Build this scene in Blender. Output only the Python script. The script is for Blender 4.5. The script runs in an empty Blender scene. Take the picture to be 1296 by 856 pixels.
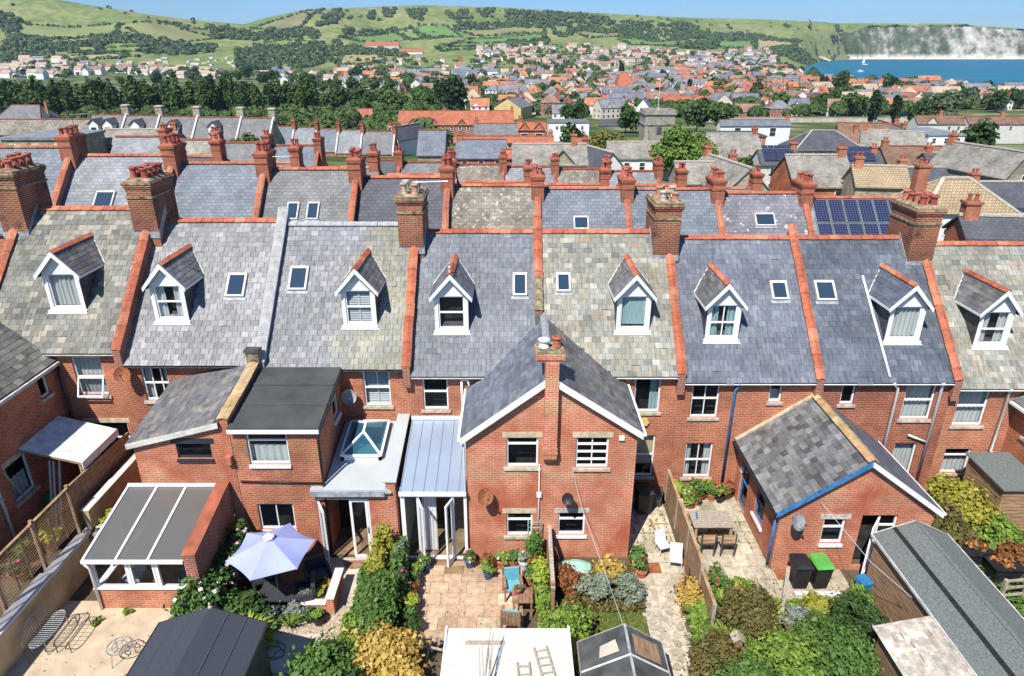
import bpy, math, random
import numpy as np
from mathutils import Vector, Matrix
SC = bpy.context.scene
COL = SC.collection
CAM_H = 16.0
cam_data = bpy.data.cameras.new('camera')
cam = bpy.data.objects.new('camera', cam_data)
COL.objects.link(cam)
cam.location = (0, 0, CAM_H)
cam.rotation_euler = (math.pi / 2 - math.atan(368 / 864), 0, 0)
cam_data.sensor_width = 36
cam_data.lens = 24
cam_data.clip_start = 0.2
cam_data.clip_end = 30000
SC.camera = cam
SUN_EL, SUN_AZ = math.radians(54), math.radians(27)      # azimuth: left of straight behind the camera
world = bpy.data.worlds.new('World')
SC.world = world
world.use_nodes = True
wn, wl = world.node_tree.nodes, world.node_tree.links
wn.clear()
sky_n = wn.new('ShaderNodeTexSky')
sky_n.sky_type = 'NISHITA'
sky_n.sun_disc = False
sky_n.sun_elevation = SUN_EL
sky_n.sun_rotation = math.pi + SUN_AZ
sky_n.altitude = 50
sky_n.air_density = 1.0
sky_n.dust_density = 0.0
sky_n.ozone_density = 3.0
bg = wn.new('ShaderNodeBackground')
bg.inputs['Strength'].default_value = 0.084
wo = wn.new('ShaderNodeOutputWorld')
wtc = wn.new('ShaderNodeTexCoord')
wmp = wn.new('ShaderNodeMapping')
wmp.inputs['Scale'].default_value = (2.2, 2.2, 9.0)
wnz = wn.new('ShaderNodeTexNoise')
wnz.inputs['Scale'].default_value = 2.3
wnz.inputs['Detail'].default_value = 6
wrp = wn.new('ShaderNodeValToRGB')
wrp.color_ramp.elements[0].position = 0.46
wrp.color_ramp.elements[0].color = (0, 0, 0, 1)
wrp.color_ramp.elements[1].position = 0.78
wrp.color_ramp.elements[1].color = (0.5, 0.5, 0.5, 1)
wmx = wn.new('ShaderNodeMixRGB')
wmx.inputs[2].default_value = (8.5, 9.0, 9.6, 1)
wl.new(wtc.outputs['Generated'], wmp.inputs['Vector'])
wl.new(wmp.outputs['Vector'], wnz.inputs['Vector'])
wl.new(wnz.outputs['Fac'], wrp.inputs['Fac'])
wl.new(wrp.outputs['Color'], wmx.inputs[0])
wl.new(sky_n.outputs['Color'], wmx.inputs[1])
wtn = wn.new('ShaderNodeMixRGB')          # clear, deep summer blue over the whole dome
wtn.blend_type = 'MULTIPLY'
wtn.inputs[0].default_value = 1
wtn.inputs[2].default_value = (0.45, 0.70, 1.06, 1)
wl.new(wmx.outputs['Color'], wtn.inputs[1])
wl.new(wtn.outputs['Color'], bg.inputs['Color'])
wl.new(bg.outputs['Background'], wo.inputs['Surface'])
sun_data = bpy.data.lights.new('sun', 'SUN')
sun_data.energy = 5.0
sun_data.angle = math.radians(0.5)
sun_data.color = (1.0, 0.95, 0.87)
sun = bpy.data.objects.new('sun', sun_data)
COL.objects.link(sun)
sdir = Vector((-math.sin(SUN_AZ) * math.cos(SUN_EL), -math.cos(SUN_AZ) * math.cos(SUN_EL), math.sin(SUN_EL)))
sun.rotation_euler = sdir.to_track_quat('Z', 'Y').to_euler()
sun.location = (-30, -40, 80)
SC.view_settings.view_transform = 'Standard'
SC.view_settings.look = 'None'
SC.view_settings.exposure = 0.52
SC.view_settings.gamma = 1
SC.view_settings.use_curve_mapping = False
SC.cycles.max_bounces = 6
SC.cycles.diffuse_bounces = 2
SC.cycles.glossy_bounces = 2
SC.cycles.transmission_bounces = 4
SC.cycles.transparent_max_bounces = 8
SC.cycles.volume_bounces = 0
SC.cycles.caustics_reflective = False
SC.cycles.caustics_refractive = False
SC.cycles.use_denoising = True
RND = random.Random(7)
NP = np.random.RandomState(11)
def link(o, parent=None):
 COL.objects.link(o)
 if parent is not None:
  o.parent = parent
 return o
def wloc(o):
 v = Vector((0, 0, 0))
 while o is not None:
  v = v + Vector(o.location)
  o = o.parent
 return v
def tag(o, label=None, cat=None, group=None, kind=None):
 if label: o['label'] = label
 if cat: o['category'] = cat
 if group: o['group'] = group
 if kind: o['kind'] = kind
 return o
def thing(name, loc, label, cat, group=None):
 o = bpy.data.objects.new(name, None)
 o.empty_display_size = 0.2
 link(o)
 o.location = loc
 return tag(o, label, cat, group)
class MB:
 """collects faces in world coordinates, builds ONE mesh object"""
 def __init__(s):
  s.v, s.f, s.m = [], [], []
 def poly(s, pts, m=0):
  n = len(s.v)
  s.v.extend([tuple(p) for p in pts])
  s.f.append(tuple(range(n, n + len(pts))))
  s.m.append(m)
 def box(s, x0, x1, y0, y1, z0, z1, m=0):
  n = len(s.v)
  s.v.extend([(x0, y0, z0), (x1, y0, z0), (x1, y1, z0), (x0, y1, z0), (x0, y0, z1), (x1, y0, z1), (x1, y1, z1), (x0, y1, z1)])
  for q in ((0, 3, 2, 1), (4, 5, 6, 7), (0, 1, 5, 4), (1, 2, 6, 5), (2, 3, 7, 6), (3, 0, 4, 7)):
   s.f.append(tuple(n + i for i in q)); s.m.append(m)
 def hexa(s, b, t, m=0):
  """8 corner solid: bottom loop b (4, counter-clockwise from above), top loop t"""
  n = len(s.v)
  s.v.extend([tuple(p) for p in b] + [tuple(p) for p in t])
  for q in ((0, 3, 2, 1), (4, 5, 6, 7), (0, 1, 5, 4), (1, 2, 6, 5), (2, 3, 7, 6), (3, 0, 4, 7)):
   s.f.append(tuple(n + i for i in q)); s.m.append(m)
 def bar(s, p, q, w, h, m=0, up=(0, 0, 1)):
  p, q = Vector(p), Vector(q)
  d = (q - p).normalized()
  a = d.cross(Vector(up))
  if a.length < 1e-4: a = d.cross(Vector((0, 1, 0)))
  a.normalize()
  b = a.cross(d).normalized()
  a, b = a * (w / 2), b * (h / 2)
  n = len(s.v)
  for e in (p, q):
   for (i, j) in ((-1, -1), (1, -1), (1, 1), (-1, 1)):
    s.v.append(tuple(e + a * i + b * j))
  for k in ((0, 3, 2, 1), (4, 5, 6, 7), (0, 1, 5, 4), (1, 2, 6, 5), (2, 3, 7, 6), (3, 0, 4, 7)):
   s.f.append(tuple(n + i for i in k[::-1])); s.m.append(m)
 def tube(s, pts, r, n=8, m=0, cap=True):
  pts = [Vector(p) for p in pts]
  rs = r if isinstance(r, (list, tuple)) else [r] * len(pts)
  base = len(s.v)
  for i, p in enumerate(pts):
   d = (pts[min(i + 1, len(pts) - 1)] - pts[max(i - 1, 0)]).normalized()
   a = d.cross(Vector((0, 0, 1)))
   if a.length < 1e-3: a = d.cross(Vector((0, 1, 0)))
   a.normalize(); b = d.cross(a)
   for k in range(n):
    t = 2 * math.pi * k / n
    s.v.append(tuple(p + (a * math.cos(t) + b * math.sin(t)) * rs[i]))
  for i in range(len(pts) - 1):
   for k in range(n):
    s.f.append((base + i * n + k, base + i * n + (k + 1) % n, base + (i + 1) * n + (k + 1) % n, base + (i + 1) * n + k)); s.m.append(m)
  if cap:
   s.f.append(tuple(base + k for k in range(n))[::-1]); s.m.append(m)
   e = base + (len(pts) - 1) * n
   s.f.append(tuple(e + k for k in range(n))); s.m.append(m)
 def lathe(s, c, prof, n=12, m=0):
  """prof: list of (radius, z) from bottom to top"""
  base = len(s.v)
  for r, z in prof:
   for k in range(n):
    t = 2 * math.pi * k / n
    s.v.append((c[0] + r * math.cos(t), c[1] + r * math.sin(t), c[2] + z))
  for i in range(len(prof) - 1):
   for k in range(n):
    s.f.append((base + i * n + k, base + i * n + (k + 1) % n, base + (i + 1) * n + (k + 1) % n, base + (i + 1) * n + k)); s.m.append(m)
  s.f.append(tuple(base + k for k in range(n))[::-1]); s.m.append(m)
  e = base + (len(prof) - 1) * n
  s.f.append(tuple(e + k for k in range(n))); s.m.append(m)
 def wall(s, P, U, w, z0, z1, holes=(), n=(0, -1, 0), rev=0.1, m=0, mr=None):
  """vertical wall face from point P along unit U, holes = [(u0,u1,z0,z1)], reveals go back by rev"""
  P, U, N = Vector((P[0], P[1], 0)), Vector((U[0], U[1], 0)), Vector(n)
  us = sorted({0.0, w} | {h[0] for h in holes} | {h[1] for h in holes})
  zs = sorted({z0, z1} | {h[2] for h in holes} | {h[3] for h in holes})
  pt = lambda u, z, d=0: tuple(P + U * u - N * d + Vector((0, 0, z)))
  for i in range(len(us) - 1):
   for j in range(len(zs) - 1):
    um, zm = (us[i] + us[i + 1]) / 2, (zs[j] + zs[j + 1]) / 2
    if any(h[0] < um < h[1] and h[2] < zm < h[3] for h in holes): continue
    s.poly([pt(us[i], zs[j]), pt(us[i + 1], zs[j]), pt(us[i + 1], zs[j + 1]), pt(us[i], zs[j + 1])], m)
  for a, b, c, d in holes:
   k = m if mr is None else mr
   s.poly([pt(a, c), pt(a, d), pt(a, d, rev), pt(a, c, rev)], k)
   s.poly([pt(b, c), pt(b, c, rev), pt(b, d, rev), pt(b, d)], k)
   s.poly([pt(a, d), pt(b, d), pt(b, d, rev), pt(a, d, rev)], k)
   s.poly([pt(a, c), pt(a, c, rev), pt(b, c, rev), pt(b, c)], k)
 def mesh(s, name, mats, origin=(0, 0, 0), smooth=False):
  me = bpy.data.meshes.new(name)
  ox, oy, oz = origin
  me.from_pydata([(x - ox, y - oy, z - oz) for x, y, z in s.v], [], s.f)
  if not isinstance(mats, (list, tuple)): mats = [mats]
  for mt in mats: me.materials.append(mt)
  if len(mats) > 1: me.polygons.foreach_set('material_index', s.m)
  if smooth: me.polygons.foreach_set('use_smooth', [True] * len(s.f))
  uv_auto(me)
  me.update()
  return me
 def build(s, name, mats, parent=None, smooth=False, kind=None):
  org = wloc(parent) if parent is not None else (0, 0, 0)
  o = bpy.data.objects.new(name, s.mesh(name, mats, org, smooth))
  link(o, parent)
  if kind: o['kind'] = kind
  return o
 def build_at(s, name, mats, loc, smooth=False):
  """top-level object whose origin is at loc"""
  o = bpy.data.objects.new(name, s.mesh(name, mats, loc, smooth))
  link(o)
  o.location = loc
  return o
def uv_auto(me):
 """metric UVs: u runs level, v runs up the face"""
 nl = len(me.loops)
 if nl == 0: return
 me.uv_layers.new(name='UVMap')
 co = np.empty(len(me.vertices) * 3, np.float32); me.vertices.foreach_get('co', co); co = co.reshape(-1, 3)
 vi = np.empty(nl, np.int32); me.loops.foreach_get('vertex_index', vi)
 pn = np.empty(len(me.polygons) * 3, np.float32); me.polygons.foreach_get('normal', pn); pn = pn.reshape(-1, 3)
 lt = np.empty(len(me.polygons), np.int32); me.polygons.foreach_get('loop_total', lt)
 n = np.repeat(pn, lt, axis=0)
 t = np.stack([-n[:, 1], n[:, 0], np.zeros(nl, np.float32)], 1)
 ln = np.linalg.norm(t, axis=1)
 flat = ln < 0.05
 t[flat] = (1, 0, 0); ln[flat] = 1
 t /= ln[:, None]
 b = np.cross(n, t)
 b[flat] = (0, 1, 0)
 p = co[vi]
 uv = np.stack([(p * t).sum(1), (p * b).sum(1)], 1).astype(np.float32)
 me.uv_layers[0].data.foreach_set('uv', uv.ravel())
def copy_child(src, parent, loc=None):
 o = src.copy(); COL.objects.link(o); o.parent = parent
 if loc is not None: o.location = loc
 return o
def piece(name, me, parent, loc, rot=None, scale=None):
 """a copy of a shared small mesh; loc in world coordinates"""
 o = bpy.data.objects.new(name, me)
 COL.objects.link(o)
 if parent is not None:
  o.parent = parent
  o.location = Vector(loc) - wloc(parent)
 else:
  o.location = loc
 if rot is not None: o.rotation_euler = rot
 if scale is not None: o.scale = scale
 return o
MATS = {}
def nmat(name):
 m = bpy.data.materials.new(name)
 m.use_nodes = True
 MATS[name] = m
 nt = m.node_tree
 return m, nt.nodes, nt.links, nt.nodes['Principled BSDF']
def ramp(ns, stops, interp='LINEAR'):
 r = ns.new('ShaderNodeValToRGB')
 r.color_ramp.interpolation = interp
 el = r.color_ramp.elements
 while len(el) < len(stops): el.new(0.5)
 for e, (p, c) in zip(el, stops):
  e.position = p
  e.color = (c[0], c[1], c[2], 1)
 return r
def plain(name, col, rough=0.7, var=0.12, scale=3.0, bump=0.0, bscale=30, metal=0.0, spec=0.3, col2=None, stretch=None):
 m, ns, ls, b = nmat(name)
 b.inputs['Roughness'].default_value = rough
 b.inputs['Metallic'].default_value = metal
 b.inputs['Specular IOR Level'].default_value = spec
 tc = ns.new('ShaderNodeTexCoord')
 vec = tc.outputs['Object']
 if stretch:
  mp = ns.new('ShaderNodeMapping'); mp.inputs['Scale'].default_value = stretch
  ls.new(vec, mp.inputs['Vector']); vec = mp.outputs['Vector']
 nz = ns.new('ShaderNodeTexNoise')
 nz.inputs['Scale'].default_value = scale
 nz.inputs['Detail'].default_value = 5
 ls.new(vec, nz.inputs['Vector'])
 c2 = col2 if col2 else tuple(c * (1 - 2 * var) for c in col)
 c1 = col if col2 else tuple(min(1, c * (1 + var)) for c in col)
 r = ramp(ns, [(0.3, c2), (0.68, c1)])
 ls.new(nz.outputs['Fac'], r.inputs['Fac'])
 ls.new(r.outputs['Color'], b.inputs['Base Color'])
 if bump:
  nb = ns.new('ShaderNodeTexNoise'); nb.inputs['Scale'].default_value = bscale; nb.inputs['Detail'].default_value = 4
  ls.new(vec, nb.inputs['Vector'])
  bp = ns.new('ShaderNodeBump'); bp.inputs['Strength'].default_value = bump; bp.inputs['Distance'].default_value = 0.02
  ls.new(nb.outputs['Fac'], bp.inputs['Height']); ls.new(bp.outputs['Normal'], b.inputs['Normal'])
 return m
def coursed(name, c1, c2, mortar, bw, rh, ms, offset=0.5, rough=0.85, bump=0.6, stain=None, var=0.35, bias=0.0, bd=0.012, patch=0.6):
 """brick / slate / tile courses on the metric UVs, with big uneven weathering"""
 m, ns, ls, b = nmat(name)
 b.inputs['Roughness'].default_value = rough
 b.inputs['Specular IOR Level'].default_value = 0.25
 uv = ns.new('ShaderNodeTexCoord')
 br = ns.new('ShaderNodeTexBrick')
 br.offset = offset
 br.inputs['Color1'].default_value = (*c1, 1)
 br.inputs['Color2'].default_value = (*c2, 1)
 br.inputs['Mortar'].default_value = (*mortar, 1)
 br.inputs['Scale'].default_value = 1
 br.inputs['Brick Width'].default_value = bw
 br.inputs['Row Height'].default_value = rh
 br.inputs['Mortar Size'].default_value = ms
 br.inputs['Mortar Smooth'].default_value = 0.15
 br.inputs['Bias'].default_value = bias
 ls.new(uv.outputs['UV'], br.inputs['Vector'])
 nz = ns.new('ShaderNodeTexNoise'); nz.inputs['Scale'].default_value = patch; nz.inputs['Detail'].default_value = 7; nz.inputs['Roughness'].default_value = 0.65
 ls.new(uv.outputs['Object'], nz.inputs['Vector'])
 hs = ns.new('ShaderNodeHueSaturation')
 mr = ns.new('ShaderNodeMapRange')
 mr.inputs['From Min'].default_value = 0.3; mr.inputs['From Max'].default_value = 0.7
 mr.inputs['To Min'].default_value = 1 - var; mr.inputs['To Max'].default_value = 1 + var
 ls.new(nz.outputs['Fac'], mr.inputs['Value']); ls.new(mr.outputs['Result'], hs.inputs['Value'])
 ls.new(br.outputs['Color'], hs.inputs['Color'])
 out = hs.outputs['Color']
 if stain:
  n2 = ns.new('ShaderNodeTexNoise'); n2.inputs['Scale'].default_value = stain[1]; n2.inputs['Detail'].default_value = 8; n2.inputs['Roughness'].default_value = 0.7
  mp = ns.new('ShaderNodeMapping'); mp.inputs['Location'].default_value = (7.3, 1.1, 4.2)
  ls.new(uv.outputs['Object'], mp.inputs['Vector']); ls.new(mp.outputs['Vector'], n2.inputs['Vector'])
  rr = ramp(ns, [(stain[2], (0, 0, 0)), (stain[3], (1, 1, 1))])
  ls.new(n2.outputs['Fac'], rr.inputs['Fac'])
  mx = ns.new('ShaderNodeMixRGB'); mx.inputs[2].default_value = (*stain[0], 1)
  ls.new(rr.outputs['Color'], mx.inputs[0]); ls.new(out, mx.inputs[1])
  out = mx.outputs['Color']
 ls.new(out, b.inputs['Base Color'])
 bp = ns.new('ShaderNodeBump'); bp.invert = True
 bp.inputs['Strength'].default_value = bump; bp.inputs['Distance'].default_value = bd
 ls.new(br.outputs['Fac'], bp.inputs['Height']); ls.new(bp.outputs['Normal'], b.inputs['Normal'])
 return m
PM_ARGS = {}
def island_mat(mat):
 """the same slate material, its tint picked per loose piece of one mesh"""
 k = mat.name + '_courses'
 if k not in MATS:
  a, kw = PM_ARGS[mat.name]
  piece_mat(k, *a, isl=True, **kw)
 return MATS[k]
def piece_mat(name, cols, *a, isl=False, **kw):
 if not isl: PM_ARGS[name] = ((cols,) + a, kw)
 return piece_mat_(name, cols, *a, isl=isl, **kw)
def piece_mat_(name, cols, rough=0.6, spec=0.35, cols2=None, split=None, bump=0.25, streak=True, lichen=None, isl=False):
 """colour picked per piece (object random), streaky grain on it; an optional second palette past a world X"""
 m, ns, ls, b = nmat(name)
 b.inputs['Roughness'].default_value = rough
 b.inputs['Specular IOR Level'].default_value = spec
 oi = ns.new('ShaderNodeObjectInfo'); gi = ns.new('ShaderNodeNewGeometry')
 rnd = gi.outputs['Random Per Island'] if isl else oi.outputs['Random']
 n = len(cols)
 r = ramp(ns, [((i + 0.5) / n, c) for i, c in enumerate(cols)])
 ls.new(rnd, r.inputs['Fac'])
 out = r.outputs['Color']
 if cols2:
  r2 = ramp(ns, [((i + 0.5) / len(cols2), c) for i, c in enumerate(cols2)])
  ls.new(rnd, r2.inputs['Fac'])
  sx = ns.new('ShaderNodeSeparateXYZ'); ls.new(gi.outputs['Position'] if isl else oi.outputs['Location'], sx.inputs[0])
  nz = ns.new('ShaderNodeTexNoise'); nz.inputs['Scale'].default_value = 0.8
  ls.new(oi.outputs['Location'], nz.inputs['Vector'])
  ma = ns.new('ShaderNodeMath'); ma.operation = 'MULTIPLY_ADD'; ma.inputs[1].default_value = 3.5
  ls.new(nz.outputs['Fac'], ma.inputs[0]); ls.new(sx.outputs['X'], ma.inputs[2])
  mr = ns.new('ShaderNodeMapRange'); mr.inputs['From Min'].default_value = split + 1.75 - 0.4; mr.inputs['From Max'].default_value = split + 1.75 + 0.4
  ls.new(ma.outputs[0], mr.inputs['Value'])
  mx = ns.new('ShaderNodeMixRGB'); ls.new(mr.outputs['Result'], mx.inputs[0]); ls.new(out, mx.inputs[1]); ls.new(r2.outputs['Color'], mx.inputs[2])
  out = mx.outputs['Color']
 geo = ns.new('ShaderNodeNewGeometry')
 mp = ns.new('ShaderNodeMapping')
 mp.inputs['Scale'].default_value = (9, 1.6, 1.6) if streak else (5, 5, 5)
 ls.new(geo.outputs['Position'], mp.inputs['Vector'])
 nz = ns.new('ShaderNodeTexNoise'); nz.inputs['Scale'].default_value = 1.0; nz.inputs['Detail'].default_value = 7; nz.inputs['Roughness'].default_value = 0.7
 ls.new(mp.outputs['Vector'], nz.inputs['Vector'])
 mr = ns.new('ShaderNodeMapRange'); mr.inputs['From Min'].default_value = 0.3; mr.inputs['From Max'].default_value = 0.7
 mr.inputs['To Min'].default_value = 0.62; mr.inputs['To Max'].default_value = 1.38
 ls.new(nz.outputs['Fac'], mr.inputs['Value'])
 hs = ns.new('ShaderNodeHueSaturation'); ls.new(mr.outputs['Result'], hs.inputs['Value']); ls.new(out, hs.inputs['Color'])
 out = hs.outputs['Color']
 nl_ = ns.new('ShaderNodeTexNoise'); nl_.inputs['Scale'].default_value = 0.55; nl_.inputs['Detail'].default_value = 4
 ls.new(geo.outputs['Position'], nl_.inputs['Vector'])
 ml_ = ns.new('ShaderNodeMapRange'); ml_.inputs['From Min'].default_value = 0.3; ml_.inputs['From Max'].default_value = 0.7; ml_.inputs['To Min'].default_value = 0.78; ml_.inputs['To Max'].default_value = 1.22
 ls.new(nl_.outputs['Fac'], ml_.inputs['Value'])
 h2_ = ns.new('ShaderNodeHueSaturation'); ls.new(ml_.outputs['Result'], h2_.inputs['Value']); ls.new(out, h2_.inputs['Color']); out = h2_.outputs['Color']
 if lichen:
  n3 = ns.new('ShaderNodeTexNoise'); n3.inputs['Scale'].default_value = 1.7; n3.inputs['Detail'].default_value = 9; n3.inputs['Roughness'].default_value = 0.75
  ls.new(geo.outputs['Position'], n3.inputs['Vector'])
  r3 = ramp(ns, [(0.56, (0, 0, 0)), (0.7, (0.8, 0.8, 0.8))]); ls.new(n3.outputs['Fac'], r3.inputs['Fac'])
  m3 = ns.new('ShaderNodeMixRGB'); m3.inputs[2].default_value = (*lichen, 1)
  ls.new(r3.outputs['Color'], m3.inputs[0]); ls.new(out, m3.inputs[1]); out = m3.outputs['Color']
 ls.new(out, b.inputs['Base Color'])
 if bump:
  bp = ns.new('ShaderNodeBump'); bp.inputs['Strength'].default_value = bump; bp.inputs['Distance'].default_value = 0.01
  ls.new(nz.outputs['Fac'], bp.inputs['Height']); ls.new(bp.outputs['Normal'], b.inputs['Normal'])
 return m
def leaf_mat(name, cols, rough=0.55, trans=0.25):
 m, ns, ls, b = nmat(name)
 g = ns.new('ShaderNodeNewGeometry')
 r = ramp(ns, [((i + 0.5) / len(cols), c) for i, c in enumerate(cols)])
 ls.new(g.outputs['Random Per Island'], r.inputs['Fac'])
 b.inputs['Roughness'].default_value = rough
 b.inputs['Specular IOR Level'].default_value = 0.2
 ls.new(r.outputs['Color'], b.inputs['Base Color'])
 if trans:
  t = ns.new('ShaderNodeBsdfTranslucent')
  ls.new(r.outputs['Color'], t.inputs['Color'])
  mx = ns.new('ShaderNodeMixShader'); mx.inputs[0].default_value = trans
  ls.new(b.outputs[0], mx.inputs[1]); ls.new(t.outputs[0], mx.inputs[2])
  ls.new(mx.outputs[0], ns['Material Output'].inputs['Surface'])
 return m
def glass_mat(name, tint=(0.7, 0.76, 0.78), through=0.55, rough=0.03):
 m, ns, ls, b = nmat(name)
 b.inputs['Base Color'].default_value = (0.02, 0.025, 0.03, 1)
 b.inputs['Roughness'].default_value = rough
 b.inputs['Specular IOR Level'].default_value = 0.8
 t = ns.new('ShaderNodeBsdfTransparent'); t.inputs['Color'].default_value = (*tint, 1)
 mx = ns.new('ShaderNodeMixShader'); mx.inputs[0].default_value = through
 ls.new(b.outputs[0], mx.inputs[1]); ls.new(t.outputs[0], mx.inputs[2])
 ls.new(mx.outputs[0], ns['Material Output'].inputs['Surface'])
 return m
M_brick = coursed('brick_red', (0.45, 0.122, 0.048), (0.30, 0.07, 0.031), (0.46, 0.32, 0.225), 0.225, 0.075, 0.010, var=0.4, bias=-0.1, stain=((0.19, 0.055, 0.034), 0.7, 0.52, 0.85))
M_brick2 = coursed('brick_red_dark', (0.37, 0.088, 0.04), (0.25, 0.055, 0.03), (0.40, 0.28, 0.20), 0.225, 0.075, 0.010, var=0.42, stain=((0.13, 0.045, 0.03), 0.8, 0.5, 0.8))
M_brick3 = coursed('brick_red_light', (0.50, 0.152, 0.06), (0.36, 0.092, 0.04), (0.52, 0.38, 0.27), 0.225, 0.075, 0.010, var=0.36, stain=((0.26, 0.075, 0.045), 0.6, 0.5, 0.8))
M_brick_or = coursed('brick_orange', (0.52, 0.165, 0.078), (0.40, 0.105, 0.05), (0.54, 0.40, 0.29), 0.225, 0.075, 0.010, var=0.32,
      stain=((0.36, 0.10, 0.055), 0.5, 0.45, 0.65))
M_brick_dk = coursed('brick_brown', (0.34, 0.105, 0.06), (0.22, 0.065, 0.042), (0.36, 0.29, 0.23), 0.225, 0.075, 0.011, var=0.35)
M_brick_chim = coursed('brick_chimney', (0.27, 0.068, 0.036), (0.15, 0.042, 0.028), (0.34, 0.22, 0.14), 0.225, 0.075, 0.012, var=0.45,
        stain=((0.045, 0.035, 0.03), 1.3, 0.5, 0.72))
M_terra = piece_mat('terracotta_tile', [(0.37, 0.105, 0.055), (0.44, 0.14, 0.075), (0.30, 0.08, 0.045), (0.46, 0.18, 0.10)], rough=0.85, streak=False, lichen=(0.20, 0.115, 0.075))
M_terra_old = piece_mat('terracotta_weathered', [(0.42, 0.12, 0.07), (0.34, 0.10, 0.06), (0.48, 0.17, 0.10)], rough=0.85, streak=False, lichen=(0.30, 0.27, 0.2))
M_terra_plain = plain('terracotta_far', (0.34, 0.105, 0.058), 0.8, 0.2, 2.0)
M_pot = piece_mat('clay_pot', [(0.36, 0.10, 0.065), (0.28, 0.065, 0.055), (0.42, 0.16, 0.10)], rough=0.75, streak=False, lichen=(0.3, 0.26, 0.2))
M_pot_pale = piece_mat('pale_pot', [(0.50, 0.43, 0.36), (0.42, 0.18, 0.11), (0.45, 0.24, 0.16)], rough=0.75, streak=False, lichen=(0.2, 0.15, 0.1))
M_cap = plain('mortar_cap', (0.40, 0.33, 0.20), 0.95, 0.35, 5, 0.6, 25, col2=(0.07, 0.06, 0.045))
M_stone = plain('lintel_stone', (0.55, 0.46, 0.32), 0.9, 0.18, 5, 0.2)
M_stone_grey = plain('sill_stone', (0.50, 0.45, 0.37), 0.9, 0.2, 6, 0.2)
M_upvc = plain('white_upvc', (0.80, 0.80, 0.79), 0.35, 0.03, 4, spec=0.5)
M_white = plain('white_paint', (0.76, 0.76, 0.75), 0.5, 0.06, 5)
M_offwhite = plain('aged_white', (0.62, 0.60, 0.55), 0.7, 0.15, 4)
M_lead = plain('lead', (0.33, 0.35, 0.37), 0.5, 0.2, 5)
M_black = plain('black_plastic', (0.022, 0.023, 0.025), 0.45, 0.2, 6)
M_darkgrey = plain('dark_grey', (0.07, 0.07, 0.075), 0.6, 0.25, 5)
M_room_shade = plain('room_shade', (0.035, 0.032, 0.03), 0.9, 0.3, 3)  # near-black sheets behind openings; the colour stands for unlit interior shade
M_cheek = plain('dormer_cheek_slate', (0.075, 0.08, 0.09), 0.6, 0.3, 7)
M_glass = glass_mat('window_glass', (0.93, 0.96, 0.97), through=0.8)
M_glass_sky = glass_mat('skylight_glass', through=0.1)
MATS['skylight_glass'].node_tree.nodes['Principled BSDF'].inputs['Base Color'].default_value = (.03, .055, .09, 1)  # bluish base colour stands in for sky mirrored in the pane
M_curtain = plain('net_curtain', (0.62, 0.64, 0.62), 0.95, 0.12, 3, stretch=(14, 1, 0.6))
M_curtain_teal = plain('teal_curtain', (0.38, 0.56, 0.56), 0.95, 0.15, 3, stretch=(14, 1, 0.6))
M_blind = plain('cream_blind', (0.62, 0.52, 0.33), 0.9, 0.08, 2)
M_shutter = plain('white_shutter', (0.70, 0.72, 0.72), 0.6, 0.08, 2)
M_blue = plain('blue_paint', (0.055, 0.19, 0.42), 0.5, 0.2, 6)
M_rust = plain('rust', (0.36, 0.13, 0.05), 0.85, 0.3, 9, col2=(0.16, 0.06, 0.03))
M_dish = plain('dish_grey', (0.26, 0.26, 0.27), 0.5, 0.2, 5)
M_wood = plain('weathered_wood', (0.33, 0.21, 0.12), 0.85, 0.25, 2.5, 0.3, stretch=(1, 1, 9))
M_wood_pale = plain('grey_wood', (0.40, 0.34, 0.27), 0.85, 0.2, 2.5, 0.3, stretch=(6, 6, 1))
M_metal = plain('bare_metal', (0.40, 0.41, 0.42), 0.4, 0.15, 6, metal=0.6)
SL_A = piece_mat('slate_green_grey', [(0.12, 0.12, 0.098), (0.175, 0.17, 0.14), (0.085, 0.09, 0.085), (0.22, 0.205, 0.155), (0.145, 0.145, 0.135), (0.165, 0.175, 0.15), (0.28, 0.255, 0.205)], lichen=(0.26, 0.24, 0.165))
SL_B = piece_mat('slate_silver', [(0.185, 0.19, 0.195), (0.23, 0.232, 0.235), (0.14, 0.146, 0.155), (0.29, 0.288, 0.282), (0.20, 0.20, 0.208)], rough=0.5)
SL_C = piece_mat('slate_lavender', [(0.16, 0.166, 0.18), (0.20, 0.203, 0.213), (0.135, 0.142, 0.155), (0.25, 0.25, 0.256), (0.175, 0.185, 0.195)],
     cols2=[(0.215, 0.21, 0.155), (0.26, 0.245, 0.185), (0.18, 0.185, 0.155), (0.28, 0.27, 0.22), (0.21, 0.215, 0.19)], split=-6.2)
SL_D = piece_mat('slate_blue_grey', [(0.14, 0.155, 0.175), (0.17, 0.185, 0.205), (0.12, 0.135, 0.155), (0.195, 0.205, 0.215), (0.155, 0.165, 0.18)])
SL_E = piece_mat('slate_pale_green', [(0.20, 0.20, 0.16), (0.27, 0.26, 0.215), (0.14, 0.145, 0.13), (0.36, 0.34, 0.285), (0.21, 0.225, 0.205), (0.26, 0.225, 0.165)], lichen=(0.33, 0.30, 0.21))
SL_F = piece_mat('slate_blue', [(0.12, 0.135, 0.165), (0.145, 0.16, 0.19), (0.105, 0.118, 0.15), (0.165, 0.18, 0.205)], rough=0.5)
SL_G = piece_mat('slate_dark_blue', [(0.085, 0.10, 0.125), (0.105, 0.12, 0.145), (0.075, 0.09, 0.115), (0.12, 0.135, 0.16)], rough=0.5)
SL_W = piece_mat('slate_wing', [(0.10, 0.105, 0.115), (0.14, 0.145, 0.15), (0.08, 0.085, 0.095), (0.19, 0.185, 0.165), (0.12, 0.12, 0.12)], lichen=(0.30, 0.27, 0.19))
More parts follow.
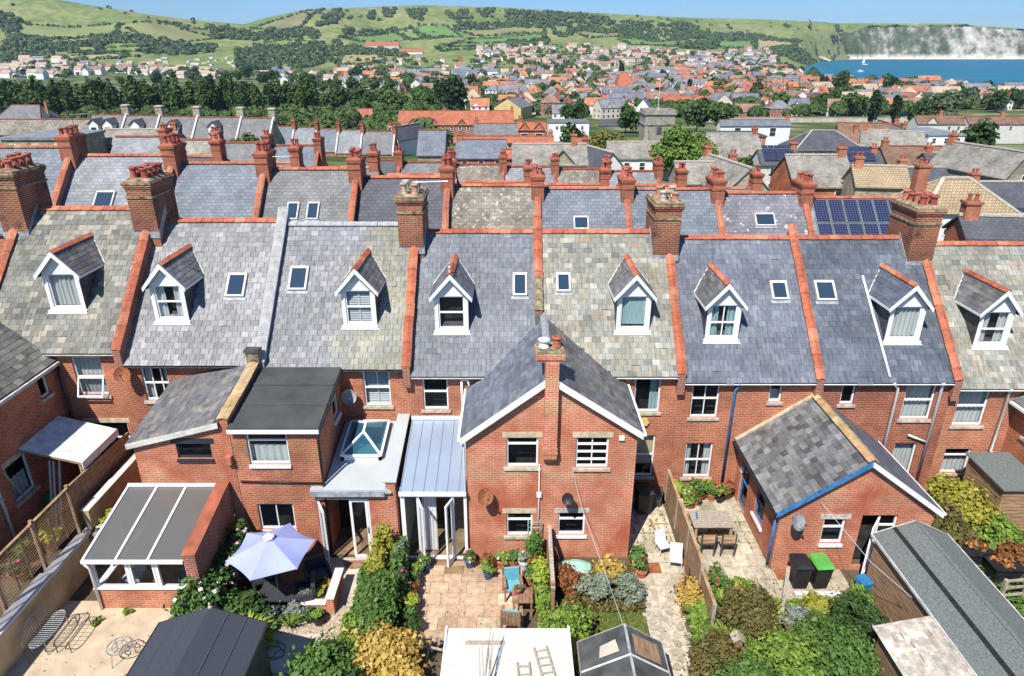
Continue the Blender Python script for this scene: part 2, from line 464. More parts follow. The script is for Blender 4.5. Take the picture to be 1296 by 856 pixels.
SLP = lambda n, a, b, **k: coursed(n, a, b, tuple(x * 0.45 for x in a), 0.34, 0.235, 0.012, rough=0.6, bump=0.5, **k)
SP_blue = SLP('slates_blue_far', (0.19, 0.21, 0.24), (0.13, 0.15, 0.18), var=0.25)
SP_grey = SLP('slates_grey_far', (0.20, 0.20, 0.20), (0.14, 0.145, 0.15), var=0.3)
SP_dark = SLP('slates_dark_far', (0.10, 0.105, 0.12), (0.075, 0.08, 0.095), var=0.3)
SP_silver = SLP('slates_silver_far', (0.27, 0.28, 0.29), (0.19, 0.20, 0.215), var=0.3)
SP_brown = SLP('slates_lichen_far', (0.24, 0.215, 0.17), (0.15, 0.135, 0.115), var=0.45, stain=((0.42, 0.39, 0.33), 3.0, 0.56, 0.62))
SP_speck = SLP('slates_speckled_far', (0.20, 0.20, 0.22), (0.15, 0.15, 0.17), var=0.35, stain=((0.5, 0.5, 0.49), 2.2, 0.58, 0.63))
SP_stone = SLP('stone_slates', (0.30, 0.28, 0.235), (0.20, 0.19, 0.165), var=0.4)
SP_tan = coursed('tan_tiles', (0.42, 0.33, 0.20), (0.34, 0.26, 0.155), (0.17, 0.13, 0.08), 0.30, 0.30, 0.03, var=0.2)
SP_rust = SLP('brown_tiles', (0.23, 0.14, 0.095), (0.17, 0.10, 0.07), var=0.35)
SP_red = SLP('red_tiles', (0.42, 0.15, 0.08), (0.33, 0.105, 0.058), var=0.25)
M_rubble = coursed('rubble_stone', (0.42, 0.36, 0.26), (0.29, 0.25, 0.19), (0.24, 0.21, 0.16), 0.42, 0.2, 0.02, var=0.4)
# == building kit
class Fr:
 """local frame on a wall: u along, d outward, z up"""
 def __init__(s, P, U, N):
  s.P, s.U, s.N = Vector((P[0], P[1], 0)), Vector((U[0], U[1], 0)), Vector((N[0], N[1], 0))
 def __call__(s, u, d, z):
  return tuple(s.P + s.U * u + s.N * d + Vector((0, 0, z)))
 def box(s, mb, u0, u1, d0, d1, z0, z1, m=0):
  mb.hexa([s(u0, d1, z0), s(u1, d1, z0), s(u1, d0, z0), s(u0, d0, z0)],
    [s(u0, d1, z1), s(u1, d1, z1), s(u1, d0, z1), s(u0, d0, z1)], m)
FRONT = lambda Y: Fr((0, Y), (1, 0), (0, -1))
RIGHT = lambda X: Fr((X, 0), (0, 1), (1, 0))       # wall facing +X, u = Y
LEFT = lambda X: Fr((X, 0), (0, -1), (-1, 0))      # wall facing -X, u = -Y
CURT = {}
def window(parent, F, u0, u1, z0, z1, rails=(0.5,), mull=(), curtain=None, sill=M_stone_grey, lintel=None, rec=0.07, fw=0.055,
     fmat=None, mull_lo=None, sillw=0.09, name='window', open_lo=False):
 fmat = fmat or M_upvc
 d1, d0 = -rec, -rec - 0.06
 mb = MB()
 F.box(mb, u0, u0 + fw, d0, d1, z0, z1); F.box(mb, u1 - fw, u1, d0, d1, z0, z1)
 F.box(mb, u0 + fw, u1 - fw, d0, d1, z1 - fw, z1); F.box(mb, u0 + fw, u1 - fw, d0, d1, z0, z0 + fw * 1.3)
 zr = [z0 + fw * 1.3] + [z0 + (z1 - z0) * r for r in sorted(rails)] + [z1 - fw]
 for r in sorted(rails):
  z = z0 + (z1 - z0) * r
  F.box(mb, u0 + fw, u1 - fw, d0 + 0.005, d1 + 0.008, z - 0.03, z + 0.03)
 cells = []
 for i in range(len(zr) - 1):
  mm = mull_lo if (mull_lo is not None and i == 0) else mull
  us = [u0 + fw] + [u0 + (u1 - u0) * q for q in mm] + [u1 - fw]
  za = zr[i] + (0.03 if i > 0 else 0); zb = zr[i + 1] - (0.03 if i < len(zr) - 2 else 0)
  for q in mm:
   u = u0 + (u1 - u0) * q
   F.box(mb, u - 0.018, u + 0.018, d0 + 0.008, d1 - 0.004, za, zb)
  for k in range(len(us) - 1):
   cells.append((us[k] + (0.018 if k else 0), us[k + 1] - (0.018 if k < len(us) - 2 else 0), za, zb))
 w = mb.build(name, fmat, parent)
 for a, b, c, d in cells:
  p = MB(); p.poly([F(a, -rec - 0.035, c), F(b, -rec - 0.035, c), F(b, -rec - 0.035, d), F(a, -rec - 0.035, d)])
  p.build('pane', M_glass, w)
 if sill:
  s = MB(); F.box(s, u0 - sillw, u1 + sillw, -0.12, 0.07, z0 - 0.11, z0 - 0.003); s.build('sill', sill, w)
 if lintel:
  s = MB(); F.box(s, u0 - 0.13, u1 + 0.13, -0.04, 0.012, z1 + 0.003, z1 + 0.2); s.build('lintel', lintel, w)
 if curtain:
  kind, mt = curtain
  c = MB()
  dd = -rec - 0.17
  def drape(a, b, lo, hi, n):
   pts = []
   for i in range(n + 1):
    u = a + (b - a) * i / n
    pts.append((u, dd + 0.022 * math.sin(i * 1.9 + a * 7)))
   for i in range(n):
    c.poly([F(pts[i][0], pts[i][1], lo), F(pts[i + 1][0], pts[i + 1][1], lo), F(pts[i + 1][0], pts[i + 1][1], hi), F(pts[i][0], pts[i][1], hi)])
  if kind == 'full': drape(u0, u1, z0, z1, 22)
  elif kind == 'sides': drape(u0, u0 + (u1 - u0) * 0.27, z0, z1, 8); drape(u1 - (u1 - u0) * 0.27, u1, z0, z1, 8)
  elif kind == 'right': drape(u1 - (u1 - u0) * 0.36, u1, z0, z1, 9)
  elif kind == 'blind': drape(u0, u1, z0 + (z1 - z0) * 0.24, z1, 1)
  elif kind == 'half': drape(u0, u1, z0, z0 + (z1 - z0) * 0.55, 18)
  elif kind == 'shutter':
   n = int((z1 - z0) / 0.075)
   for i in range(n):
    z = z0 + 0.04 + i * 0.075
    c.poly([F(u0, dd + 0.03, z), F(u1, dd + 0.03, z), F(u1, dd - 0.03, z + 0.055), F(u0, dd - 0.03, z + 0.055)])
   F.box(c, (u0 + u1) / 2 - 0.03, (u0 + u1) / 2 + 0.03, dd - 0.02, dd + 0.04, z0, z1)
  c.build({'blind': 'blind', 'shutter': 'shutter'}.get(kind, 'curtain'), mt, w)
 if open_lo:      # a bottom-hung light tilted out
  s = MB()
  za, zb = z0 + fw * 1.3, zr[1] - 0.03
  o = 0.28
  for (a, b) in ((u0 + fw, u0 + fw + 0.05), (u1 - fw - 0.05, u1 - fw)):
   s.hexa([F(a, o, za), F(b, o, za), F(b, o - 0.05, za), F(a, o - 0.05, za)], [F(a, d1 + 0.06, zb), F(b, d1 + 0.06, zb), F(b, d1 + 0.01, zb), F(a, d1 + 0.01, zb)])
  F.box(s, u0 + fw, u1 - fw, o - 0.05, o, za - 0.03, za + 0.03)
  F.box(s, u0 + fw, u1 - fw, d1 + 0.01, d1 + 0.06, zb - 0.03, zb + 0.03)
  s.build('open_light', fmat, w)
  p = MB(); p.poly([F(u0 + fw, o - 0.025, za), F(u1 - fw, o - 0.025, za), F(u1 - fw, d1 + 0.035, zb), F(u0 + fw, d1 + 0.035, zb)])
  p.build('pane', M_glass, w)
 return w
def slate_mesh(name, w, g, mat):
 t, L = 0.012, g * 1.12
 mb = MB()
 h = w / 2 - 0.004
 c = 0.012
 top = [(-h + c * RND.random(), 0, t), (h - c * RND.random(), 0.003, t), (h, L, 0.001), (-h, L, 0.001)]
 bot = [(-h, 0, 0), (h, 0, 0), (h, L, -0.008), (-h, L, -0.008)]
 n = 0
 mb.v = bot + top
 mb.f = [(4, 5, 6, 7), (0, 1, 5, 4), (1, 2, 6, 5), (3, 0, 4, 7)]
 mb.m = [0] * 4
 return mb.mesh(name, mat)
SLATE_CACHE = {}
def lay_slates(parent, mat, P0, U, V, width, length, w=0.30, g=0.225, skip=None, jitter=0.006, cap=340, lift=0.012, name='slate'):
 """each slate an object on the slope; P0 bottom-left, U along the eaves, V up the slope"""
 U, V = Vector(U).normalized(), Vector(V).normalized()
 N = U.cross(V)
 key = (mat.name, w, g)
 if key not in SLATE_CACHE:
  SLATE_CACHE[key] = [slate_mesh('slate', w, g, mat), slate_mesh('slate', w * 0.72, g, mat), slate_mesh('slate', w / 2, g, mat)]
 mf, mq, mh = SLATE_CACHE[key]
 nc = max(1, round(width / w)); cw = width / nc
 nr = max(1, int(length / g))
 R = Matrix((U, V, N)).transposed()
 org = wloc(parent)
 P0 = Vector(P0)
 count = 0
 rest = MB()
 for r in range(nr):
  odd = r % 2
  spots = []
  if odd:
   spots.append((cw / 4, mh, cw / 2))
   spots += [(cw * (i + 1), mf, cw) for i in range(nc - 1)]
   spots.append((width - cw / 4, mh, cw / 2))
  else:
   spots = [(cw * (i + 0.5), mf, cw) for i in range(nc)]
  for u, me, ww in spots:
   v = r * g
   if skip and skip(u, v + g / 2): continue
   p = P0 + U * u + V * (v - (RND.uniform(.01, .05) if RND.random() < .03 else 0)) + N * (lift + RND.random() * 0.004)
   if count >= cap:
    a = p - U * (ww / 2 - 0.004); b = p + U * (ww / 2 - 0.004)
    hN = N * 0.012; L = V * g * 1.1
    rest.poly([a + hN, b + hN, b + L, a + L])
    rest.poly([a, b, b + hN, a + hN])
    continue
   o = bpy.data.objects.new(name, me)
   COL.objects.link(o)
   o.parent = parent
   o.location = p - org
   q = R.to_quaternion() @ Matrix.Rotation((RND.random() - 0.5) * jitter * 2, 3, 'Z').to_quaternion()
   o.rotation_mode = 'QUATERNION'
   o.rotation_quaternion = q
   o.scale = (cw / w, 1, 1)
   count += 1
 if rest.f:
  rest.build('slate_courses', island_mat(mat), parent, kind='stuff')
 return count
def angle_tile_mesh(name, mat, L, half, drop, t=0.025, lip=True):
 """ridge or coping tile: inverted V section running along local +X"""
 mb = MB()
 sec = [(-half, -drop), (0, 0), (half, -drop), (half, -drop - t), (0, -t), (-half, -drop - t)]
 a = [(0.003, y, z) for y, z in sec]; b = [(L - 0.012, y, z) for y, z in sec]
 mb.v = a + b
 n = 6
 for i in range(n):
  mb.f.append((i, (i + 1) % n, n + (i + 1) % n, n + i)); mb.m.append(0)
 mb.f.append(tuple(range(n))[::-1]); mb.f.append(tuple(range(n, 2 * n))); mb.m += [0, 0]
 if lip:
  k = len(mb.v)
  a = [(L - 0.055, y * 1.06, z + 0.014) for y, z in sec]; b = [(L - 0.003, y * 1.06, z + 0.014) for y, z in sec]
  mb.v += a + b
  for i in range(n):
   mb.f.append((k + i, k + (i + 1) % n, k + n + (i + 1) % n, k + n + i)); mb.m.append(0)
  mb.f.append(tuple(range(k, k + n))[::-1]); mb.f.append(tuple(range(k + n, k + 2 * n))); mb.m += [0, 0]
 return mb.mesh(name, mat)
TILE_CACHE = {}
def run_tiles(parent, mat, p, q, L=0.45, half=0.15, drop=0.1, name='ridge_tile', jit=0.008):
 p, q = Vector(p), Vector(q)
 d = q - p
 n = max(1, round(d.length / L)); l = d.length / n
 key = (mat.name, half, drop, L)
 if key not in TILE_CACHE: TILE_CACHE[key] = angle_tile_mesh(name, mat, L, half, drop)
 me = TILE_CACHE[key]
 d.normalize()
 side = Vector((0, 0, 1)).cross(d)
 if side.length < 1e-3: side = Vector((0, 1, 0))
 side.normalize()
 up = d.cross(side)
 quat = Matrix((d, side, up)).transposed().to_quaternion()
 org = wloc(parent)
 for i in range(n):
  o = bpy.data.objects.new(name, me); COL.objects.link(o); o.parent = parent
  o.location = p + d * (l * i) + Vector((RND.uniform(-jit, jit), RND.uniform(-jit, jit), RND.uniform(-jit, jit) * 0.6)) - org
  o.rotation_mode = 'QUATERNION'; o.rotation_quaternion = quat
  o.scale = (l / L, 1, 1)
def pot_mesh(name, mat, h=0.42, r=0.13):
 mb = MB()
 mb.lathe((0, 0, 0), [(r * 0.95, 0), (r * 1.1, 0.04), (r * 0.92, 0.1), (r * 0.88, h * 0.6), (r * 0.92, h * 0.8), (r * 1.22, h * 0.84), (r * 1.22, h * 0.95), (r, h), (r * 0.8, h), (r * 0.75, h - 0.12)], 12)
 return mb.mesh(name, mat, smooth=False)
POTS = {}
def chimney(parent, x0, x1, y0, y1, zb, zt, pots, mat=None, potm=None, name='chimney_stack', band=True, pot_h=0.42, pot_r=0.13, cap=None, flash=True):
 """brick stack with string course, corbelled head, mortar bed and pots (a list of (x, y))"""
 mat = mat or M_brick_chim
 mb = MB()
 mb.box(x0, x1, y0, y1, zb, zt - 0.30)
 e = 0.035
 if band:
  mb.box(x0 - e, x1 + e, y0 - e, y1 + e, zt - 0.66, zt - 0.58, 1)
 mb.box(x0 - e, x1 + e, y0 - e, y1 + e, zt - 0.30, zt - 0.22)
 mb.box(x0 - 2 * e, x1 + 2 * e, y0 - 2 * e, y1 + 2 * e, zt - 0.22, zt - 0.14)
 mb.box(x0 - 2.6 * e, x1 + 2.6 * e, y0 - 2.6 * e, y1 + 2.6 * e, zt - 0.14, zt - 0.07, 1)
 mb.box(x0 - 1.3 * e, x1 + 1.3 * e, y0 - 1.3 * e, y1 + 1.3 * e, zt - 0.07, zt - 0.02)
 i = 0.13
 mb.hexa([(x0, y0, zt - 0.02), (x1, y0, zt - 0.02), (x1, y1, zt - 0.02), (x0, y1, zt - 0.02)],
   [(x0 + i, y0 + i, zt + 0.06), (x1 - i, y0 + i, zt + 0.06), (x1 - i, y1 - i, zt + 0.06), (x0 + i, y1 - i, zt + 0.06)], 1)
 st = mb.build(name, [mat, cap or M_cap], parent)
 pm = potm or M_pot
 key = (pm.name, pot_h, pot_r)
 if key not in POTS: POTS[key] = [pot_mesh('chimney_pot', pm, pot_h * k, pot_r * j) for k, j in ((1, 1), (0.85, 1.05), (1.12, 0.95))]
 for px, py in pots:
  piece('chimney_pot', RND.choice(POTS[key]), st, (px, py, zt + 0.01), (RND.uniform(-.03, .03), RND.uniform(-.03, .03), RND.random() * 6))
 return st
def pipe(parent, pts, mat, r=0.04, name='downpipe'):
 mb = MB()
 mb.tube(pts, r, 8)
 return mb.build(name, mat, parent, smooth=True)
def gutter(parent, x0, x1, y, z, mat, name='gutter'):
 mb = MB()
 r = 0.06
 for i in range(5):
  a0, a1 = math.pi * (1 + i / 5), math.pi * (1 + (i + 1) / 5)
  for rr, fl in ((r, 0), (r - 0.012, 1)):
   q = [(x0, y + rr * math.cos(a0), z + rr * math.sin(a0)), (x1, y + rr * math.cos(a0), z + rr * math.sin(a0)), (x1, y + rr * math.cos(a1), z + rr * math.sin(a1)), (x0, y + rr * math.cos(a1), z + rr * math.sin(a1))]
   mb.poly(q if fl else q[::-1])
 mb.box(x0, x1, y - r - 0.008, y - r + 0.006, z - 0.018, z + 0.004)
 mb.box(x0, x1, y + r + 0.004, y + r + 0.02, z - 0.08, z + 0.02)
 return mb.build(name, mat, parent)
def skylight(parent, x0, x1, P, V, N, length, fmat=None):
 """roof window: lower edge point P (x ignored), V up slope, N normal"""
 V, N, P = Vector(V), Vector(N), Vector(P)
 f = 0.075
 def pt(x, v, n): q = P + V * v + N * n; return (x, q.y, q.z)
 mb = MB()
 def bx(a, b, v0, v1, n0, n1, m=0):
  mb.hexa([pt(a, v0, n0), pt(b, v0, n0), pt(b, v1, n0), pt(a, v1, n0)], [pt(a, v0, n1), pt(b, v0, n1), pt(b, v1, n1), pt(a, v1, n1)], m)
 bx(x0, x0 + f, 0, length, 0, 0.11); bx(x1 - f, x1, 0, length, 0, 0.11)
 bx(x0 + f, x1 - f, 0, f, 0, 0.11); bx(x0 + f, x1 - f, length - f * 1.4, length, 0, 0.12)
 bx(x0 - 0.06, x1 + 0.06, -0.14, -0.002, 0.01, 0.025, 1)
 bx(x0 + f, x1 - f, f, length - f * 1.4, 0.0, 0.012, 2)
 w = mb.build('skylight', [fmat or M_offwhite, M_lead, M_room_shade], parent)
 p = MB(); p.poly([pt(x0 + f, f, 0.085), pt(x1 - f, f, 0.085), pt(x1 - f, length - f * 1.4, 0.085), pt(x0 + f, length - f * 1.4, 0.085)])
 p.build('pane', M_glass_sky, w)
 return w
# == the near terrace
WY, RUN, RISE, EAV = 22.4, 4.3, 4.07, 5.2
KS = RISE / RUN
SL = math.hypot(1, KS)
VUP = Vector((0, 1 / SL, KS / SL))
NUP = Vector((0, -KS / SL, 1 / SL))
zroof = lambda Y, o: EAV + o + (Y - WY) * KS
def dormer(parent, cx, sill, o, slate, ridge_mat, w=1.24, rails=(0.5,), mull=(), curtain=None, cheek=None, finial=False, bw=0.15):
 yf = WY + (sill - EAV - o) / KS
 zt, za = sill + 1.52, sill + 2.24
 h = w / 2
 yz = lambda z: WY + (z - EAV - o) / KS
 mb = MB()
 for sx in (-1, 1):
  x = cx + sx * h
  mb.poly([(x, yf, sill - 0.05), (x, yf, zt), (x, yz(zt) + 0.1, zt), (x, yz(sill) + 0.02, sill - 0.05)], 1)
 wx0, wx1, wz0, wz1 = cx - h + 0.14, cx + h - 0.14, sill + 0.13, sill + 1.40
 mb.wall((cx - h, yf), (1, 0), w, sill - 0.03, zt, [(wx0 - cx + h, wx1 - cx + h, wz0, wz1)], rev=0.1, m=0)
 mb.poly([(cx - h, yf, zt), (cx + h, yf, zt), (cx, yf, za - 0.02)], 0)
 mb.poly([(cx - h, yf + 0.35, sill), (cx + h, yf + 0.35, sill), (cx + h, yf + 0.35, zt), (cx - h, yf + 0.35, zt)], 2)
 d = mb.build('dormer', [M_white, cheek or M_cheek, M_room_shade], parent)
 s = MB(); s.box(cx - h - 0.05, cx + h + 0.05, yf - 0.09, yf + 0.02, sill - 0.04, sill + 0.05); s.box(cx - h - 0.08, cx + h + 0.08, yf - 0.14, yf - 0.02, sill - 0.075, sill - 0.045)
 s.build('dormer_sill', M_white, d)
 F = FRONT(yf)
 fm = MB(); f = 0.05
 F.box(fm, wx0, wx0 + f, -0.11, -0.05, wz0, wz1); F.box(fm, wx1 - f, wx1, -0.11, -0.05, wz0, wz1)
 F.box(fm, wx0 + f, wx1 - f, -0.11, -0.05, wz0, wz0 + f); F.box(fm, wx0 + f, wx1 - f, -0.11, -0.05, wz1 - f, wz1)
 for r in rails:
  z = wz0 + (wz1 - wz0) * r; F.box(fm, wx0 + f, wx1 - f, -0.10, -0.045, z - 0.03, z + 0.03)
 for q in mull:
  u = wx0 + (wx1 - wx0) * q; F.box(fm, u - 0.02, u + 0.02, -0.095, -0.055, wz0 + f, wz1 - f)
 fm.build('window_frame', M_upvc, d)
 zs = [wz0 + f] + [wz0 + (wz1 - wz0) * r for r in rails] + [wz1 - f]
 for i in range(len(zs) - 1):
  p = MB(); p.poly([F(wx0 + f, -0.085, zs[i]), F(wx1 - f, -0.085, zs[i]), F(wx1 - f, -0.085, zs[i + 1]), F(wx0 + f, -0.085, zs[i + 1])]); p.build('pane', M_glass, d)
 if curtain:
  c = MB(); kind, mt = curtain
  rng = {'full': [(wx0, wx1)], 'sides': [(wx0, wx0 + 0.32), (wx1 - 0.32, wx1)], 'blind': [(wx0, wx1)], 'shutter': []}[kind]
  for a, b in rng:
   n = max(2, int((b - a) / 0.045)); lo = wz0 + (0.13 if kind == 'blind' else 0)
   if kind == 'blind': n = 1
   for i in range(n):
    ua, ub = a + (b - a) * i / n, a + (b - a) * (i + 1) / n
    c.poly([F(ua, -0.17 + 0.03 * math.sin(i * 1.8), lo), F(ub, -0.17 + 0.03 * math.sin((i + 1) * 1.8), lo), F(ub, -0.17 + 0.03 * math.sin((i + 1) * 1.8), wz1), F(ua, -0.17 + 0.03 * math.sin(i * 1.8), wz1)])
  if kind == 'shutter':
   for i in range(int((wz1 - wz0) / 0.07)):
    z = wz0 + i * 0.07
    c.poly([F(wx0, -0.14, z), F(wx1, -0.14, z), F(wx1, -0.2, z + 0.052), F(wx0, -0.2, z + 0.052)])
   F.box(c, cx - 0.03, cx + 0.03, -0.2, -0.13, wz0, wz1)
  c.build('blind' if kind == 'blind' else 'shutter' if kind == 'shutter' else 'curtain', mt, d)
 ov, oy = 0.15, 0.17
 sl = (za - zt) / h
 ze = zt - ov * sl
 ry = yz(za) + 0.05
 for sx in (-1, 1):
  r = MB()
  xe = cx + sx * (h + ov)
  yb = yz(ze) + 0.3
  t = 0.045
  a = [(cx, yf - oy, za), (xe, yf - oy, ze), (xe, yb, ze), (cx, ry + 0.2, za)]
  b = [(p[0], p[1], p[2] + t) for p in a]
  if sx > 0: r.hexa(a, b)
  else: r.hexa(a[::-1], b[::-1])
  rf = r.build('dormer_roof', M_darkgrey, d)
  U = Vector((0, -1, 0)) if sx < 0 else Vector((0, 1, 0))
  V = Vector((-sx * h, 0, za - zt)).normalized()
  L = math.hypot(h + ov, (h + ov) * sl)
  wd = ry - (yf - oy)
  y0 = yf - oy if sx > 0 else ry
  P0 = Vector((xe, y0, ze + t))
  def skp(u, v, U=U, V=V, P0=P0): 
   p = P0 + U * u + V * v
   return p.z < zroof(p.y, o) - 0.03
  lay_slates(d, slate, P0, U, V, wd, L, w=0.3, g=0.19, skip=skp, lift=0.008)
  bb = MB()
  dx = 0.035
  bb.hexa([(xe, yf - oy - 0.03, ze - bw * 0.75), (cx, yf - oy - 0.03, za - bw), (cx, yf - oy - 0.004, za - bw), (xe, yf - oy - 0.004, ze - bw * 0.75)][::(1 if sx < 0 else -1)],
    [(xe, yf - oy - 0.03, ze + 0.05), (cx, yf - oy - 0.03, za + 0.055), (cx, yf - oy - 0.004, za + 0.055), (xe, yf - oy - 0.004, ze + 0.05)][::(1 if sx < 0 else -1)])
  bb.box(min(xe, xe + sx * 0.02), max(xe, xe + sx * 0.02), yf - oy, yb - 0.25, ze - 0.06, ze + 0.035)
  bb.poly([(xe, yf - oy, ze - 0.02), (cx + sx * h, yf - oy, ze - 0.02), (cx + sx * h, yb - 0.3, ze - 0.02), (xe, yb - 0.3, ze - 0.02)])
  bb.build('barge_board', M_white, d)
  vl = MB(); vl.bar((xe, yz(ze) + 0.0, ze + 0.05), (cx, ry, za + 0.06), 0.09, 0.02); vl.build('valley_lead', M_offwhite, d)
 run_tiles(d, ridge_mat, (cx, yf - oy - 0.02, za + 0.105), (cx, ry + 0.1, za + 0.105), L=0.42, half=0.13, drop=0.1)
 if finial:
  m = MB(); m.lathe((cx, yf - oy + 0.1, za + 0.08), [(0.05, 0), (0.05, 0.1), (0.03, 0.12), (0.06, 0.17), (0.06, 0.23), (0.02, 0.27), (0.03, 0.36), (0.005, 0.42)], 8); m.build('finial', M_stone, d)
 return d
HOUSES = {}
def near_house(key, x0, x1, o, label, slate, ridge_mat, wins, dorm, sky, gut, g0=-0.6, skips=()):
 M_brick = {'B': M_brick2, 'D': M_brick3, 'G': M_brick2, 'H': M_brick3}.get(key, globals()['M_brick'])
 root = thing('terrace_house', ((x0 + x1) / 2, WY, g0), label, 'house', 'brick terrace houses across the gardens')
 HOUSES[key] = root
 ze, zr = EAV + o, EAV + RISE + o
 w = MB()
 holes = [(a - x0, b - x0, c, d) for (a, b, c, d) in [q[:4] for q in wins]]
 w.wall((x0, WY), (1, 0), x1 - x0, g0, ze - 0.05, holes, rev=0.13, m=0)
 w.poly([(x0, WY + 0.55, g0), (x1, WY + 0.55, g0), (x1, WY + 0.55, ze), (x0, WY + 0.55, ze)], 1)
 w.poly([(x1, WY + 8.6, g0), (x0, WY + 8.6, g0), (x0, WY + 8.6, ze), (x1, WY + 8.6, ze)], 0)
 for x in (x0, x1):      # party gables
  w.poly([(x, WY, g0), (x, WY + 8.6, g0), (x, WY + 8.6, ze - 0.1), (x, WY + RUN, zr - 0.15), (x, WY, ze - 0.1)], 0)
 w.build('wall', [M_brick, M_room_shade], root)
 r = MB()
 sec = [(WY - 0.17, ze - 0.16), (WY + RUN, zr), (WY + 2 * RUN + 0.17, ze - 0.16), (WY + 2 * RUN, ze - 0.26), (WY + RUN, zr - 0.14), (WY - 0.0, ze - 0.24), (WY - 0.17, ze - 0.24)]
 n = len(r.v)
 for x in (x0 + 0.002, x1 - 0.002):
  r.v += [(x, a, b) for a, b in sec]
 k = len(sec)
 for i in range(k):
  r.f.append((i, (i + 1) % k, k + (i + 1) % k, k + i)); r.m.append(0)
 r.f.append(tuple(range(k))); r.f.append(tuple(range(k, 2 * k))[::-1]); r.m += [0, 0]
 roof = r.build('roof', M_darkgrey, root)
 dz = None
 if dorm: dcx, dsill = dorm[0], dorm[1]
 def skp(u, v):
  X = x0 + 0.13 + u; Y = WY - 0.2 + v / SL; Z = zroof(Y, o)
  if dorm:
   zl = dsill + 1.52
   if abs(X - dcx) < 0.52 and dsill + 0.15 < Z < zl: return True
  for fn in skips:
   if fn(X, Y, Z): return True
  return False
 tot = math.hypot(RUN + 0.2, (RUN + 0.2) * KS)
 lay_slates(roof, slate, (x0 + 0.13, WY - 0.2, zroof(WY - 0.2, o)), (1, 0, 0), VUP, x1 - x0 - 0.26, tot - 0.04, skip=skp)
 for q in wins:
  opt = q[4]
  window(root, FRONT(WY), q[0], q[1], q[2], q[3], **opt)
 if dorm: dormer(root, dorm[0], dorm[1], o, dorm[2], dorm[3], **dorm[4])
 for (a, b, y, L) in sky:
  skylight(root, a, b, (0, y, zroof(y, o) + 0.02), VUP, NUP, L)
 run_tiles(roof, ridge_mat, (x0 + 0.14, WY + RUN, zr + 0.085), (x1 - 0.14, WY + RUN, zr + 0.085), L=0.45, half=0.16, drop=0.12)
 gutter(root, x0 + 0.16, x1 - 0.16, WY - 0.2, ze - 0.22, gut)
 return root
NET, NETH, TEAL = ('full', M_curtain), ('half', M_curtain), ('sides', M_curtain_teal)
X0_, XA, XB, XC, XD, XE, XF, XG, XH = -19.2, -14.12, -9.08, -3.82, 1.01, 6.16, 11.22, 16.25, 21.3
OA, OB, OC, OD, OE, OF_, OG, OH = 0.92, 0.44, 0.29, 0.0, 0.0, -0.25, -0.25, -0.5
hA = near_house('A', X0_, XA, OA, 'terrace house with lichen green slates and an open bedroom window above the white canopy', SL_A, M_terra,
 [(-15.95, -14.89, 4.17, 5.72, dict(rails=(0.47,), curtain=('full', M_curtain), lintel=M_stone, open_lo=True)),
  (-16.0, -14.5, 1.3, 3.0, dict(rails=(0.6,), lintel=M_stone))],
 (-16.25, 7.1, SL_W, M_terra_old, dict(w=1.3, rails=(), curtain=NET)), [], M_offwhite, g0=0.7)
hB = near_house('B', XA, XB, OB, 'terrace house with silvery slates above the mossy lean-to wing', SL_B, M_terra,
 [(-13.54, -12.58, 3.94, 5.36, dict(rails=(0.5,), mull=(0.37, 0.72), lintel=M_stone, curtain=('sides', M_curtain)))],
 (-12.54, 6.65, SL_W, M_terra_old, dict(mull=(), rails=(0.52,), curtain=('sides', M_shutter))), [(-10.77, -10.06, 24.19, 1.0)], M_darkgrey)
hC = near_house('C', XB, XC, OC, 'terrace house with slates half lavender, half green, and white dormer shutters', SL_C, M_lead,
 [(-5.46, -4.48, 3.72, 5.2, dict(rails=(0.5,), curtain=('shutter', M_shutter)))],
 (-5.61, 6.48, SL_W, M_terra, dict(curtain=('shutter', M_shutter))), [(-8.49, -7.79, 24.51, 1.02)], M_darkgrey)
hD = near_house('D', XC, XD, OD, 'terrace house with blue grey slates and a stone finial on its dormer', SL_D, M_terra,
 [(-3.29, -2.36, 3.56, 5.02, dict(rails=(0.5,)))],
 (-2.23, 6.24, SL_F, M_terra, dict(finial=True)), [(0.03, 0.58, 24.56, 0.98)], M_offwhite,
 skips=[lambda X, Y, Z: Y < 24.0 and X > -0.85 and (X - 1.2) > -(24.05 - Y) * 1.08 + 0.35])
hE = near_house('E', XD, XE, OE, 'terrace house with pale green slates and a yellow alarm box on its wall', SL_E, M_terra,
 [(4.52, 5.48, 3.45, 5.0, dict(rails=(), curtain=('right', M_curtain_teal))), (4.64, 5.46, 0.6, 2.45, dict(rails=(0.52,), curtain=('blind', M_blind)))],
 (4.48, 6.24, SL_W, M_terra, dict(rails=(), curtain=('blind', M_curtain_teal))), [(1.7, 2.25, 24.68, 0.82)], M_white,
 skips=[lambda X, Y, Z: Y < 24.0 and X < 3.9 and (X - 1.2) < (24.05 - Y) * 1.5 - 0.35])
hF = near_house('F', XE, XF, OF_, 'terrace house with blue slates, barred sash windows and a bright blue downpipe', SL_F, M_terra,
 [(6.65, 7.67, 3.22, 4.78, dict(rails=(0.5,), mull=(0.5,), fmat=M_white)), (6.65, 7.69, 0.55, 2.1, dict(rails=(0.5,), mull=(0.5,), fmat=M_white, curtain=('sides', M_curtain))),
  (9.51, 9.97, 3.88, 4.66, dict(rails=(), curtain=NETH))],
 (7.8, 5.92, SL_W, M_terra_old, dict(rails=(0.46,), mull=(0.5,), curtain=TEAL)), [(9.96, 10.6, 24.63, 0.8)], M_white)
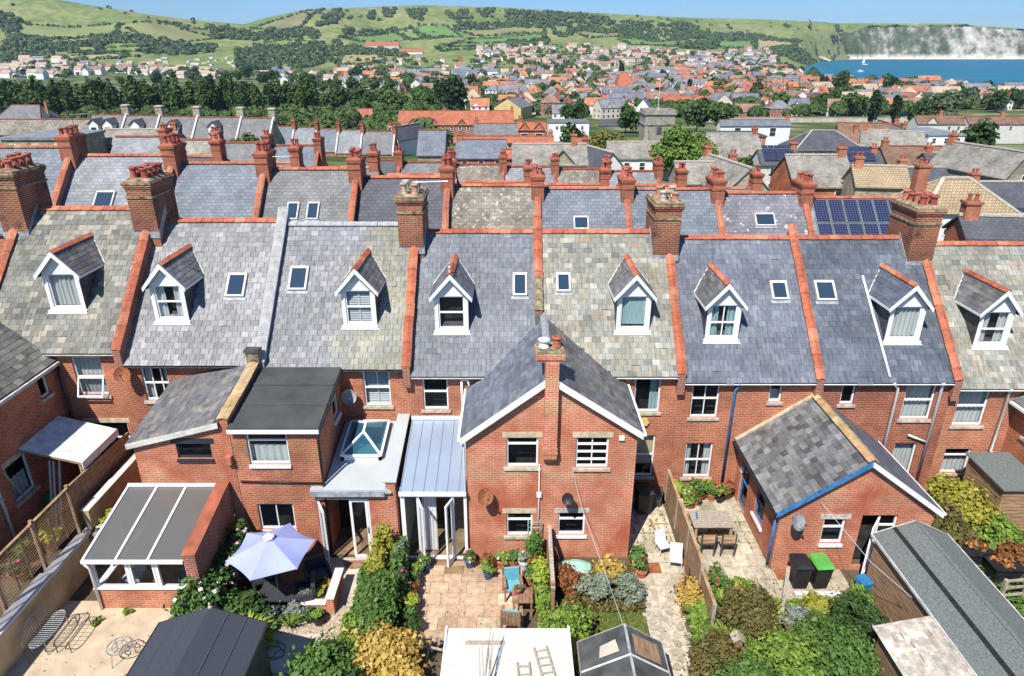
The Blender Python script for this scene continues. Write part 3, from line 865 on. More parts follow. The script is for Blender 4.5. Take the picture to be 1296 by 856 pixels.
hG = near_house('G', XF, XG, OG, 'terrace house with dark blue slates, a white pipe down its roof and two white downpipes', SL_G, M_terra,
 [(12.17, 12.67, 3.78, 4.68, dict(rails=())), (14.54, 15.65, 3.14, 4.74, dict(rails=(0.5,), curtain=NET)), (14.63, 15.48, -0.1, 2.1, dict(rails=(), curtain=NET, sill=None))],
 (14.52, 5.88, SL_G, M_terra, dict(w=1.3, rails=(), curtain=NET)), [(11.67, 12.43, 24.6, 0.86)], M_white)
hH = near_house('H', XG, XH, OH, 'terrace house with pale lichened slates beside a timber garden store and a golden bush', SL_E, M_terra,
 [(16.57, 17.69, 2.87, 4.5, dict(rails=(0.5,), curtain=NET)), (16.63, 17.64, 0.75, 1.85, dict(rails=(0.72,), curtain=NETH))],
 (17.87, 5.66, SL_W, M_terra, dict(rails=(0.46,), curtain=('sides', M_curtain))), [], M_white)
def parapet(root, x, o, cop, side=M_brick_dk, y1=25.8, y0=None, up=0.2, wid=0.27, name='parapet_wall', kneeler=True, Lc=0.5):
 y0 = y0 if y0 is not None else WY - 0.22
 h = wid / 2
 mb = MB()
 a = [(x - h, y0), (x + h, y0), (x + h, y1), (x - h, y1)]
 mb.hexa([(p[0], p[1], zroof(p[1], o) - 0.7) for p in a], [(p[0], p[1], zroof(p[1], o) + up) for p in a])
 yr, ye = WY + RUN, WY + 2 * RUN + 0.2
 zr = EAV + RISE + o
 if y1 > yr - 0.3:
  mb.hexa([(x - h, y1, zr - 0.8), (x + h, y1, zr - 0.8), (x + h, ye, EAV + o - 0.8), (x - h, ye, EAV + o - 0.8)],
    [(x - h, y1, zr + up - 0.05), (x + h, y1, zr + up - 0.05), (x + h, ye, EAV + o + up - 0.2), (x - h, ye, EAV + o + up - 0.2)])
 if kneeler:
  mb.box(x - h + 0.004, x + h - 0.004, WY - 0.2, WY - 0.002, EAV + o - 0.62, EAV + o - 0.1, 1)
  mb.box(x - h + 0.004, x + h - 0.004, WY - 0.1, WY - 0.004, EAV + o - 0.8, EAV + o - 0.622, 1)
 pw = mb.build(name, [side, M_brick], root)
 run_tiles(pw, cop, (x, y0 - 0.05, zroof(y0 - 0.05, o) + up + 0.075), (x, y1 + 0.02, zroof(y1 + 0.02, o) + up + 0.075), L=Lc, half=wid / 2 + 0.035, drop=0.07, name='coping_tile')
 return pw
M_cement = plain('cement_coping', (0.36, 0.36, 0.35), .9, .15, 3)
parapet(hA, X0_, OA, M_terra, up=0.2)
parapet(hA, XA, OA, M_terra, up=0.17)
parapet(hB, XB, OB, M_cement, M_lead, y1=26.9, up=0.2, wid=0.34, Lc=1.1)
parapet(hC, XC, OC, M_terra, up=0.15)
parapet(hD, XD, OD, M_terra, y0=24.9, y1=26.9, up=0.2, kneeler=False)
pl = parapet(hD, XD, OD, M_cap, y0=24.0, y1=24.95, up=0.22, kneeler=False)
parapet(hE, XE, OE, M_terra, up=0.15)
parapet(hF, XF, OF_, M_terra, y1=26.9, up=0.2)
parapet(hG, XG, OG, M_terra, up=0.16)
zc = lambda o: EAV + RISE + o
def stack(root, x, o, top, pots, potm, w=0.95, y0=25.78, y1=27.6):
 st = chimney(root, x - w / 2, x + w / 2, y0, y1, zroof(25.6, o) - 0.4, top, pots, potm=potm)
 sk = MB()    # lead flashing round the foot
 for y in (y0 - 0.012,):
  sk.box(x - w / 2 - 0.03, x + w / 2 + 0.03, y - 0.02, y, zroof(y0, o) - 0.1, zroof(y0, o) + 0.14)
 for sx in (-1, 1):
  xx = x + sx * (w / 2 + 0.008)
  sk.hexa([(xx - 0.012, y0, zroof(y0, o) - 0.15), (xx + 0.012, y0, zroof(y0, o) - 0.15), (xx + 0.012, 26.65, zroof(26.65, o) - 0.1), (xx - 0.012, 26.65, zroof(26.65, o) - 0.1)],
    [(xx - 0.012, y0, zroof(y0, o) + 0.2), (xx + 0.012, y0, zroof(y0, o) + 0.2), (xx + 0.012, 26.65, zroof(26.65, o) + 0.24), (xx - 0.012, 26.65, zroof(26.65, o) + 0.24)])
 sk.build('flashing', M_lead, st)
 return st
def grid_pots(x, y0, y1, n, dx=0.21, both=True):
 out = []
 for i in range(n):
  y = y0 + (y1 - y0) * (i + 0.5) / n
  out.append((x - dx, y))
  if both: out.append((x + dx, y))
 return out
stack(hA, X0_ + 0.1, OA, 11.75, grid_pots(X0_ + 0.1, 25.9, 27.5, 4), M_pot)
stack(hA, XA + 0.05, OA, 11.4, grid_pots(XA + 0.05, 25.9, 27.5, 4), M_pot)
stack(hC, XC - 0.08, OC, 10.82, [(XC - 0.28, 26.1), (XC + 0.12, 26.1), (XC - 0.28, 26.6), (XC + 0.12, 26.6)], M_pot_pale)
stack(hE, XE - 0.18, OE, 10.58, [(XE - 0.4, 26.0), (XE + 0.05, 26.0), (XE - 0.18, 26.3), (XE - 0.42, 26.7), (XE + 0.08, 26.7), (XE - 0.2, 27.2)], M_pot_pale, w=1.0)
stack(hG, XG - 0.3, OG, 10.38, grid_pots(XG - 0.3, 25.9, 27.5, 4), M_pot, w=1.0)
# == wings and extensions (parts of their house)
def slab_roof(root, pts, t, mat, name='roof'):
 """roof slab over 4 top points (counter-clockwise from above)"""
 mb = MB()
 mb.hexa([(p[0], p[1], p[2] - t) for p in pts], pts)
 return mb.build(name, mat, root)
G_A = 0.75
wa = thing('rear_wing', (-19.2, 20.5, G_A), 'gabled brick wing with green slates and white downpipe at the white canopy', 'house wing')
mb = MB()
wz = 5.72
holesR = [(21.35, 21.85, 4.55, 5.5), (18.9, 19.9, 1.9, 3.3)]
mb.wall((-16.6, 15.5), (0, 1), 6.9, G_A - 0.5, wz, [(a - 15.5, b - 15.5, c, d) for a, b, c, d in holesR], n=(1, 0, 0), rev=0.12)
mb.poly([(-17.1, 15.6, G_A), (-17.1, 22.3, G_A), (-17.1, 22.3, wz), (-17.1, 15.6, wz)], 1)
mb.wall((-21.8, 15.5), (1, 0), 5.2, G_A - 0.5, wz)
mb.poly([(-21.8, 15.5, wz), (-16.6, 15.5, wz), (-19.2, 15.5, wz + 2.3)])
mb.poly([(-21.8, 22.4, G_A - .5), (-21.8, 15.5, G_A - .5), (-21.8, 15.5, wz), (-21.8, 22.4, wz)])
mb.build('wall', [M_brick, M_room_shade], wa)
sr = math.hypot(2.75, 2.75 * 0.88)
r1 = slab_roof(wa, [(-19.2, 15.3, wz + 2.32), (-16.45, 15.3, wz - 0.1), (-16.45, 22.39, wz - 0.1), (-19.2, 22.39, wz + 2.32)], 0.1, M_darkgrey)
V = Vector((-2.75, 0, 2.42)).normalized()
lay_slates(r1, SL_A, (-16.43, 15.3, wz - 0.11), (0, 1, 0), V, 7.05, 3.62)
slab_roof(wa, [(-21.95, 15.3, wz - 0.1), (-19.2, 15.3, wz + 2.32), (-19.2, 22.39, wz + 2.32), (-21.95, 22.39, wz - 0.1)], 0.1, SP_grey, 'far_slope')
run_tiles(r1, M_terra, (-19.2, 15.3, wz + 2.44), (-19.2, 22.3, wz + 2.44))
g = MB(); g.box(-16.44, -16.33, 15.3, 22.35, wz - 0.26, wz - 0.15); g.build('gutter', M_offwhite, wa)
window(wa, RIGHT(-16.6), 21.35, 21.85, 4.55, 5.5, rails=(), lintel=M_stone, curtain=None)
window(wa, RIGHT(-16.6), 18.9, 19.9, 1.9, 3.3, rails=(), lintel=M_stone, curtain=('half', M_curtain))
pipe(wa, [(-16.5, 18.25, wz - 0.2), (-16.52, 18.25, 3.6), (-16.52, 18.3, 0.8)], M_white, 0.05)
pipe(wa, [(-16.42, 22.28, wz - 0.2), (-16.42, 22.28, 1.0)], M_black, 0.05)
pipe(wa, [(-16.42, 18.25, 2.55), (-16.42, 17.2, 2.65)], M_white, 0.035, 'waste_pipe')
GB, GC = 0.0, -0.35
FY = 19.0
XP = -9.22
wb = thing('rear_wing', (-10.8, 20.6, GB), 'brick wing with mossy lean-to slate roof and a dark narrow window', 'house wing')
mb = MB()
mb.wall((-12.3, FY), (1, 0), XP - 0.13 + 12.3, GB - 0.5, 4.2, [(-10.91 + 12.3, -9.78 + 12.3, 3.62, 4.19)], rev=0.1)
mb.poly([(-12.3, FY, 4.2), (XP - 0.13, FY, 4.2), (XP - 0.13, FY, 4.98), ])
mb.poly([(-12.3, WY, GB - .5), (-12.3, FY, GB - .5), (-12.3, FY, 4.2), (-12.3, WY, 4.75)])
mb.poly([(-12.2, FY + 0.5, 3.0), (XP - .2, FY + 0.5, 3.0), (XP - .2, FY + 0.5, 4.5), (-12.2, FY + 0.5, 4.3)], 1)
mb.build('wall', [M_brick_or, M_room_shade], wb)
zl = lambda X, Y: 4.22 + (X + 12.45) * (0.80 / 3.1) + (Y - 18.9) * (0.55 / 3.5)
rb = slab_roof(wb, [(-12.45, 18.88, zl(-12.45, 18.88)), (XP - 0.14, 18.88, zl(XP - .14, 18.88)), (XP - 0.14, 22.39, zl(XP - .14, 22.39)), (-12.45, 22.39, zl(-12.45, 22.39))], 0.08, M_darkgrey)
Ud = (Vector((-12.45, 22.39, zl(-12.45, 22.39))) - Vector((-12.45, 18.88, zl(-12.45, 18.88)))).normalized()
Ux = (Vector((XP - .14, 18.88, zl(XP - .14, 18.88))) - Vector((-12.45, 18.88, zl(-12.45, 18.88)))).normalized()
SL_MOSS = piece_mat('slate_mossy_dark', [(0.13, 0.13, 0.14), (0.17, 0.165, 0.165), (0.105, 0.105, 0.115), (0.21, 0.20, 0.175), (0.15, 0.145, 0.15)], lichen=(0.40, 0.36, 0.22), rough=0.55)
lay_slates(rb, SL_MOSS, (-12.45, 22.38, zl(-12.45, 22.38)), -Ud, Ux, 3.55, 3.12, w=0.3, g=0.2)
f = MB(); f.hexa([(-12.45, 18.85, zl(-12.45, 18.9) - 0.17), (XP - .14, 18.85, zl(XP - .14, 18.9) - 0.17), (XP - .14, 18.875, zl(XP - .14, 18.9) - 0.17), (-12.45, 18.875, zl(-12.45, 18.9) - 0.17)],
     [(-12.45, 18.85, zl(-12.45, 18.9) + 0.02), (XP - .14, 18.85, zl(XP - .14, 18.9) + 0.02), (XP - .14, 18.875, zl(XP - .14, 18.9) + 0.02), (-12.45, 18.875, zl(-12.45, 18.9) + 0.02)])
f.build('fascia', M_offwhite, wb)
g = MB(); g.box(-12.56, -12.46, 18.9, 22.36, 4.1, 4.17); g.build('gutter', M_black, wb)
M_frame_dk = plain('anthracite_frame', (0.03, 0.036, 0.045), 0.5, 0.1)
window(wb, FRONT(FY), -10.91, -9.78, 3.62, 4.19, rails=(), sill=M_frame_dk, lintel=M_frame_dk, fmat=M_frame_dk, sillw=0.03)
pz = lambda Y: 5.12 + (Y - FY) * 0.17
m = MB(); m.hexa([(XP - .13, FY - .02, -.5), (XP + .13, FY - .02, -.5), (XP + .13, WY - .01, -.5), (XP - .13, WY - .01, -.5)],
     [(XP - .13, FY - .02, pz(FY)), (XP + .13, FY - .02, pz(FY)), (XP + .13, WY - .01, pz(WY)), (XP - .13, WY - .01, pz(WY))])
m.box(XP - 0.1, XP + 0.1, FY - 0.2, FY - 0.021, 3.5, 3.78)
pp = m.build('parapet_wall', M_brick_or, wb)
M_cop = piece_mat('coping_lichen', [(0.40, 0.27, 0.13), (0.46, 0.35, 0.2), (0.36, 0.22, 0.12)], rough=0.9, streak=False, lichen=(0.2, 0.16, 0.1))
run_tiles(pp, M_cop, (XP, FY - 0.08, pz(FY) + 0.06), (XP, WY - 0.02, pz(WY) + 0.06), L=0.62, half=0.19, drop=0.05, name='coping_stone')
ch = MB(); ch.box(XP - .24, XP + .2, WY - 0.35, WY - 0.02, 5.4, 6.05); ch.box(XP - .29, XP + .25, WY - 0.4, WY - 0.02, 6.05, 6.13, 1)
ch.build('parapet_end', [M_cap, M_darkgrey], wb)
wc = thing('rear_wing', (-7.7, 20.6, GC), 'brick wing with dark flat felt roof and white windows by the lavender parasol', 'house wing')
XR = -6.3
mb = MB()
x0 = XP + 0.132
hl = [(-8.6, -7.27, 3.39, 4.55), (-8.61, -7.4, 0.75, 1.82)]
mb.wall((x0, FY), (1, 0), XR - x0, GC - 0.3, 4.72, [(a - x0, b - x0, c, d) for a, b, c, d in hl], rev=0.12)
mb.wall((XR, FY), (0, 1), WY - FY, GC - 0.3, 4.72, [(21.1 - FY, 21.9 - FY, 3.75, 4.68)], n=(1, 0, 0), rev=0.12)
mb.poly([(XR, FY, 4.72), (XR, WY, 4.72), (XR, WY, 5.25)])
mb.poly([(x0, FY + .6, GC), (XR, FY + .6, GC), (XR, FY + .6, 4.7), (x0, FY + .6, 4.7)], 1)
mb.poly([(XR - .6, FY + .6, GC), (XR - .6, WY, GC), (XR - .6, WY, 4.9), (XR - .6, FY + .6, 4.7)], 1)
mb.build('wall', [M_brick, M_room_shade], wc)
M_felt = plain('roof_felt_dark', (0.075, 0.08, 0.08), 0.8, 0.3, 1.2, 0.3, 60, col2=(0.042, 0.045, 0.047))
slab_roof(wc, [(x0, FY - 0.16, 4.86), (XR + 0.14, FY - 0.16, 4.86), (XR + 0.14, WY - 0.19, 5.4), (x0, WY - 0.19, 5.4)], 0.06, M_felt)
for yy in (20.0, 21.1):
 q = MB(); z = 4.862 + (yy - FY + .16) * 0.1684; q.hexa([(x0 + .01, yy, z), (XR + .13, yy, z), (XR + .13, yy + .09, z + .012), (x0 + .01, yy + .09, z + .012)], [(x0 + .01, yy, z + .008), (XR + .13, yy, z + .008), (XR + .13, yy + .09, z + .024), (x0 + .01, yy + .09, z + .024)]); q.build('felt_lap', M_felt, wc)
f = MB(); f.box(x0, XR + 0.145, FY - 0.19, FY - 0.165, 4.66, 4.8); f.build('fascia', M_upvc, wc)
f = MB(); f.hexa([(XR + .145, FY - .16, 4.6), (XR + .17, FY - .16, 4.6), (XR + .17, WY - .2, 5.15), (XR + .145, WY - .2, 5.15)], [(XR + .145, FY - .16, 4.8), (XR + .17, FY - .16, 4.8), (XR + .17, WY - .2, 5.35), (XR + .145, WY - .2, 5.35)]); f.build('side_fascia', M_darkgrey, wc)
window(wc, FRONT(FY), -8.6, -7.27, 3.39, 4.55, rails=(0.78,), lintel=M_stone, sill=M_upvc, curtain=NETH, sillw=0.02)
window(wc, FRONT(FY), -8.61, -7.4, 0.75, 1.82, rails=(), mull=(0.5,), sill=M_upvc, sillw=0.02)
window(wc, RIGHT(XR), 21.1, 21.9, 3.75, 4.68, rails=(0.75,), sill=M_upvc, sillw=0.02)
pipe(wc, [(XR + .09, FY - .12, 4.6), (XR + 0.05, FY - .05, 4.3), (XR + 0.05, FY - .05, -.2)], M_black, 0.045)
pipe(wc, [(x0 + .1, FY - .04, 2.75), (XR, FY - .04, 2.68)], M_black, 0.035, 'waste_pipe')
EY = 18.9
ec = thing('garden_extension', (-5.2, 20.6, GC), 'flat grey roofed extension with glass roof lantern and open white patio doors', 'extension')
ex0, ex1 = -6.24, -3.9
zf = lambda Y: 2.55 + (Y - EY) * 0.15
mb = MB()
mb.wall((-6.6, EY), (1, 0), 2.7, GC - .3, 2.45, [(0.05, 1.8, GC - .25, 2.1)], rev=0.12)
mb.box(-4.2, -3.88, EY - 0.02, WY - .01, GC - 0.3, 2.62)
mb.hexa([(-4.2, EY - .02, 2.62), (-3.88, EY - .02, 2.62), (-3.88, WY - .01, 2.62), (-4.2, WY - .01, 2.62)], [(-4.2, EY - .02, 2.78), (-3.88, EY - .02, 2.78), (-3.88, WY - .01, 3.34), (-4.2, WY - .01, 3.34)])
mb.poly([(-6.5, EY + 1.6, GC), (-4.3, EY + 1.6, GC), (-4.3, EY + 1.6, 2.5), (-6.5, EY + 1.6, 2.5)], 1)
mb.poly([(-6.55, EY + .15, GC - .02), (-4.3, EY + .15, GC - .02), (-4.3, EY + 2.6, GC - .02), (-6.55, EY + 2.6, GC - .02)], 2)
mb.build('wall', [M_brick_or, M_room_shade, M_wood], ec)
M_grp = plain('grey_grp_roof', (0.43, 0.46, 0.46), 0.45, 0.06, 0.8, 0.05)
rr = MB()
rr.hexa([(-6.24, EY - .14, zf(EY) - .14), (-4.0, EY - .14, zf(EY) - .14), (-4.0, WY - .01, zf(WY) - .14), (-6.24, WY - .01, zf(WY) - .14)],
  [(-6.24, EY - .14, zf(EY)), (-4.205, EY - .14, zf(EY)), (-4.205, WY - .01, zf(WY)), (-6.24, WY - .01, zf(WY))])
rr.box(-6.68, -6.242, EY - .14, EY + .1, zf(EY) - .14, zf(EY) + .002)
rr.build('roof', M_grp, ec)
cp = MB(); cp.hexa([(-4.27, EY - .07, 2.785), (-3.82, EY - .07, 2.785), (-3.82, WY - .02, 3.345), (-4.27, WY - .02, 3.345)], [(-4.27, EY - .07, 2.835), (-3.82, EY - .07, 2.835), (-3.82, WY - .02, 3.395), (-4.27, WY - .02, 3.395)]); cp.build('coping', M_grp, ec)
f = MB(); f.box(-6.66, -4.22, EY - .17, EY - .145, 2.3, 2.5); f.build('fascia', M_lead, ec)
ln = MB()
lx0, lx1, ly0, ly1 = -5.95, -4.55, 20.2, 22.1
b0 = lambda X, Y: zf(Y)
ln.box(lx0, lx1, ly0, ly0 + .1, zf(ly0) - .1, zf(ly0) + .22); ln.box(lx0, lx1, ly1 - .1, ly1, zf(ly1) - .1, zf(ly1) + .22)
for xx in (lx0, lx1 - .1): ln.hexa([(xx, ly0, zf(ly0) - .1), (xx + .1, ly0, zf(ly0) - .1), (xx + .1, ly1, zf(ly1) - .1), (xx, ly1, zf(ly1) - .1)], [(xx, ly0, zf(ly0) + .22), (xx + .1, ly0, zf(ly0) + .22), (xx + .1, ly1, zf(ly1) + .22), (xx, ly1, zf(ly1) + .22)])
lantern = ln.build('roof_lantern', M_upvc, ec)
zb0, zb1 = zf(ly0) + .22, zf(ly1) + .22
cA, cB, cC_, cD = (lx0, ly0, zb0), (lx1, ly0, zb0), (lx1, ly1, zb1), (lx0, ly1, zb1)
xm = (lx0 + lx1) / 2
rA, rB = (xm, ly0 + .72, zb0 + .52), (xm, ly1 - .72, zb1 + .35)
for p, q in ((cA, rA), (cB, rA), (cC_, rB), (cD, rB), (rA, rB), (cA, cB), (cB, cC_), (cC_, cD), (cD, cA)):
 k = MB(); k.bar(p, q, 0.075, 0.06); k.build('glazing_bar', M_upvc, lantern)
M_glass_lan = glass_mat('lantern_glass', (0.55, 0.85, 0.92), 0.4)
MATS['lantern_glass'].node_tree.nodes['Principled BSDF'].inputs['Base Color'].default_value = (.03, .12, .18, 1)  # teal base colour paints the sky's reflection into the glazing
for poly in ((cA, cB, rA), (cB, cC_, rB, rA), (cC_, cD, rB), (cD, cA, rA, rB)):
 k = MB(); k.poly(poly); k.build('pane', M_glass_lan, lantern)
rm = MB(); rm.poly([(lx0 + .1, ly0 + .1, zf(ly0) + .01), (lx1 - .1, ly0 + .1, zf(ly0) + .01), (lx1 - .1, ly1 - .1, zf(ly1) + .01), (lx0 + .1, ly1 - .1, zf(ly1) + .01)]); rm.build('well_shade_sheet', M_room_shade, lantern)  # flat dark sheet on the uncut roof, painting shade below the lantern
def glazed_leaf(parent, F, u0, u1, z0, z1, name='door', fw=0.085, mat=None, bars=()):
 mb = MB()
 F.box(mb, u0, u0 + fw, -.03, .03, z0, z1); F.box(mb, u1 - fw, u1, -.03, .03, z0, z1)
 F.box(mb, u0 + fw, u1 - fw, -.03, .03, z0, z0 + fw * 1.6); F.box(mb, u0 + fw, u1 - fw, -.03, .03, z1 - fw, z1)
 for r in bars:
  z = z0 + (z1 - z0) * r; F.box(mb, u0 + fw, u1 - fw, -.025, .028, z - .03, z + .03)
 d = mb.build(name, mat or M_upvc, parent)
 p = MB(); p.poly([F(u0 + fw, 0, z0 + fw), F(u1 - fw, 0, z0 + fw), F(u1 - fw, 0, z1 - fw), F(u0 + fw, 0, z1 - fw)]); p.build('pane', M_glass, d)
 hd = MB(); F.box(hd, u1 - fw * .7, u1 - fw * .3, .03, .07, (z0 + z1) / 2 - .12, (z0 + z1) / 2 + .12); hd.build('handle', M_metal, d)
 return d
fr = MB(); F = FRONT(EY)
F.box(fr, -6.55, -6.49, -.11, -.04, GC - .2, 2.1); F.box(fr, -4.86, -4.8, -.11, -.04, GC - .2, 2.1); F.box(fr, -6.49, -4.86, -.11, -.04, 2.04, 2.1); F.box(fr, -6.49, -4.86, -.14, .02, GC - .2, GC - .1)
fr.build('door_frame', M_upvc, ec)
glazed_leaf(ec, Fr((0, EY + .07), (1, 0), (0, -1)), -5.48, -4.87, GC - .08, 2.03)
a = math.radians(62)
glazed_leaf(ec, Fr((-6.48, EY - .05), (math.cos(a), -math.sin(a)), (-math.sin(a), -math.cos(a))), 0.0, 0.66, GC - .08, 2.03)
cd = thing('sun_room', (-2.65, 20.6, -0.4), 'white lean-to sun room with pale blue metal sheet roof and open doors', 'conservatory')
G_D = -0.42
M_sheet = plain('blue_grey_sheet', (0.37, 0.45, 0.56), 0.35, 0.06, 0.6, metal=0.3)
zd = lambda Y: 2.44 + (Y - 18.85) * 0.205
rs = MB()
rs.hexa([(-3.74, 18.8, zd(18.8) - .03), (-1.54, 18.8, zd(18.8) - .03), (-1.54, 22.38, zd(22.38) - .03), (-3.74, 22.38, zd(22.38) - .03)], [(-3.74, 18.8, zd(18.8)), (-1.54, 18.8, zd(18.8)), (-1.54, 22.38, zd(22.38)), (-3.74, 22.38, zd(22.38))])
rsh = rs.build('sheet_roof', M_sheet, cd)
for xx in (-3.72, -3.33, -2.95, -2.56, -2.17, -1.78, -1.56):
 k = MB(); k.bar((xx, 18.79, zd(18.79) + .018), (xx, 22.37, zd(22.37) + .018), .035, .035); k.build('seam', M_sheet, rsh)
k = MB(); k.box(-3.76, -1.52, 18.76, 18.8, zd(18.8) - .13, zd(18.8) + .03); k.box(-3.76, -1.52, 22.3, 22.385, zd(22.3) + .03, zd(22.38) + .13); k.build('edge_trim', M_white, cd)
k = MB(); F = FRONT(18.9)
for u0, u1 in ((-3.74, -3.6), (-3.2, -3.12), (-2.02, -1.94), (-1.62, -1.52)): F.box(k, u0, u1, -.05, .03, G_D, 2.3)
F.box(k, -3.74, -1.52, -.05, .04, 2.2, 2.34); F.box(k, -3.6, -3.2, -.05, .03, G_D, G_D + .1); F.box(k, -1.94, -1.62, -.05, .03, G_D, G_D + .1); F.box(k, -3.12, -2.02, -.12, .04, G_D, G_D + .06)
k.box(-3.74, -3.68, 18.95, 22.35, G_D, 2.4); k.box(-1.6, -1.53, 18.95, 22.35, G_D, 2.4)
k.build('frame', M_upvc, cd)
for u0, u1 in ((-3.6, -3.2), (-1.94, -1.62)):
 p = MB(); p.poly([F(u0, -.01, G_D + .1), F(u1, -.01, G_D + .1), F(u1, -.01, 2.2), F(u0, -.01, 2.2)]); p.build('pane', glass_mat('aqua_glass', (0.72, 0.9, 0.9), 0.7) if 'aqua_glass' not in MATS else MATS['aqua_glass'], cd)
for px, ang, w_ in ((-3.14, 70, 0.55), (-2.0, 112, 0.5)):
 a = math.radians(ang)
 glazed_leaf(cd, Fr((px, 18.86), (math.cos(a), -math.sin(a)), (-math.sin(a), -math.cos(a))), 0.0, w_, G_D + .06, 2.15)
c = MB()
for a0, a1 in ((-3.08, -2.6), (-2.3, -2.02)):
 n = 12
 for i in range(n if a0 < -3 else 0):
  u, v = a0 + (a1 - a0) * i / n, a0 + (a1 - a0) * (i + 1) / n
  c.poly([(u, 19.3 + .03 * math.sin(i * 2.1), G_D + .05), (v, 19.3 + .03 * math.sin(i * 2.1 + 2.1), G_D + .05), (v, 19.3 + .03 * math.sin(i * 2.1 + 2.1), 2.2), (u, 19.3 + .03 * math.sin(i * 2.1), 2.2)])
c.build('white_curtain', M_white, cd)
k = MB(); k.poly([(-3.68, 21.6, G_D), (-1.6, 21.6, G_D), (-1.6, 21.6, 2.9), (-3.68, 21.6, 2.9)]); k.poly([(-3.68, 19.0, G_D - .01), (-1.6, 19.0, G_D - .01), (-1.6, 21.6, G_D - .01), (-3.68, 21.6, G_D - .01)], 1); k.build('inner_wall', [M_brick_dk, M_wood], cd)
wd = thing('rear_wing', (1.2, 20.7, -0.45), 'two storey gabled brick wing with slate roof and a small stack on its gable', 'house wing')
FX0, FX1, GY = -1.5, 4.05, 19.0
hl = [(-0.18, 0.85, 3.3, 4.42), (2.08, 3.14, 3.27, 4.42), (-0.19, 0.7, 0.5, 1.44), (1.57, 2.49, 0.53, 1.46)]
M_brick_g = coursed('brick_gable', (0.59, 0.205, 0.10), (0.48, 0.145, 0.07), (0.62, 0.47, 0.35), 0.225, 0.075, 0.011, var=0.28, stain=((0.40, 0.11, 0.055), 0.42, 0.42, 0.64))
mb = MB()
mb.wall((FX0, GY), (1, 0), FX1 - FX0, -0.9, 4.45, [(a - FX0, b - FX0, c, d) for a, b, c, d in hl], rev=0.12)
mb.poly([(FX0, GY, 4.45), (FX1, GY, 4.45), (FX1, GY, 4.6), (1.22, GY, 6.55)])
mb.poly([(FX0, WY, -.9), (FX0, GY, -.9), (FX0, GY, 4.45), (FX0, WY, 4.45)])
mb.wall((FX1, GY), (0, 1), WY - GY, -0.9, 4.6, n=(1, 0, 0))
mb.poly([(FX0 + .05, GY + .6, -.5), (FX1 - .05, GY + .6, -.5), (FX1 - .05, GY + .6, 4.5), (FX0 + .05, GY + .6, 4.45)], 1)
mb.build('wall', [M_brick_g, M_room_shade], wd)
rX, rZ, rYb = 1.2, 6.68, 24.15
lE, rE = (-1.66, 4.46), (4.2, 4.66)
for nm, (ex, ez), mt in (('left_slope', lE, SL_F), ('right_slope', rE, SL_W)):
 sx = -1 if ex < rX else 1
 a = [(ex, 18.82, ez), (rX, 18.82, rZ), (rX, rYb, rZ), (ex, 22.38, ez)]
 r1 = slab_roof(wd, a if sx < 0 else a[::-1], 0.1, M_darkgrey, nm)
 V = Vector((rX - ex, 0, rZ - ez)); L = V.length
 if sx > 0: P0, U = (ex, 18.82, ez), (0, 1, 0)
 else: P0, U = (ex, 18.82 + 5.4, ez), (0, -1, 0)
 Vn = V.normalized()
 def skp(u, v, P0=Vector(P0), U=Vector(U), Vn=Vn):
  p = P0 + U * u + Vn * v
  return p.y > WY - 0.05 and p.z < zroof(p.y, 0) - 0.02
 lay_slates(r1, mt, P0, U, Vn, 5.4, L, skip=skp)
 k = MB(); s_ = [(ex, 18.78, ez - .2), (rX, 18.78, rZ - .22), (rX, 18.815, rZ - .22), (ex, 18.815, ez - .2)]
 t_ = [(ex, 18.78, ez + .03), (rX, 18.78, rZ + .03), (rX, 18.815, rZ + .03), (ex, 18.815, ez + .03)]
 k.hexa(s_ if sx < 0 else s_[::-1], t_ if sx < 0 else t_[::-1]); k.build('barge_board', M_white, wd)
 k = MB(); k.bar((ex + sx * .05, 18.8, ez - .05), (ex + sx * .05, 22.38, ez - .05), .1, .07); k.build('gutter', M_white, wd)
 k = MB(); k.bar((ex + (0.75 if sx < 0 else -.4), 22.35, ez + (0.6 if sx < 0 else .33)), (rX, rYb, rZ + .04), .1, .03); k.build('valley_lead', M_offwhite, wd)
run_tiles(wd, M_lead, (rX, 19.75, rZ + .09), (rX, rYb, rZ + .09), L=.45, half=.13, drop=.09)
st = MB()
st.box(1.02, 1.44, 18.74, 18.998, 3.75, 6.5)
st.hexa([(1.05, 18.96, 3.5), (1.41, 18.96, 3.5), (1.41, 18.998, 3.5), (1.05, 18.998, 3.5)], [(1.02, 18.74, 3.75), (1.44, 18.74, 3.75), (1.44, 18.998, 3.75), (1.02, 18.998, 3.75)])
st.box(0.99, 1.47, 18.71, 18.998, 3.95, 4.02); st.box(1.0, 1.46, 18.72, 18.998, 4.1, 4.16)
st.box(1.02, 1.44, 18.74, 19.5, 6.5, 7.16); st.box(0.78, 1.56, 18.85, 19.62, 7.16, 7.26); st.box(0.72, 1.62, 18.8, 19.68, 7.26, 7.42); st.box(0.76, 1.58, 18.84, 19.64, 7.42, 7.5, 1)
stk = st.build('flue_stack', [M_brick_g, M_cap], wd)
key = list(POTS)[0]
piece('chimney_pot', pot_mesh('chimney_pot', M_white, .3, .15), stk, (0.98, 19.2, 7.5)); piece('chimney_pot', pot_mesh('chimney_pot', M_pot, .36, .13), stk, (1.38, 19.25, 7.5))
wk = dict(sill=M_stone_grey, lintel=M_stone)
window(wd, FRONT(GY), *hl[0], rails=(0.76,), **wk)
window(wd, FRONT(GY), *hl[1], rails=(0.25, 0.5, 0.75), mull=(0.5,), **wk)
window(wd, FRONT(GY), *hl[2], rails=(0.68,), **wk)
window(wd, FRONT(GY), *hl[3], rails=(0.68,), sill=M_upvc, lintel=M_stone_grey)
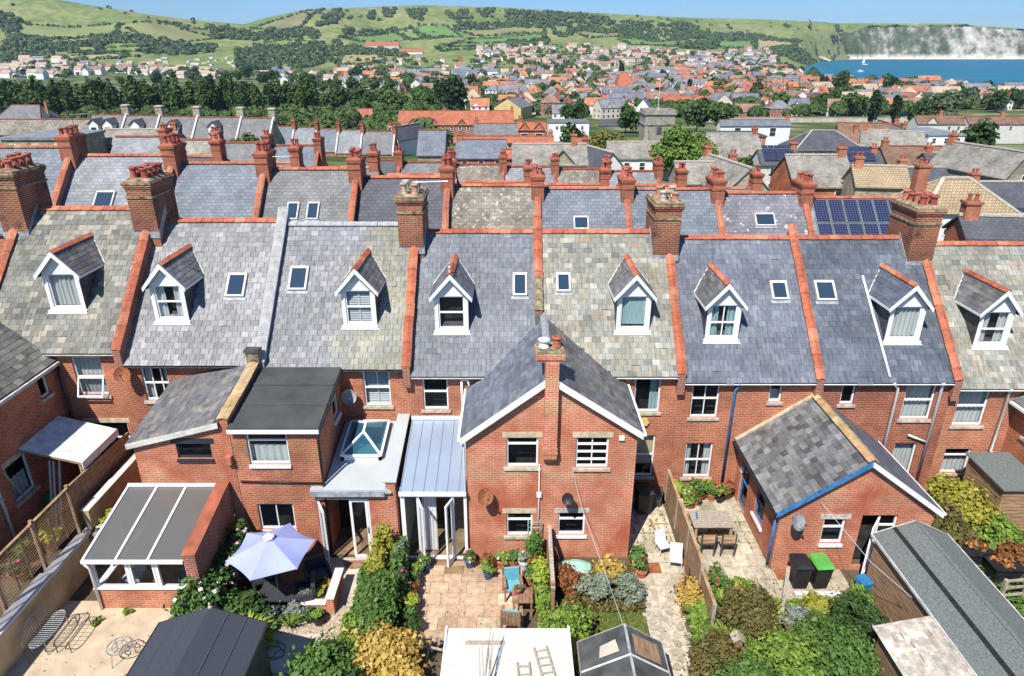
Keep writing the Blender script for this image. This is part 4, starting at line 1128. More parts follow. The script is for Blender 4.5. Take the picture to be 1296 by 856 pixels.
pipe(wd, [(-1.84, WY - .12, 5.0), (-1.84, WY - .1, 3.3)], M_white, .045)
pipe(wd, [(-1.84, WY - .12, 4.85), (-1.62, WY - .12, 4.85), (-1.55, 22.2, 4.6)], M_white, .04, 'branch_pipe')
pipe(wd, [(-1.62, 18.9, 4.35), (-1.56, 18.93, 4.0), (-1.56, 18.93, -.4)], M_white, .04)
pipe(wd, [(0.9, 18.93, 3.45), (0.9, 18.93, 0.4)], M_white, .018, 'cable_conduit')
k = MB(); k.box(.82, .98, 18.9, 18.99, 2.15, 2.32); k.build('junction_box', M_white, wd)
k = MB(); k.box(3.45, 3.62, 18.92, 18.99, 4.35, 4.5); k.build('vent_grille', M_white, wd)
G_F = -0.15
wf = thing('rear_wing', (11.2, 20.2, G_F), 'single storey gabled brick wing with lichened slates and tan ridge, wheelie bins at its wall', 'house wing')
AY, AX0, AX1 = 18.1, 8.7, 13.68
hl = [(10.15, 10.87, 0.91, 1.9), (11.37, 12.54, G_F + .1, 2.05)]
mb = MB()
mb.wall((AX0, AY), (1, 0), AX1 - AX0, G_F - .5, 2.3, [(a - AX0, b - AX0, c, d) for a, b, c, d in hl], rev=0.12)
mb.poly([(AX0, AY, 2.3), (AX1, AY, 2.3), (11.2, AY, 4.1)])
mb.wall((AX0, WY), (0, -1), WY - AY, G_F - .5, 2.3, [(0.55, 1.4, G_F, 1.95), (2.2, 3.05, .55, 1.85)], n=(-1, 0, 0), rev=.12)
mb.wall((AX1, AY), (0, 1), WY - AY, G_F - .5, 2.3, n=(1, 0, 0))
mb.poly([(AX0 + .5, AY + .5, G_F), (AX1 - .05, AY + .5, G_F), (AX1 - .05, AY + .5, 2.3), (AX0 + .5, AY + .5, 2.3)], 1)
mb.poly([(AX0 + .5, WY, G_F), (AX0 + .5, AY + .5, G_F), (AX0 + .5, AY + .5, 2.3), (AX0 + .5, WY, 2.3)], 1)
mb.build('wall', [M_brick_or, M_room_shade], wf)
SL_X = piece_mat('slate_lichen_dark', [(0.12, 0.125, 0.13), (0.17, 0.175, 0.18), (0.085, 0.09, 0.095), (0.22, 0.22, 0.215), (0.14, 0.14, 0.14), (0.065, 0.067, 0.07), (0.19, 0.185, 0.16)], lichen=(0.30, 0.28, 0.2), rough=.65)
for nm, ex, mt in (('left_slope', 8.5, SL_X), ('right_slope', 13.86, SL_G)):
 sx = -1 if ex < 11 else 1
 rX, rZ, ez = 11.2, 4.18, 2.24
 a = [(ex, 17.95, ez), (rX, 17.95, rZ), (rX, 22.39, rZ), (ex, 22.39, ez)]
 r1 = slab_roof(wf, a if sx < 0 else a[::-1], .08, M_darkgrey, nm)
 V = Vector((rX - ex, 0, rZ - ez))
 if sx > 0: P0, U = (ex, 17.95, ez), (0, 1, 0)
 else: P0, U = (ex, 22.39, ez), (0, -1, 0)
 lay_slates(r1, mt, P0, U, V.normalized(), 4.43, V.length, jitter=.012)
 k = MB(); s_ = [(ex, 17.91, ez - .17), (rX, 17.91, rZ - .17), (rX, 17.945, rZ - .17), (ex, 17.945, ez - .17)]
 t_ = [(ex, 17.91, ez + .02), (rX, 17.91, rZ + .02), (rX, 17.945, rZ + .02), (ex, 17.945, ez + .02)]
 k.hexa(s_ if sx < 0 else s_[::-1], t_ if sx < 0 else t_[::-1]); k.build('barge_board', M_blue if sx < 0 else M_white, wf)
 k = MB(); k.bar((ex + sx * .05, 17.95, ez - .06), (ex + sx * .05, 22.38, ez - .06), .1, .07); k.build('gutter', M_black if sx < 0 else M_white, wf)
 if sx < 0:
  k = MB(); k.bar((ex, 22.34, ez + .06), (rX, 22.34, rZ + .06), .12, .08); k.build('mortar_fillet', M_stone, wf)
run_tiles(wf, M_cop, (11.2, 17.9, 4.31), (11.2, 22.38, 4.31), L=.45, half=.17, drop=.11)
window(wf, FRONT(AY), *hl[0], rails=(0.64,), sill=M_upvc, lintel=M_stone_grey, sillw=.03)
window(wf, FRONT(AY), 11.95, 12.54, .95, 2.05, rails=(0.6,), sill=None, name='door_light')
k = MB(); F = FRONT(AY); F.box(k, 11.95, 12.54, -.12, -.05, G_F + .1, .945); k.build('door_panel', M_upvc, wf)
a = math.radians(50)
glazed_leaf(wf, Fr((11.9, AY - .04), (-math.cos(a), -math.sin(a)), (math.sin(a), -math.cos(a))), 0, .75, G_F + .1, 2.0)
window(wf, Fr((AX0, WY), (0, -1), (-1, 0)), .55, 1.4, G_F, 1.95, rails=(.5,), sill=None, fmat=M_blue)
window(wf, Fr((AX0, WY), (0, -1), (-1, 0)), 2.2, 3.05, .55, 1.85, rails=(.5,), fmat=M_blue, sill=M_white)
pipe(wf, [(8.62, 18.2, 2.15), (8.62, 18.25, -.1)], M_blue, .05)
pipe(hF, [(8.3, WY - .17, EAV + OF_ - .2), (8.2, WY - .08, EAV + OF_ - .55), (8.2, WY - .08, -.1)], M_blue, .055)
pipe(hG, [(13.62, 25.35, zroof(25.35, OG) + .09), (13.76, 22.3, zroof(22.3, OG) + .1)], M_white, .05, 'roof_pipe')
pipe(hG, [(13.9, WY - .2, EAV + OG - .2), (14.15, WY - .09, EAV + OG - .45), (14.18, WY - .08, 0)], M_white, .055)
pipe(hG, [(15.7, WY - .2, EAV + OG - .2), (15.76, WY - .09, EAV + OG - .4), (15.78, WY - .08, 0)], M_white, .055)
pipe(hG, [(15.0, WY - .07, 2.5), (15.72, WY - .08, 2.2)], M_white, .045, 'waste_pipe')
pipe(hH, [(18.25, WY - .2, EAV + OH - .2), (18.28, WY - .08, EAV + OH - .35), (18.28, WY - .08, 1.8), (18.6, WY - .3, 1.75), (19.6, WY - 1.4, 1.4)], M_white, .055)
wh = thing('rear_wing', (20.5, 20.4, -.4), 'brick wing with grey hipped roof corner beside the timber store', 'house wing')
mb = MB()
mb.wall((18.75, WY), (0, -1), 5.4, -.9, 4.0, [(.8, 1.35, 2.85, 3.85)], n=(-1, 0, 0), rev=.12)
mb.wall((18.75, 17.0), (1, 0), 5.2, -.9, 4.0)
mb.poly([(19.2, 17.1, -.4), (19.2, WY, -.4), (19.2, WY, 4), (19.2, 17.1, 4)], 1)
mb.build('wall', [M_brick, M_room_shade], wh)
slab_roof(wh, [(18.55, 16.85, 4.0), (21.35, 16.85, 6.0), (21.35, 22.39, 6.0), (18.55, 22.39, 4.0)], .12, SP_grey)
slab_roof(wh, [(21.35, 16.85, 6.0), (24.1, 16.85, 4.0), (24.1, 22.39, 4.0), (21.35, 22.39, 6.0)], .12, SP_grey, 'far_slope')
k = MB(); k.poly([(18.75, 17.0, 4.0), (23.95, 17.0, 4.0), (21.35, 17.0, 5.85)]); k.build('gable', M_brick, wh)
window(wh, Fr((18.75, WY), (0, -1), (-1, 0)), .8, 1.35, 2.85, 3.85, rails=(), sill=M_stone_grey)
g = MB(); g.box(18.42, 18.54, 16.85, 22.35, 3.86, 3.95); g.build('gutter', M_white, wh)
# == the lie of the land (metres; the sea is at SEA)
SEA = -29.0
FLY = [-200, 0, 50, 95, 150, 230, 370, 500, 900, 1400, 2000, 6000]
FLZ = [0, 0, 0, -2, -6, -13, -20, -23, -25, -22, -18, -18]
CR = [(-1.2, 2100, 215), (-0.67, 2100, 160), (-0.594, 2100, 136), (-0.482, 2110, 101), (-0.428, 2210, 91), (-0.3555, 2300, 81), (-0.326, 2350, 102),
   (-0.271, 2400, 127), (-0.244, 2450, 130.5), (-0.167, 2600, 145.5), (-0.1135, 2600, 149.5), (-0.0083, 2650, 144.5), (0.0805, 2700, 133), (0.222, 2800, 118.5),
   (0.319, 2990, 120), (0.4436, 3170, 111), (0.572, 3180, 109.5), (0.683, 3180, 90), (1.0, 3180, 80), (1.6, 3180, 60)]
CRR = np.array([c[0] for c in CR]); CRD = np.array([c[1] for c in CR]); CRZ = np.array([c[2] for c in CR])
COY = [0, 500, 700, 900, 1200, 1600, 2200, 2700, 2900, 3050, 3195, 9000]
COX = [900, 600, 500, 455, 475, 590, 835, 1065, 1260, 1330, 1350, 1350]
def land(X, Y, detail=True):
 X = np.asarray(X, float); Y = np.asarray(Y, float)
 base = np.interp(Y, FLY, FLZ)
 base = base - 0.052 * np.clip(X, -60, 60) * np.clip(1 - (Y - 60) / 150, 0, 1)
 r = X / np.maximum(Y, 300)
 D = np.interp(r, CRR, CRD); Zc = np.interp(r, CRR, CRZ)
 Y0 = 1350.0
 t = np.clip((Y - Y0) / (D - Y0), 0, 1)
 pr = np.interp(t, [0, .25, .45, .6, .7, .85, 1], [0, .07, .2, .36, .52, .82, 1])
 z = base + (Zc - base) * pr
 if detail:
  s = np.sin(X * 0.011 + 1.3) * np.sin(X * 0.0043 + Y * 0.002) + 0.5 * np.sin(X * 0.023 + Y * 0.006)
  z = z + s * 7 * np.clip(pr * 3, 0, 1) * np.clip((1 - pr) * 4, 0, 1)
 z = np.where(Y > D, Zc - (Y - D) * 0.06, z)
 cx = np.interp(Y, COY, COX)
 sea = np.clip((X - cx) / 60.0, 0, 1)
 sea = np.where(Y < 3190, sea, 0)
 z = z * (1 - sea) + (SEA - 6) * sea
 return z
FIELDS = [
 (0, [(-0.66, 1866), (-0.524, 1932), (-0.501, 1862), (-0.624, 1798), (-0.674, 1805)]),
 (1, [(-0.624, 1807), (-0.501, 1854), (-0.551, 1746), (-0.647, 1737)]),
 (2, [(-0.525, 1916), (-0.446, 2032), (-0.39, 2014), (-0.475, 1849), (-0.528, 1807)]),
 (3, [(-0.614, 1568), (-0.543, 1615), (-0.517, 1621), (-0.534, 1567), (-0.598, 1529)]),
 (1, [(-0.554, 1686), (-0.498, 1743), (-0.5, 1697), (-0.551, 1629)]),
 (0, [(-0.589, 1729), (-0.557, 1700), (-0.564, 1616), (-0.596, 1636)]),
 (1, [(-0.347, 1904), (-0.306, 1971), (-0.258, 1891), (-0.285, 1850), (-0.333, 1849)]),
 (4, [(-0.231, 1998), (-0.162, 2187), (-0.136, 2086), (-0.2, 1985)]),
 (1, [(-0.159, 2206), (-0.135, 2208), (-0.118, 2053), (-0.136, 2059)]),
 (4, [(-0.135, 2227), (-0.087, 2228), (-0.067, 2104), (-0.109, 2045)]),
 (2, [(-0.077, 2208), (0.042, 2346), (0.044, 2257), (-0.051, 2157)]),
 (4, [(-0.051, 2111), (0.044, 2228), (0.045, 2091), (-0.094, 1878)]),
 (1, [(-0.104, 1918), (-0.009, 2073), (0.002, 1996), (-0.094, 1809)]),
 (2, [(0.085, 2285), (0.161, 2253), (0.214, 2248), (0.103, 2180)]),
 (4, [(0.14, 2154), (0.225, 2239), (0.22, 2102), (0.162, 2030)]),
 (4, [(0.225, 2259), (0.28, 2248), (0.274, 2094), (0.228, 2059)]),
 (4, [(0.263, 2157), (0.322, 2419), (0.325, 2100), (0.285, 2059)]),
 (3, [(0.328, 2429), (0.406, 2423), (0.348, 2177), (0.328, 2117)]),
 (3, [(-0.244, 1686), (-0.18, 1763), (-0.175, 1551), (-0.234, 1447)]),
 (1, [(-0.271, 1631), (-0.235, 1700), (-0.234, 1533)]),
 (5, [(-0.249, 2407), (-0.283, 2096), (-0.346, 2147)]),
 (5, [(-0.471, 2015), (-0.367, 2139), (-0.44, 2067)]),
 (1, [(-0.333, 540), (-0.277, 605), (-0.273, 475), (-0.329, 458)]),
 (1, [(0.056, 1616), (0.075, 1670), (0.08, 1412), (0.062, 1366)]),
]
WOODS = [
 [(-0.678, 1905), (-0.66, 1902), (-0.638, 1879), (-0.664, 1813), (-0.685, 1805)],
 [(-0.678, 1772), (-0.643, 1826), (-0.624, 1798), (-0.561, 1760), (-0.565, 1678), (-0.692, 1644)],
 [(-0.562, 1814), (-0.491, 1852), (-0.46, 1879), (-0.461, 1837), (-0.563, 1700)],
 [(-0.497, 1789), (-0.46, 1862), (-0.397, 1904), (-0.404, 1751), (-0.495, 1648)],
 [(-0.693, 1609), (-0.628, 1649), (-0.614, 1568), (-0.695, 1522)],
 [(-0.334, 2233), (-0.367, 2175)],
 [(-0.407, 2134), (-0.346, 2120), (-0.262, 2080), (-0.252, 1957), (-0.337, 1979), (-0.401, 1988)],
 [(-0.267, 2061), (-0.233, 2386), (-0.217, 2356), (-0.235, 2171), (-0.261, 2117)],
 [(-0.189, 2423), (-0.182, 2433), (-0.182, 2319), (-0.189, 2309)],
 [(-0.17, 2505), (-0.155, 2495), (-0.155, 2348), (-0.167, 2358)],
 [(-0.14, 2444), (-0.112, 2426), (-0.12, 2280), (-0.132, 2289)],
 [(-0.049, 2535), (-0.023, 2577), (-0.027, 2417), (-0.038, 2396)],
 [(-0.087, 2413), (-0.061, 2483), (-0.05, 2386), (-0.082, 2319)],
 [(-0.071, 2317), (0.044, 2388), (0.044, 2336), (-0.077, 2218)],
 [(-0.227, 2095), (-0.156, 2245), (-0.156, 2187), (-0.22, 2048)],
 [(-0.008, 2554), (0.044, 2592), (0.096, 2589), (0.118, 2501), (-0.008, 2291)],
 [(0.044, 2538), (0.223, 2527), (0.225, 2259), (0.14, 2218), (0.044, 2346)],
 [(0.055, 2305), (0.081, 2285), (0.078, 2208), (0.057, 2217)],
 [(0.212, 2507), (0.246, 2566), (0.249, 2387), (0.214, 2318)],
 [(0.214, 2318), (0.314, 2503), (0.4, 2465), (0.374, 2443), (0.267, 2222), (0.214, 2248)],
 [(0.404, 2561), (0.444, 3058), (0.496, 3148), (0.468, 3054), (0.427, 2741)],
 [(0.231, 2174), (0.278, 2193), (0.277, 2059), (0.234, 2067)],
 [(0.349, 2116), (0.406, 2381), (0.429, 2707), (0.388, 1796), (0.355, 1834)],
 [(-0.008, 2091), (0.045, 2162), (0.049, 2014), (0.002, 1996)],
 [(-0.371, 1841), (-0.323, 1865), (-0.232, 1922), (-0.222, 1722), (-0.267, 1447), (-0.343, 1229), (-0.375, 1366)],
 [(-0.221, 1880), (-0.158, 1853), (-0.137, 1734), (-0.222, 1751)],
]
TOWN = [
 ('near', 55, 'mix', [(-0.085, 615), (0.123, 576), (0.386, 540), (0.553, 493), (0.555, 415), (0.389, 402), (0.124, 389), (-0.053, 427)]),
 ('meadow', 6, 'mix', [(-0.316, 576), (-0.096, 595), (-0.087, 350), (-0.32, 336)]),
 ('estate', 85, 'pale', [(-0.695, 1541), (-0.551, 1491), (-0.466, 1383), (-0.387, 1084), (-0.41, 991), (-0.56, 1166), (-0.637, 971), (-0.701, 1037)]),
 ('caravan', 38, 'caravan', [(-0.507, 1593), (-0.426, 1694), (-0.373, 1617), (-0.375, 1366), (-0.462, 1229), (-0.515, 1401)]),
 ('villas', 16, 'white', [(-0.349, 1138), (-0.235, 1229), (-0.235, 849), (-0.346, 812)]),
 ('centre', 120, 'mix', [(-0.239, 1578), (-0.137, 1734), (-0.009, 1590), (-0.009, 576), (-0.096, 638), (-0.237, 776)]),
 ('far', 150, 'pink', [(-0.046, 1909), (0.045, 2048), (0.162, 1963), (0.226, 1921), (0.228, 1459), (-0.009, 1441), (-0.051, 1713)]),
 ('mid', 135, 'mix', [(-0.009, 1441), (0.228, 1459), (0.234, 475), (0.002, 475)]),
 ('east', 170, 'red', [(0.216, 1898), (0.386, 2097), (0.392, 1016), (0.219, 1016)]),
 ('front', 170, 'orange', [(0.229, 1062), (0.403, 1062), (0.701, 662), (0.707, 475), (0.498, 493), (0.234, 475)]),
]
GROVES = [
 ('town', 70, [(-0.332, 1229), (-0.009, 1777), (0.226, 1921), (0.376, 1895), (0.383, 812), (0.704, 576), (0.707, 475), (0.234, 475), (-0.009, 516), (-0.335, 776)]),
 ('clump', 34, [(-0.313, 812), (-0.236, 1016), (-0.052, 914), (-0.053, 475), (-0.22, 373), (-0.306, 475)]),
 ('behind', 14, [(-0.539, 1016), (-0.328, 1062), (-0.33, 776), (-0.542, 776)]),
 ('park', 22, [(0.37, 516), (0.507, 540), (0.511, 402), (0.373, 389)]),
 ('east', 12, [(0.572, 576), (0.704, 558), (0.71, 402), (0.583, 415)]),
 ('bay', 10, [(0.368, 1476), (0.433, 1301), (0.446, 1062), (0.381, 1062)]),
 ('field', 12, [(0.046, 662), (0.166, 687), (0.18, 336), (0.047, 336)]),
]
def quads(name, C, N, S, mat, aspect=1.0, seed=0, smooth=False):
 """one mesh of many small leaf faces: centres C, facings N, half sizes S (arrays)"""
 rs = np.random.RandomState(seed)
 C = np.asarray(C, np.float32); N = np.asarray(N, np.float32); S = np.asarray(S, np.float32)
 n = len(C)
 N = N / np.maximum(np.linalg.norm(N, axis=1, keepdims=True), 1e-6)
 A = np.cross(N, rs.normal(size=(n, 3)).astype(np.float32)); A /= np.maximum(np.linalg.norm(A, axis=1, keepdims=True), 1e-6)
 B = np.cross(N, A)
 s = S[:, None]
 k = (rs.rand(n, 4).astype(np.float32) * 0.5 + 0.75)
 V = np.empty((n, 4, 3), np.float32)
 V[:, 0] = C - A * s * k[:, :1] - B * s * aspect * k[:, 1:2]
 V[:, 1] = C + A * s * k[:, 1:2] - B * s * aspect * k[:, 2:3]
 V[:, 2] = C + A * s * k[:, 2:3] + B * s * aspect * k[:, 3:]
 V[:, 3] = C - A * s * k[:, 3:] + B * s * aspect * k[:, :1]
 me = bpy.data.meshes.new(name)
 me.vertices.add(n * 4); me.vertices.foreach_set('co', V.ravel())
 me.loops.add(n * 4); me.loops.foreach_set('vertex_index', np.arange(n * 4, dtype=np.int32))
 me.polygons.add(n)
 me.polygons.foreach_set('loop_start', np.arange(0, n * 4, 4, dtype=np.int32))
 me.polygons.foreach_set('loop_total', np.full(n, 4, np.int32))
 me.materials.append(mat)
 me.update(calc_edges=True)
 return me
def grid_mesh(name, P, mat, smooth=True):
 """P: array (rows, cols, 3)"""
 r, c = P.shape[:2]
 me = bpy.data.meshes.new(name)
 idx = np.arange(r * c).reshape(r, c)
 q = np.stack([idx[:-1, :-1], idx[:-1, 1:], idx[1:, 1:], idx[1:, :-1]], -1).reshape(-1, 4)
 n = len(q)
 me.vertices.add(r * c); me.vertices.foreach_set('co', P.astype(np.float32).ravel())
 me.loops.add(n * 4); me.loops.foreach_set('vertex_index', q.astype(np.int32).ravel())
 me.polygons.add(n); me.polygons.foreach_set('loop_start', np.arange(0, n * 4, 4, dtype=np.int32)); me.polygons.foreach_set('loop_total', np.full(n, 4, np.int32))
 if smooth: me.polygons.foreach_set('use_smooth', np.ones(n, bool))
 me.materials.append(mat)
 me.update(calc_edges=True)
 return me
def struct(name, me):
 o = bpy.data.objects.new(name, me); link(o); o['kind'] = 'structure'
 return o
# == terrain, sea, cliffs
def land_mat():
 m, ns, ls, b = nmat('downland')
 b.inputs['Roughness'].default_value = 0.95; b.inputs['Specular IOR Level'].default_value = 0.1
 g = ns.new('ShaderNodeNewGeometry')
 n1 = ns.new('ShaderNodeTexNoise'); n1.inputs['Scale'].default_value = 0.006; n1.inputs['Detail'].default_value = 9; n1.inputs['Roughness'].default_value = 0.62
 ls.new(g.outputs['Position'], n1.inputs['Vector'])
 r1 = ramp(ns, [(0.33, (0.11, 0.16, 0.046)), (0.47, (0.165, 0.205, 0.068)), (0.6, (0.21, 0.23, 0.09)), (0.74, (0.25, 0.245, 0.12))])
 ls.new(n1.outputs['Fac'], r1.inputs['Fac'])
 n2 = ns.new('ShaderNodeTexNoise'); n2.inputs['Scale'].default_value = 0.05; n2.inputs['Detail'].default_value = 8
 ls.new(g.outputs['Position'], n2.inputs['Vector'])
 mr = ns.new('ShaderNodeMapRange'); mr.inputs['From Min'].default_value = .3; mr.inputs['From Max'].default_value = .7; mr.inputs['To Min'].default_value = .7; mr.inputs['To Max'].default_value = 1.3
 ls.new(n2.outputs['Fac'], mr.inputs['Value'])
 hs = ns.new('ShaderNodeHueSaturation'); ls.new(r1.outputs['Color'], hs.inputs['Color']); ls.new(mr.outputs['Result'], hs.inputs['Value'])
 sp = ns.new('ShaderNodeSeparateXYZ'); ls.new(g.outputs['Position'], sp.inputs[0])
 mv = ns.new('ShaderNodeMapRange'); mv.inputs['From Min'].default_value = 1250; mv.inputs['From Max'].default_value = 1500; ls.new(sp.outputs['Y'], mv.inputs['Value'])
 n4 = ns.new('ShaderNodeTexNoise'); n4.inputs['Scale'].default_value = 0.045; n4.inputs['Detail'].default_value = 6; ls.new(g.outputs['Position'], n4.inputs['Vector'])
 r4 = ramp(ns, [(0.38, (0.04, 0.07, 0.022)), (0.5, (0.085, 0.12, 0.04)), (0.6, (0.16, 0.17, 0.08)), (0.68, (0.27, 0.25, 0.2))]); ls.new(n4.outputs['Fac'], r4.inputs['Fac'])
 mx = ns.new('ShaderNodeMixRGB'); ls.new(mv.outputs['Result'], mx.inputs[0]); ls.new(r4.outputs['Color'], mx.inputs[1]); ls.new(hs.outputs['Color'], mx.inputs[2])
 ls.new(mx.outputs['Color'], b.inputs['Base Color'])
 return m
M_land = land_mat()
yy = np.concatenate([np.linspace(-80, 30, 8), np.linspace(36, 400, 62), np.geomspace(410, 1300, 60), np.linspace(1315, 3400, 150), np.linspace(3450, 6000, 20)])
ss = np.linspace(-1.5, 1.6, 260)
GX = ss[None, :] * (yy[:, None] + 120)
GY_ = np.repeat(yy[:, None], len(ss), 1)
GZ = land(GX, GY_)
near = np.clip((60 - GY_) / 20, 0, 1)
GZ = GZ - near * 2.2
struct('ground', grid_mesh('ground', np.stack([GX, GY_, GZ], -1), M_land))
m, ns, ls, b = nmat('sea_water')
b.inputs['Roughness'].default_value = 0.45; b.inputs['Specular IOR Level'].default_value = 0.25
g = ns.new('ShaderNodeNewGeometry'); mp = ns.new('ShaderNodeMapping'); mp.inputs['Scale'].default_value = (0.004, 0.02, 0.02)
nz = ns.new('ShaderNodeTexNoise'); nz.inputs['Scale'].default_value = 1; nz.inputs['Detail'].default_value = 8
ls.new(g.outputs['Position'], mp.inputs['Vector']); ls.new(mp.outputs['Vector'], nz.inputs['Vector'])
r = ramp(ns, [(0.3, (0.004, 0.10, 0.17)), (0.7, (0.01, 0.15, 0.21))]); ls.new(nz.outputs['Fac'], r.inputs['Fac']); ls.new(r.outputs['Color'], b.inputs['Base Color'])
nb = ns.new('ShaderNodeTexNoise'); nb.inputs['Scale'].default_value = 0.15; nb.inputs['Detail'].default_value = 5; ls.new(g.outputs['Position'], nb.inputs['Vector'])
bp = ns.new('ShaderNodeBump'); bp.inputs['Strength'].default_value = 0.3; bp.inputs['Distance'].default_value = 1.5; ls.new(nb.outputs['Fac'], bp.inputs['Height']); ls.new(bp.outputs['Normal'], b.inputs['Normal'])
M_sea = m
k = MB(); k.poly([(-800, 250, SEA), (11500, 250, SEA), (11500, 7900, SEA), (-800, 7900, SEA)])
o = k.build('sea', M_sea); o['kind'] = 'structure'
def chalk_mat():
 m, ns, ls, b = nmat('chalk_face')
 b.inputs['Roughness'].default_value = 0.95; b.inputs['Specular IOR Level'].default_value = 0.1
 g = ns.new('ShaderNodeNewGeometry')
 mp = ns.new('ShaderNodeMapping'); mp.inputs['Scale'].default_value = (0.021, 0.008, 0.016)
 mp.inputs['Rotation'].default_value = (0, 0.5, 0)
 ls.new(g.outputs['Position'], mp.inputs['Vector'])
 n1 = ns.new('ShaderNodeTexNoise'); n1.inputs['Scale'].default_value = 1.0; n1.inputs['Detail'].default_value = 10; n1.inputs['Roughness'].default_value = 0.68
 ls.new(mp.outputs['Vector'], n1.inputs['Vector'])
 sx = ns.new('ShaderNodeSeparateXYZ'); ls.new(g.outputs['Position'], sx.inputs[0])
 mr = ns.new('ShaderNodeMapRange'); mr.inputs['From Min'].default_value = 1300; mr.inputs['From Max'].default_value = 1900; mr.inputs['To Min'].default_value = 0.13; mr.inputs['To Max'].default_value = -0.045
 ls.new(sx.outputs['X'], mr.inputs['Value'])
 ad = ns.new('ShaderNodeMath'); ad.operation = 'ADD'; ls.new(n1.outputs['Fac'], ad.inputs[0]); ls.new(mr.outputs['Result'], ad.inputs[1])
 r1 = ramp(ns, [(0.30, (0.52, 0.50, 0.46)), (0.40, (0.38, 0.365, 0.33)), (0.46, (0.27, 0.26, 0.22)), (0.51, (0.13, 0.145, 0.095)), (0.62, (0.05, 0.075, 0.035))])
 ls.new(ad.outputs[0], r1.inputs['Fac'])
 mf = ns.new('ShaderNodeMapRange'); mf.inputs['From Min'].default_value = SEA + 22; mf.inputs['From Max'].default_value = SEA + 2; ls.new(sx.outputs['Z'], mf.inputs['Value'])
 mx = ns.new('ShaderNodeMixRGB'); mx.inputs[2].default_value = (0.72, 0.66, 0.55, 1); ls.new(mf.outputs['Result'], mx.inputs[0]); ls.new(r1.outputs['Color'], mx.inputs[1])
 ls.new(mx.outputs['Color'], b.inputs['Base Color'])
 return m
cl = np.array([(1110, 2600, -17), (1165, 2720, -6), (1225, 2840, 6), (1290, 2950, 30), (1370, 3010, 72), (1480, 3035, 96), (1700, 3040, 100), (1900, 3045, 98), (2200, 3050, 78), (2800, 3060, 66), (4600, 3080, 52)], float)
tt = np.linspace(0, 1, 340) ** 1.25
seg = np.interp(tt * (len(cl) - 1), np.arange(len(cl)), np.arange(len(cl)))
CXp = np.interp(seg, np.arange(len(cl)), cl[:, 0]); CYp = np.interp(seg, np.arange(len(cl)), cl[:, 1]); CTp = np.interp(seg, np.arange(len(cl)), cl[:, 2])
rows = 22
P = np.zeros((rows, len(tt), 3))
rs = np.random.RandomState(3)
rib = sum(a * np.sin(CXp * f + p) for a, f, p in ((10, .021, .3), (7, .047, 1.2), (5, .083, 2.2), (3.5, .17, .7), (2, .31, 1.9)))
RK = np.clip((CTp + 20) / 90, .12, 1)
for i in range(rows):
 v = i / (rows - 1)
 back = 78 * v ** 1.3
 P[i, :, 0] = CXp
 P[i, :, 1] = CYp + back + rib * RK * (1 - 0.5 * v) + rs.normal(0, 2.0, len(tt))
 P[i, :, 2] = SEA - 1 + (CTp + rib * 0.35 * RK - SEA + 1) * v + (rs.normal(0, 1.6, len(tt)) if 0 < i else 0)
struct('cliff', grid_mesh('cliff', P, chalk_mat(), smooth=False))
M_beach = plain('pale_beach', (0.66, 0.58, 0.44), 0.95, 0.1, 0.01)
Pb = np.zeros((3, len(tt), 3))
for i, (dy, z) in enumerate(((-26, SEA - 0.4), (-8, SEA + 2.2), (14, SEA + 5))):
 Pb[i, :, 0] = CXp; Pb[i, :, 1] = CYp + dy; Pb[i, :, 2] = z
struct('beach', grid_mesh('beach', Pb, M_beach))
Pt = np.zeros((6, len(tt), 3))
for i in range(6):
 v = i / 5
 yb = CYp + 74 + 150 * v
 zt = CTp + rib * 0.35 * RK - 1.0
 Pt[i, :, 0] = CXp; Pt[i, :, 1] = yb; Pt[i, :, 2] = zt * (1 - v) + np.maximum(land(CXp, np.maximum(yb, 3060)), zt) * v + 3 * math.sin(v * 3.1) + (0.6 if i else 0)
struct('cliff_top', grid_mesh('cliff_top', Pt, M_land))
FCOL = [plain('field_pasture', (0.20, 0.24, 0.085), 0.95, 0.12, 0.01), plain('field_green', (0.17, 0.235, 0.07), 0.95, 0.12, 0.01), plain('field_olive', (0.225, 0.235, 0.09), 0.95, 0.12, 0.01),
  plain('field_hay', (0.34, 0.28, 0.13), 0.95, 0.1, 0.01), plain('field_bright', (0.125, 0.225, 0.06), 0.95, 0.1, 0.01), plain('field_down', (0.22, 0.205, 0.10), 0.95, 0.12, 0.01)]
def pip(poly, x, y):
 c = False
 n = len(poly)
 for i in range(n):
  x1, y1 = poly[i]; x2, y2 = poly[(i + 1) % n]
  if (y1 > y) != (y2 > y) and x < (x2 - x1) * (y - y1) / (y2 - y1) + x1: c = not c
 return c
HEDGE = []
for ci, pl_ in FIELDS:
 pts = [(r * d, d) for r, d in pl_]
 cx = sum(p[0] for p in pts) / len(pts); cy = sum(p[1] for p in pts) / len(pts)
 ring = []
 for i in range(len(pts)):
  a, b_ = pts[i], pts[(i + 1) % len(pts)]
  for j in range(10):
   ring.append((a[0] + (b_[0] - a[0]) * j / 10, a[1] + (b_[1] - a[1]) * j / 10))
 HEDGE.append(ring)
 n = len(ring)
 Pf = np.zeros((9, n + 1, 3))
 for i in range(9):
  v = i / 8
  for j in range(n + 1):
   p = ring[j % n]
   Pf[i, j, 0] = cx + (p[0] - cx) * v; Pf[i, j, 1] = cy + (p[1] - cy) * v
 Pf[..., 2] = land(Pf[..., 0], Pf[..., 1]) + 1.4
 struct('field', grid_mesh('field', Pf, FCOL[ci]))
M_wood_far = leaf_mat('far_woodland', [(0.045, 0.088, 0.034), (0.075, 0.125, 0.046), (0.06, 0.10, 0.044), (0.12, 0.16, 0.06)], 0.8, 0.0)
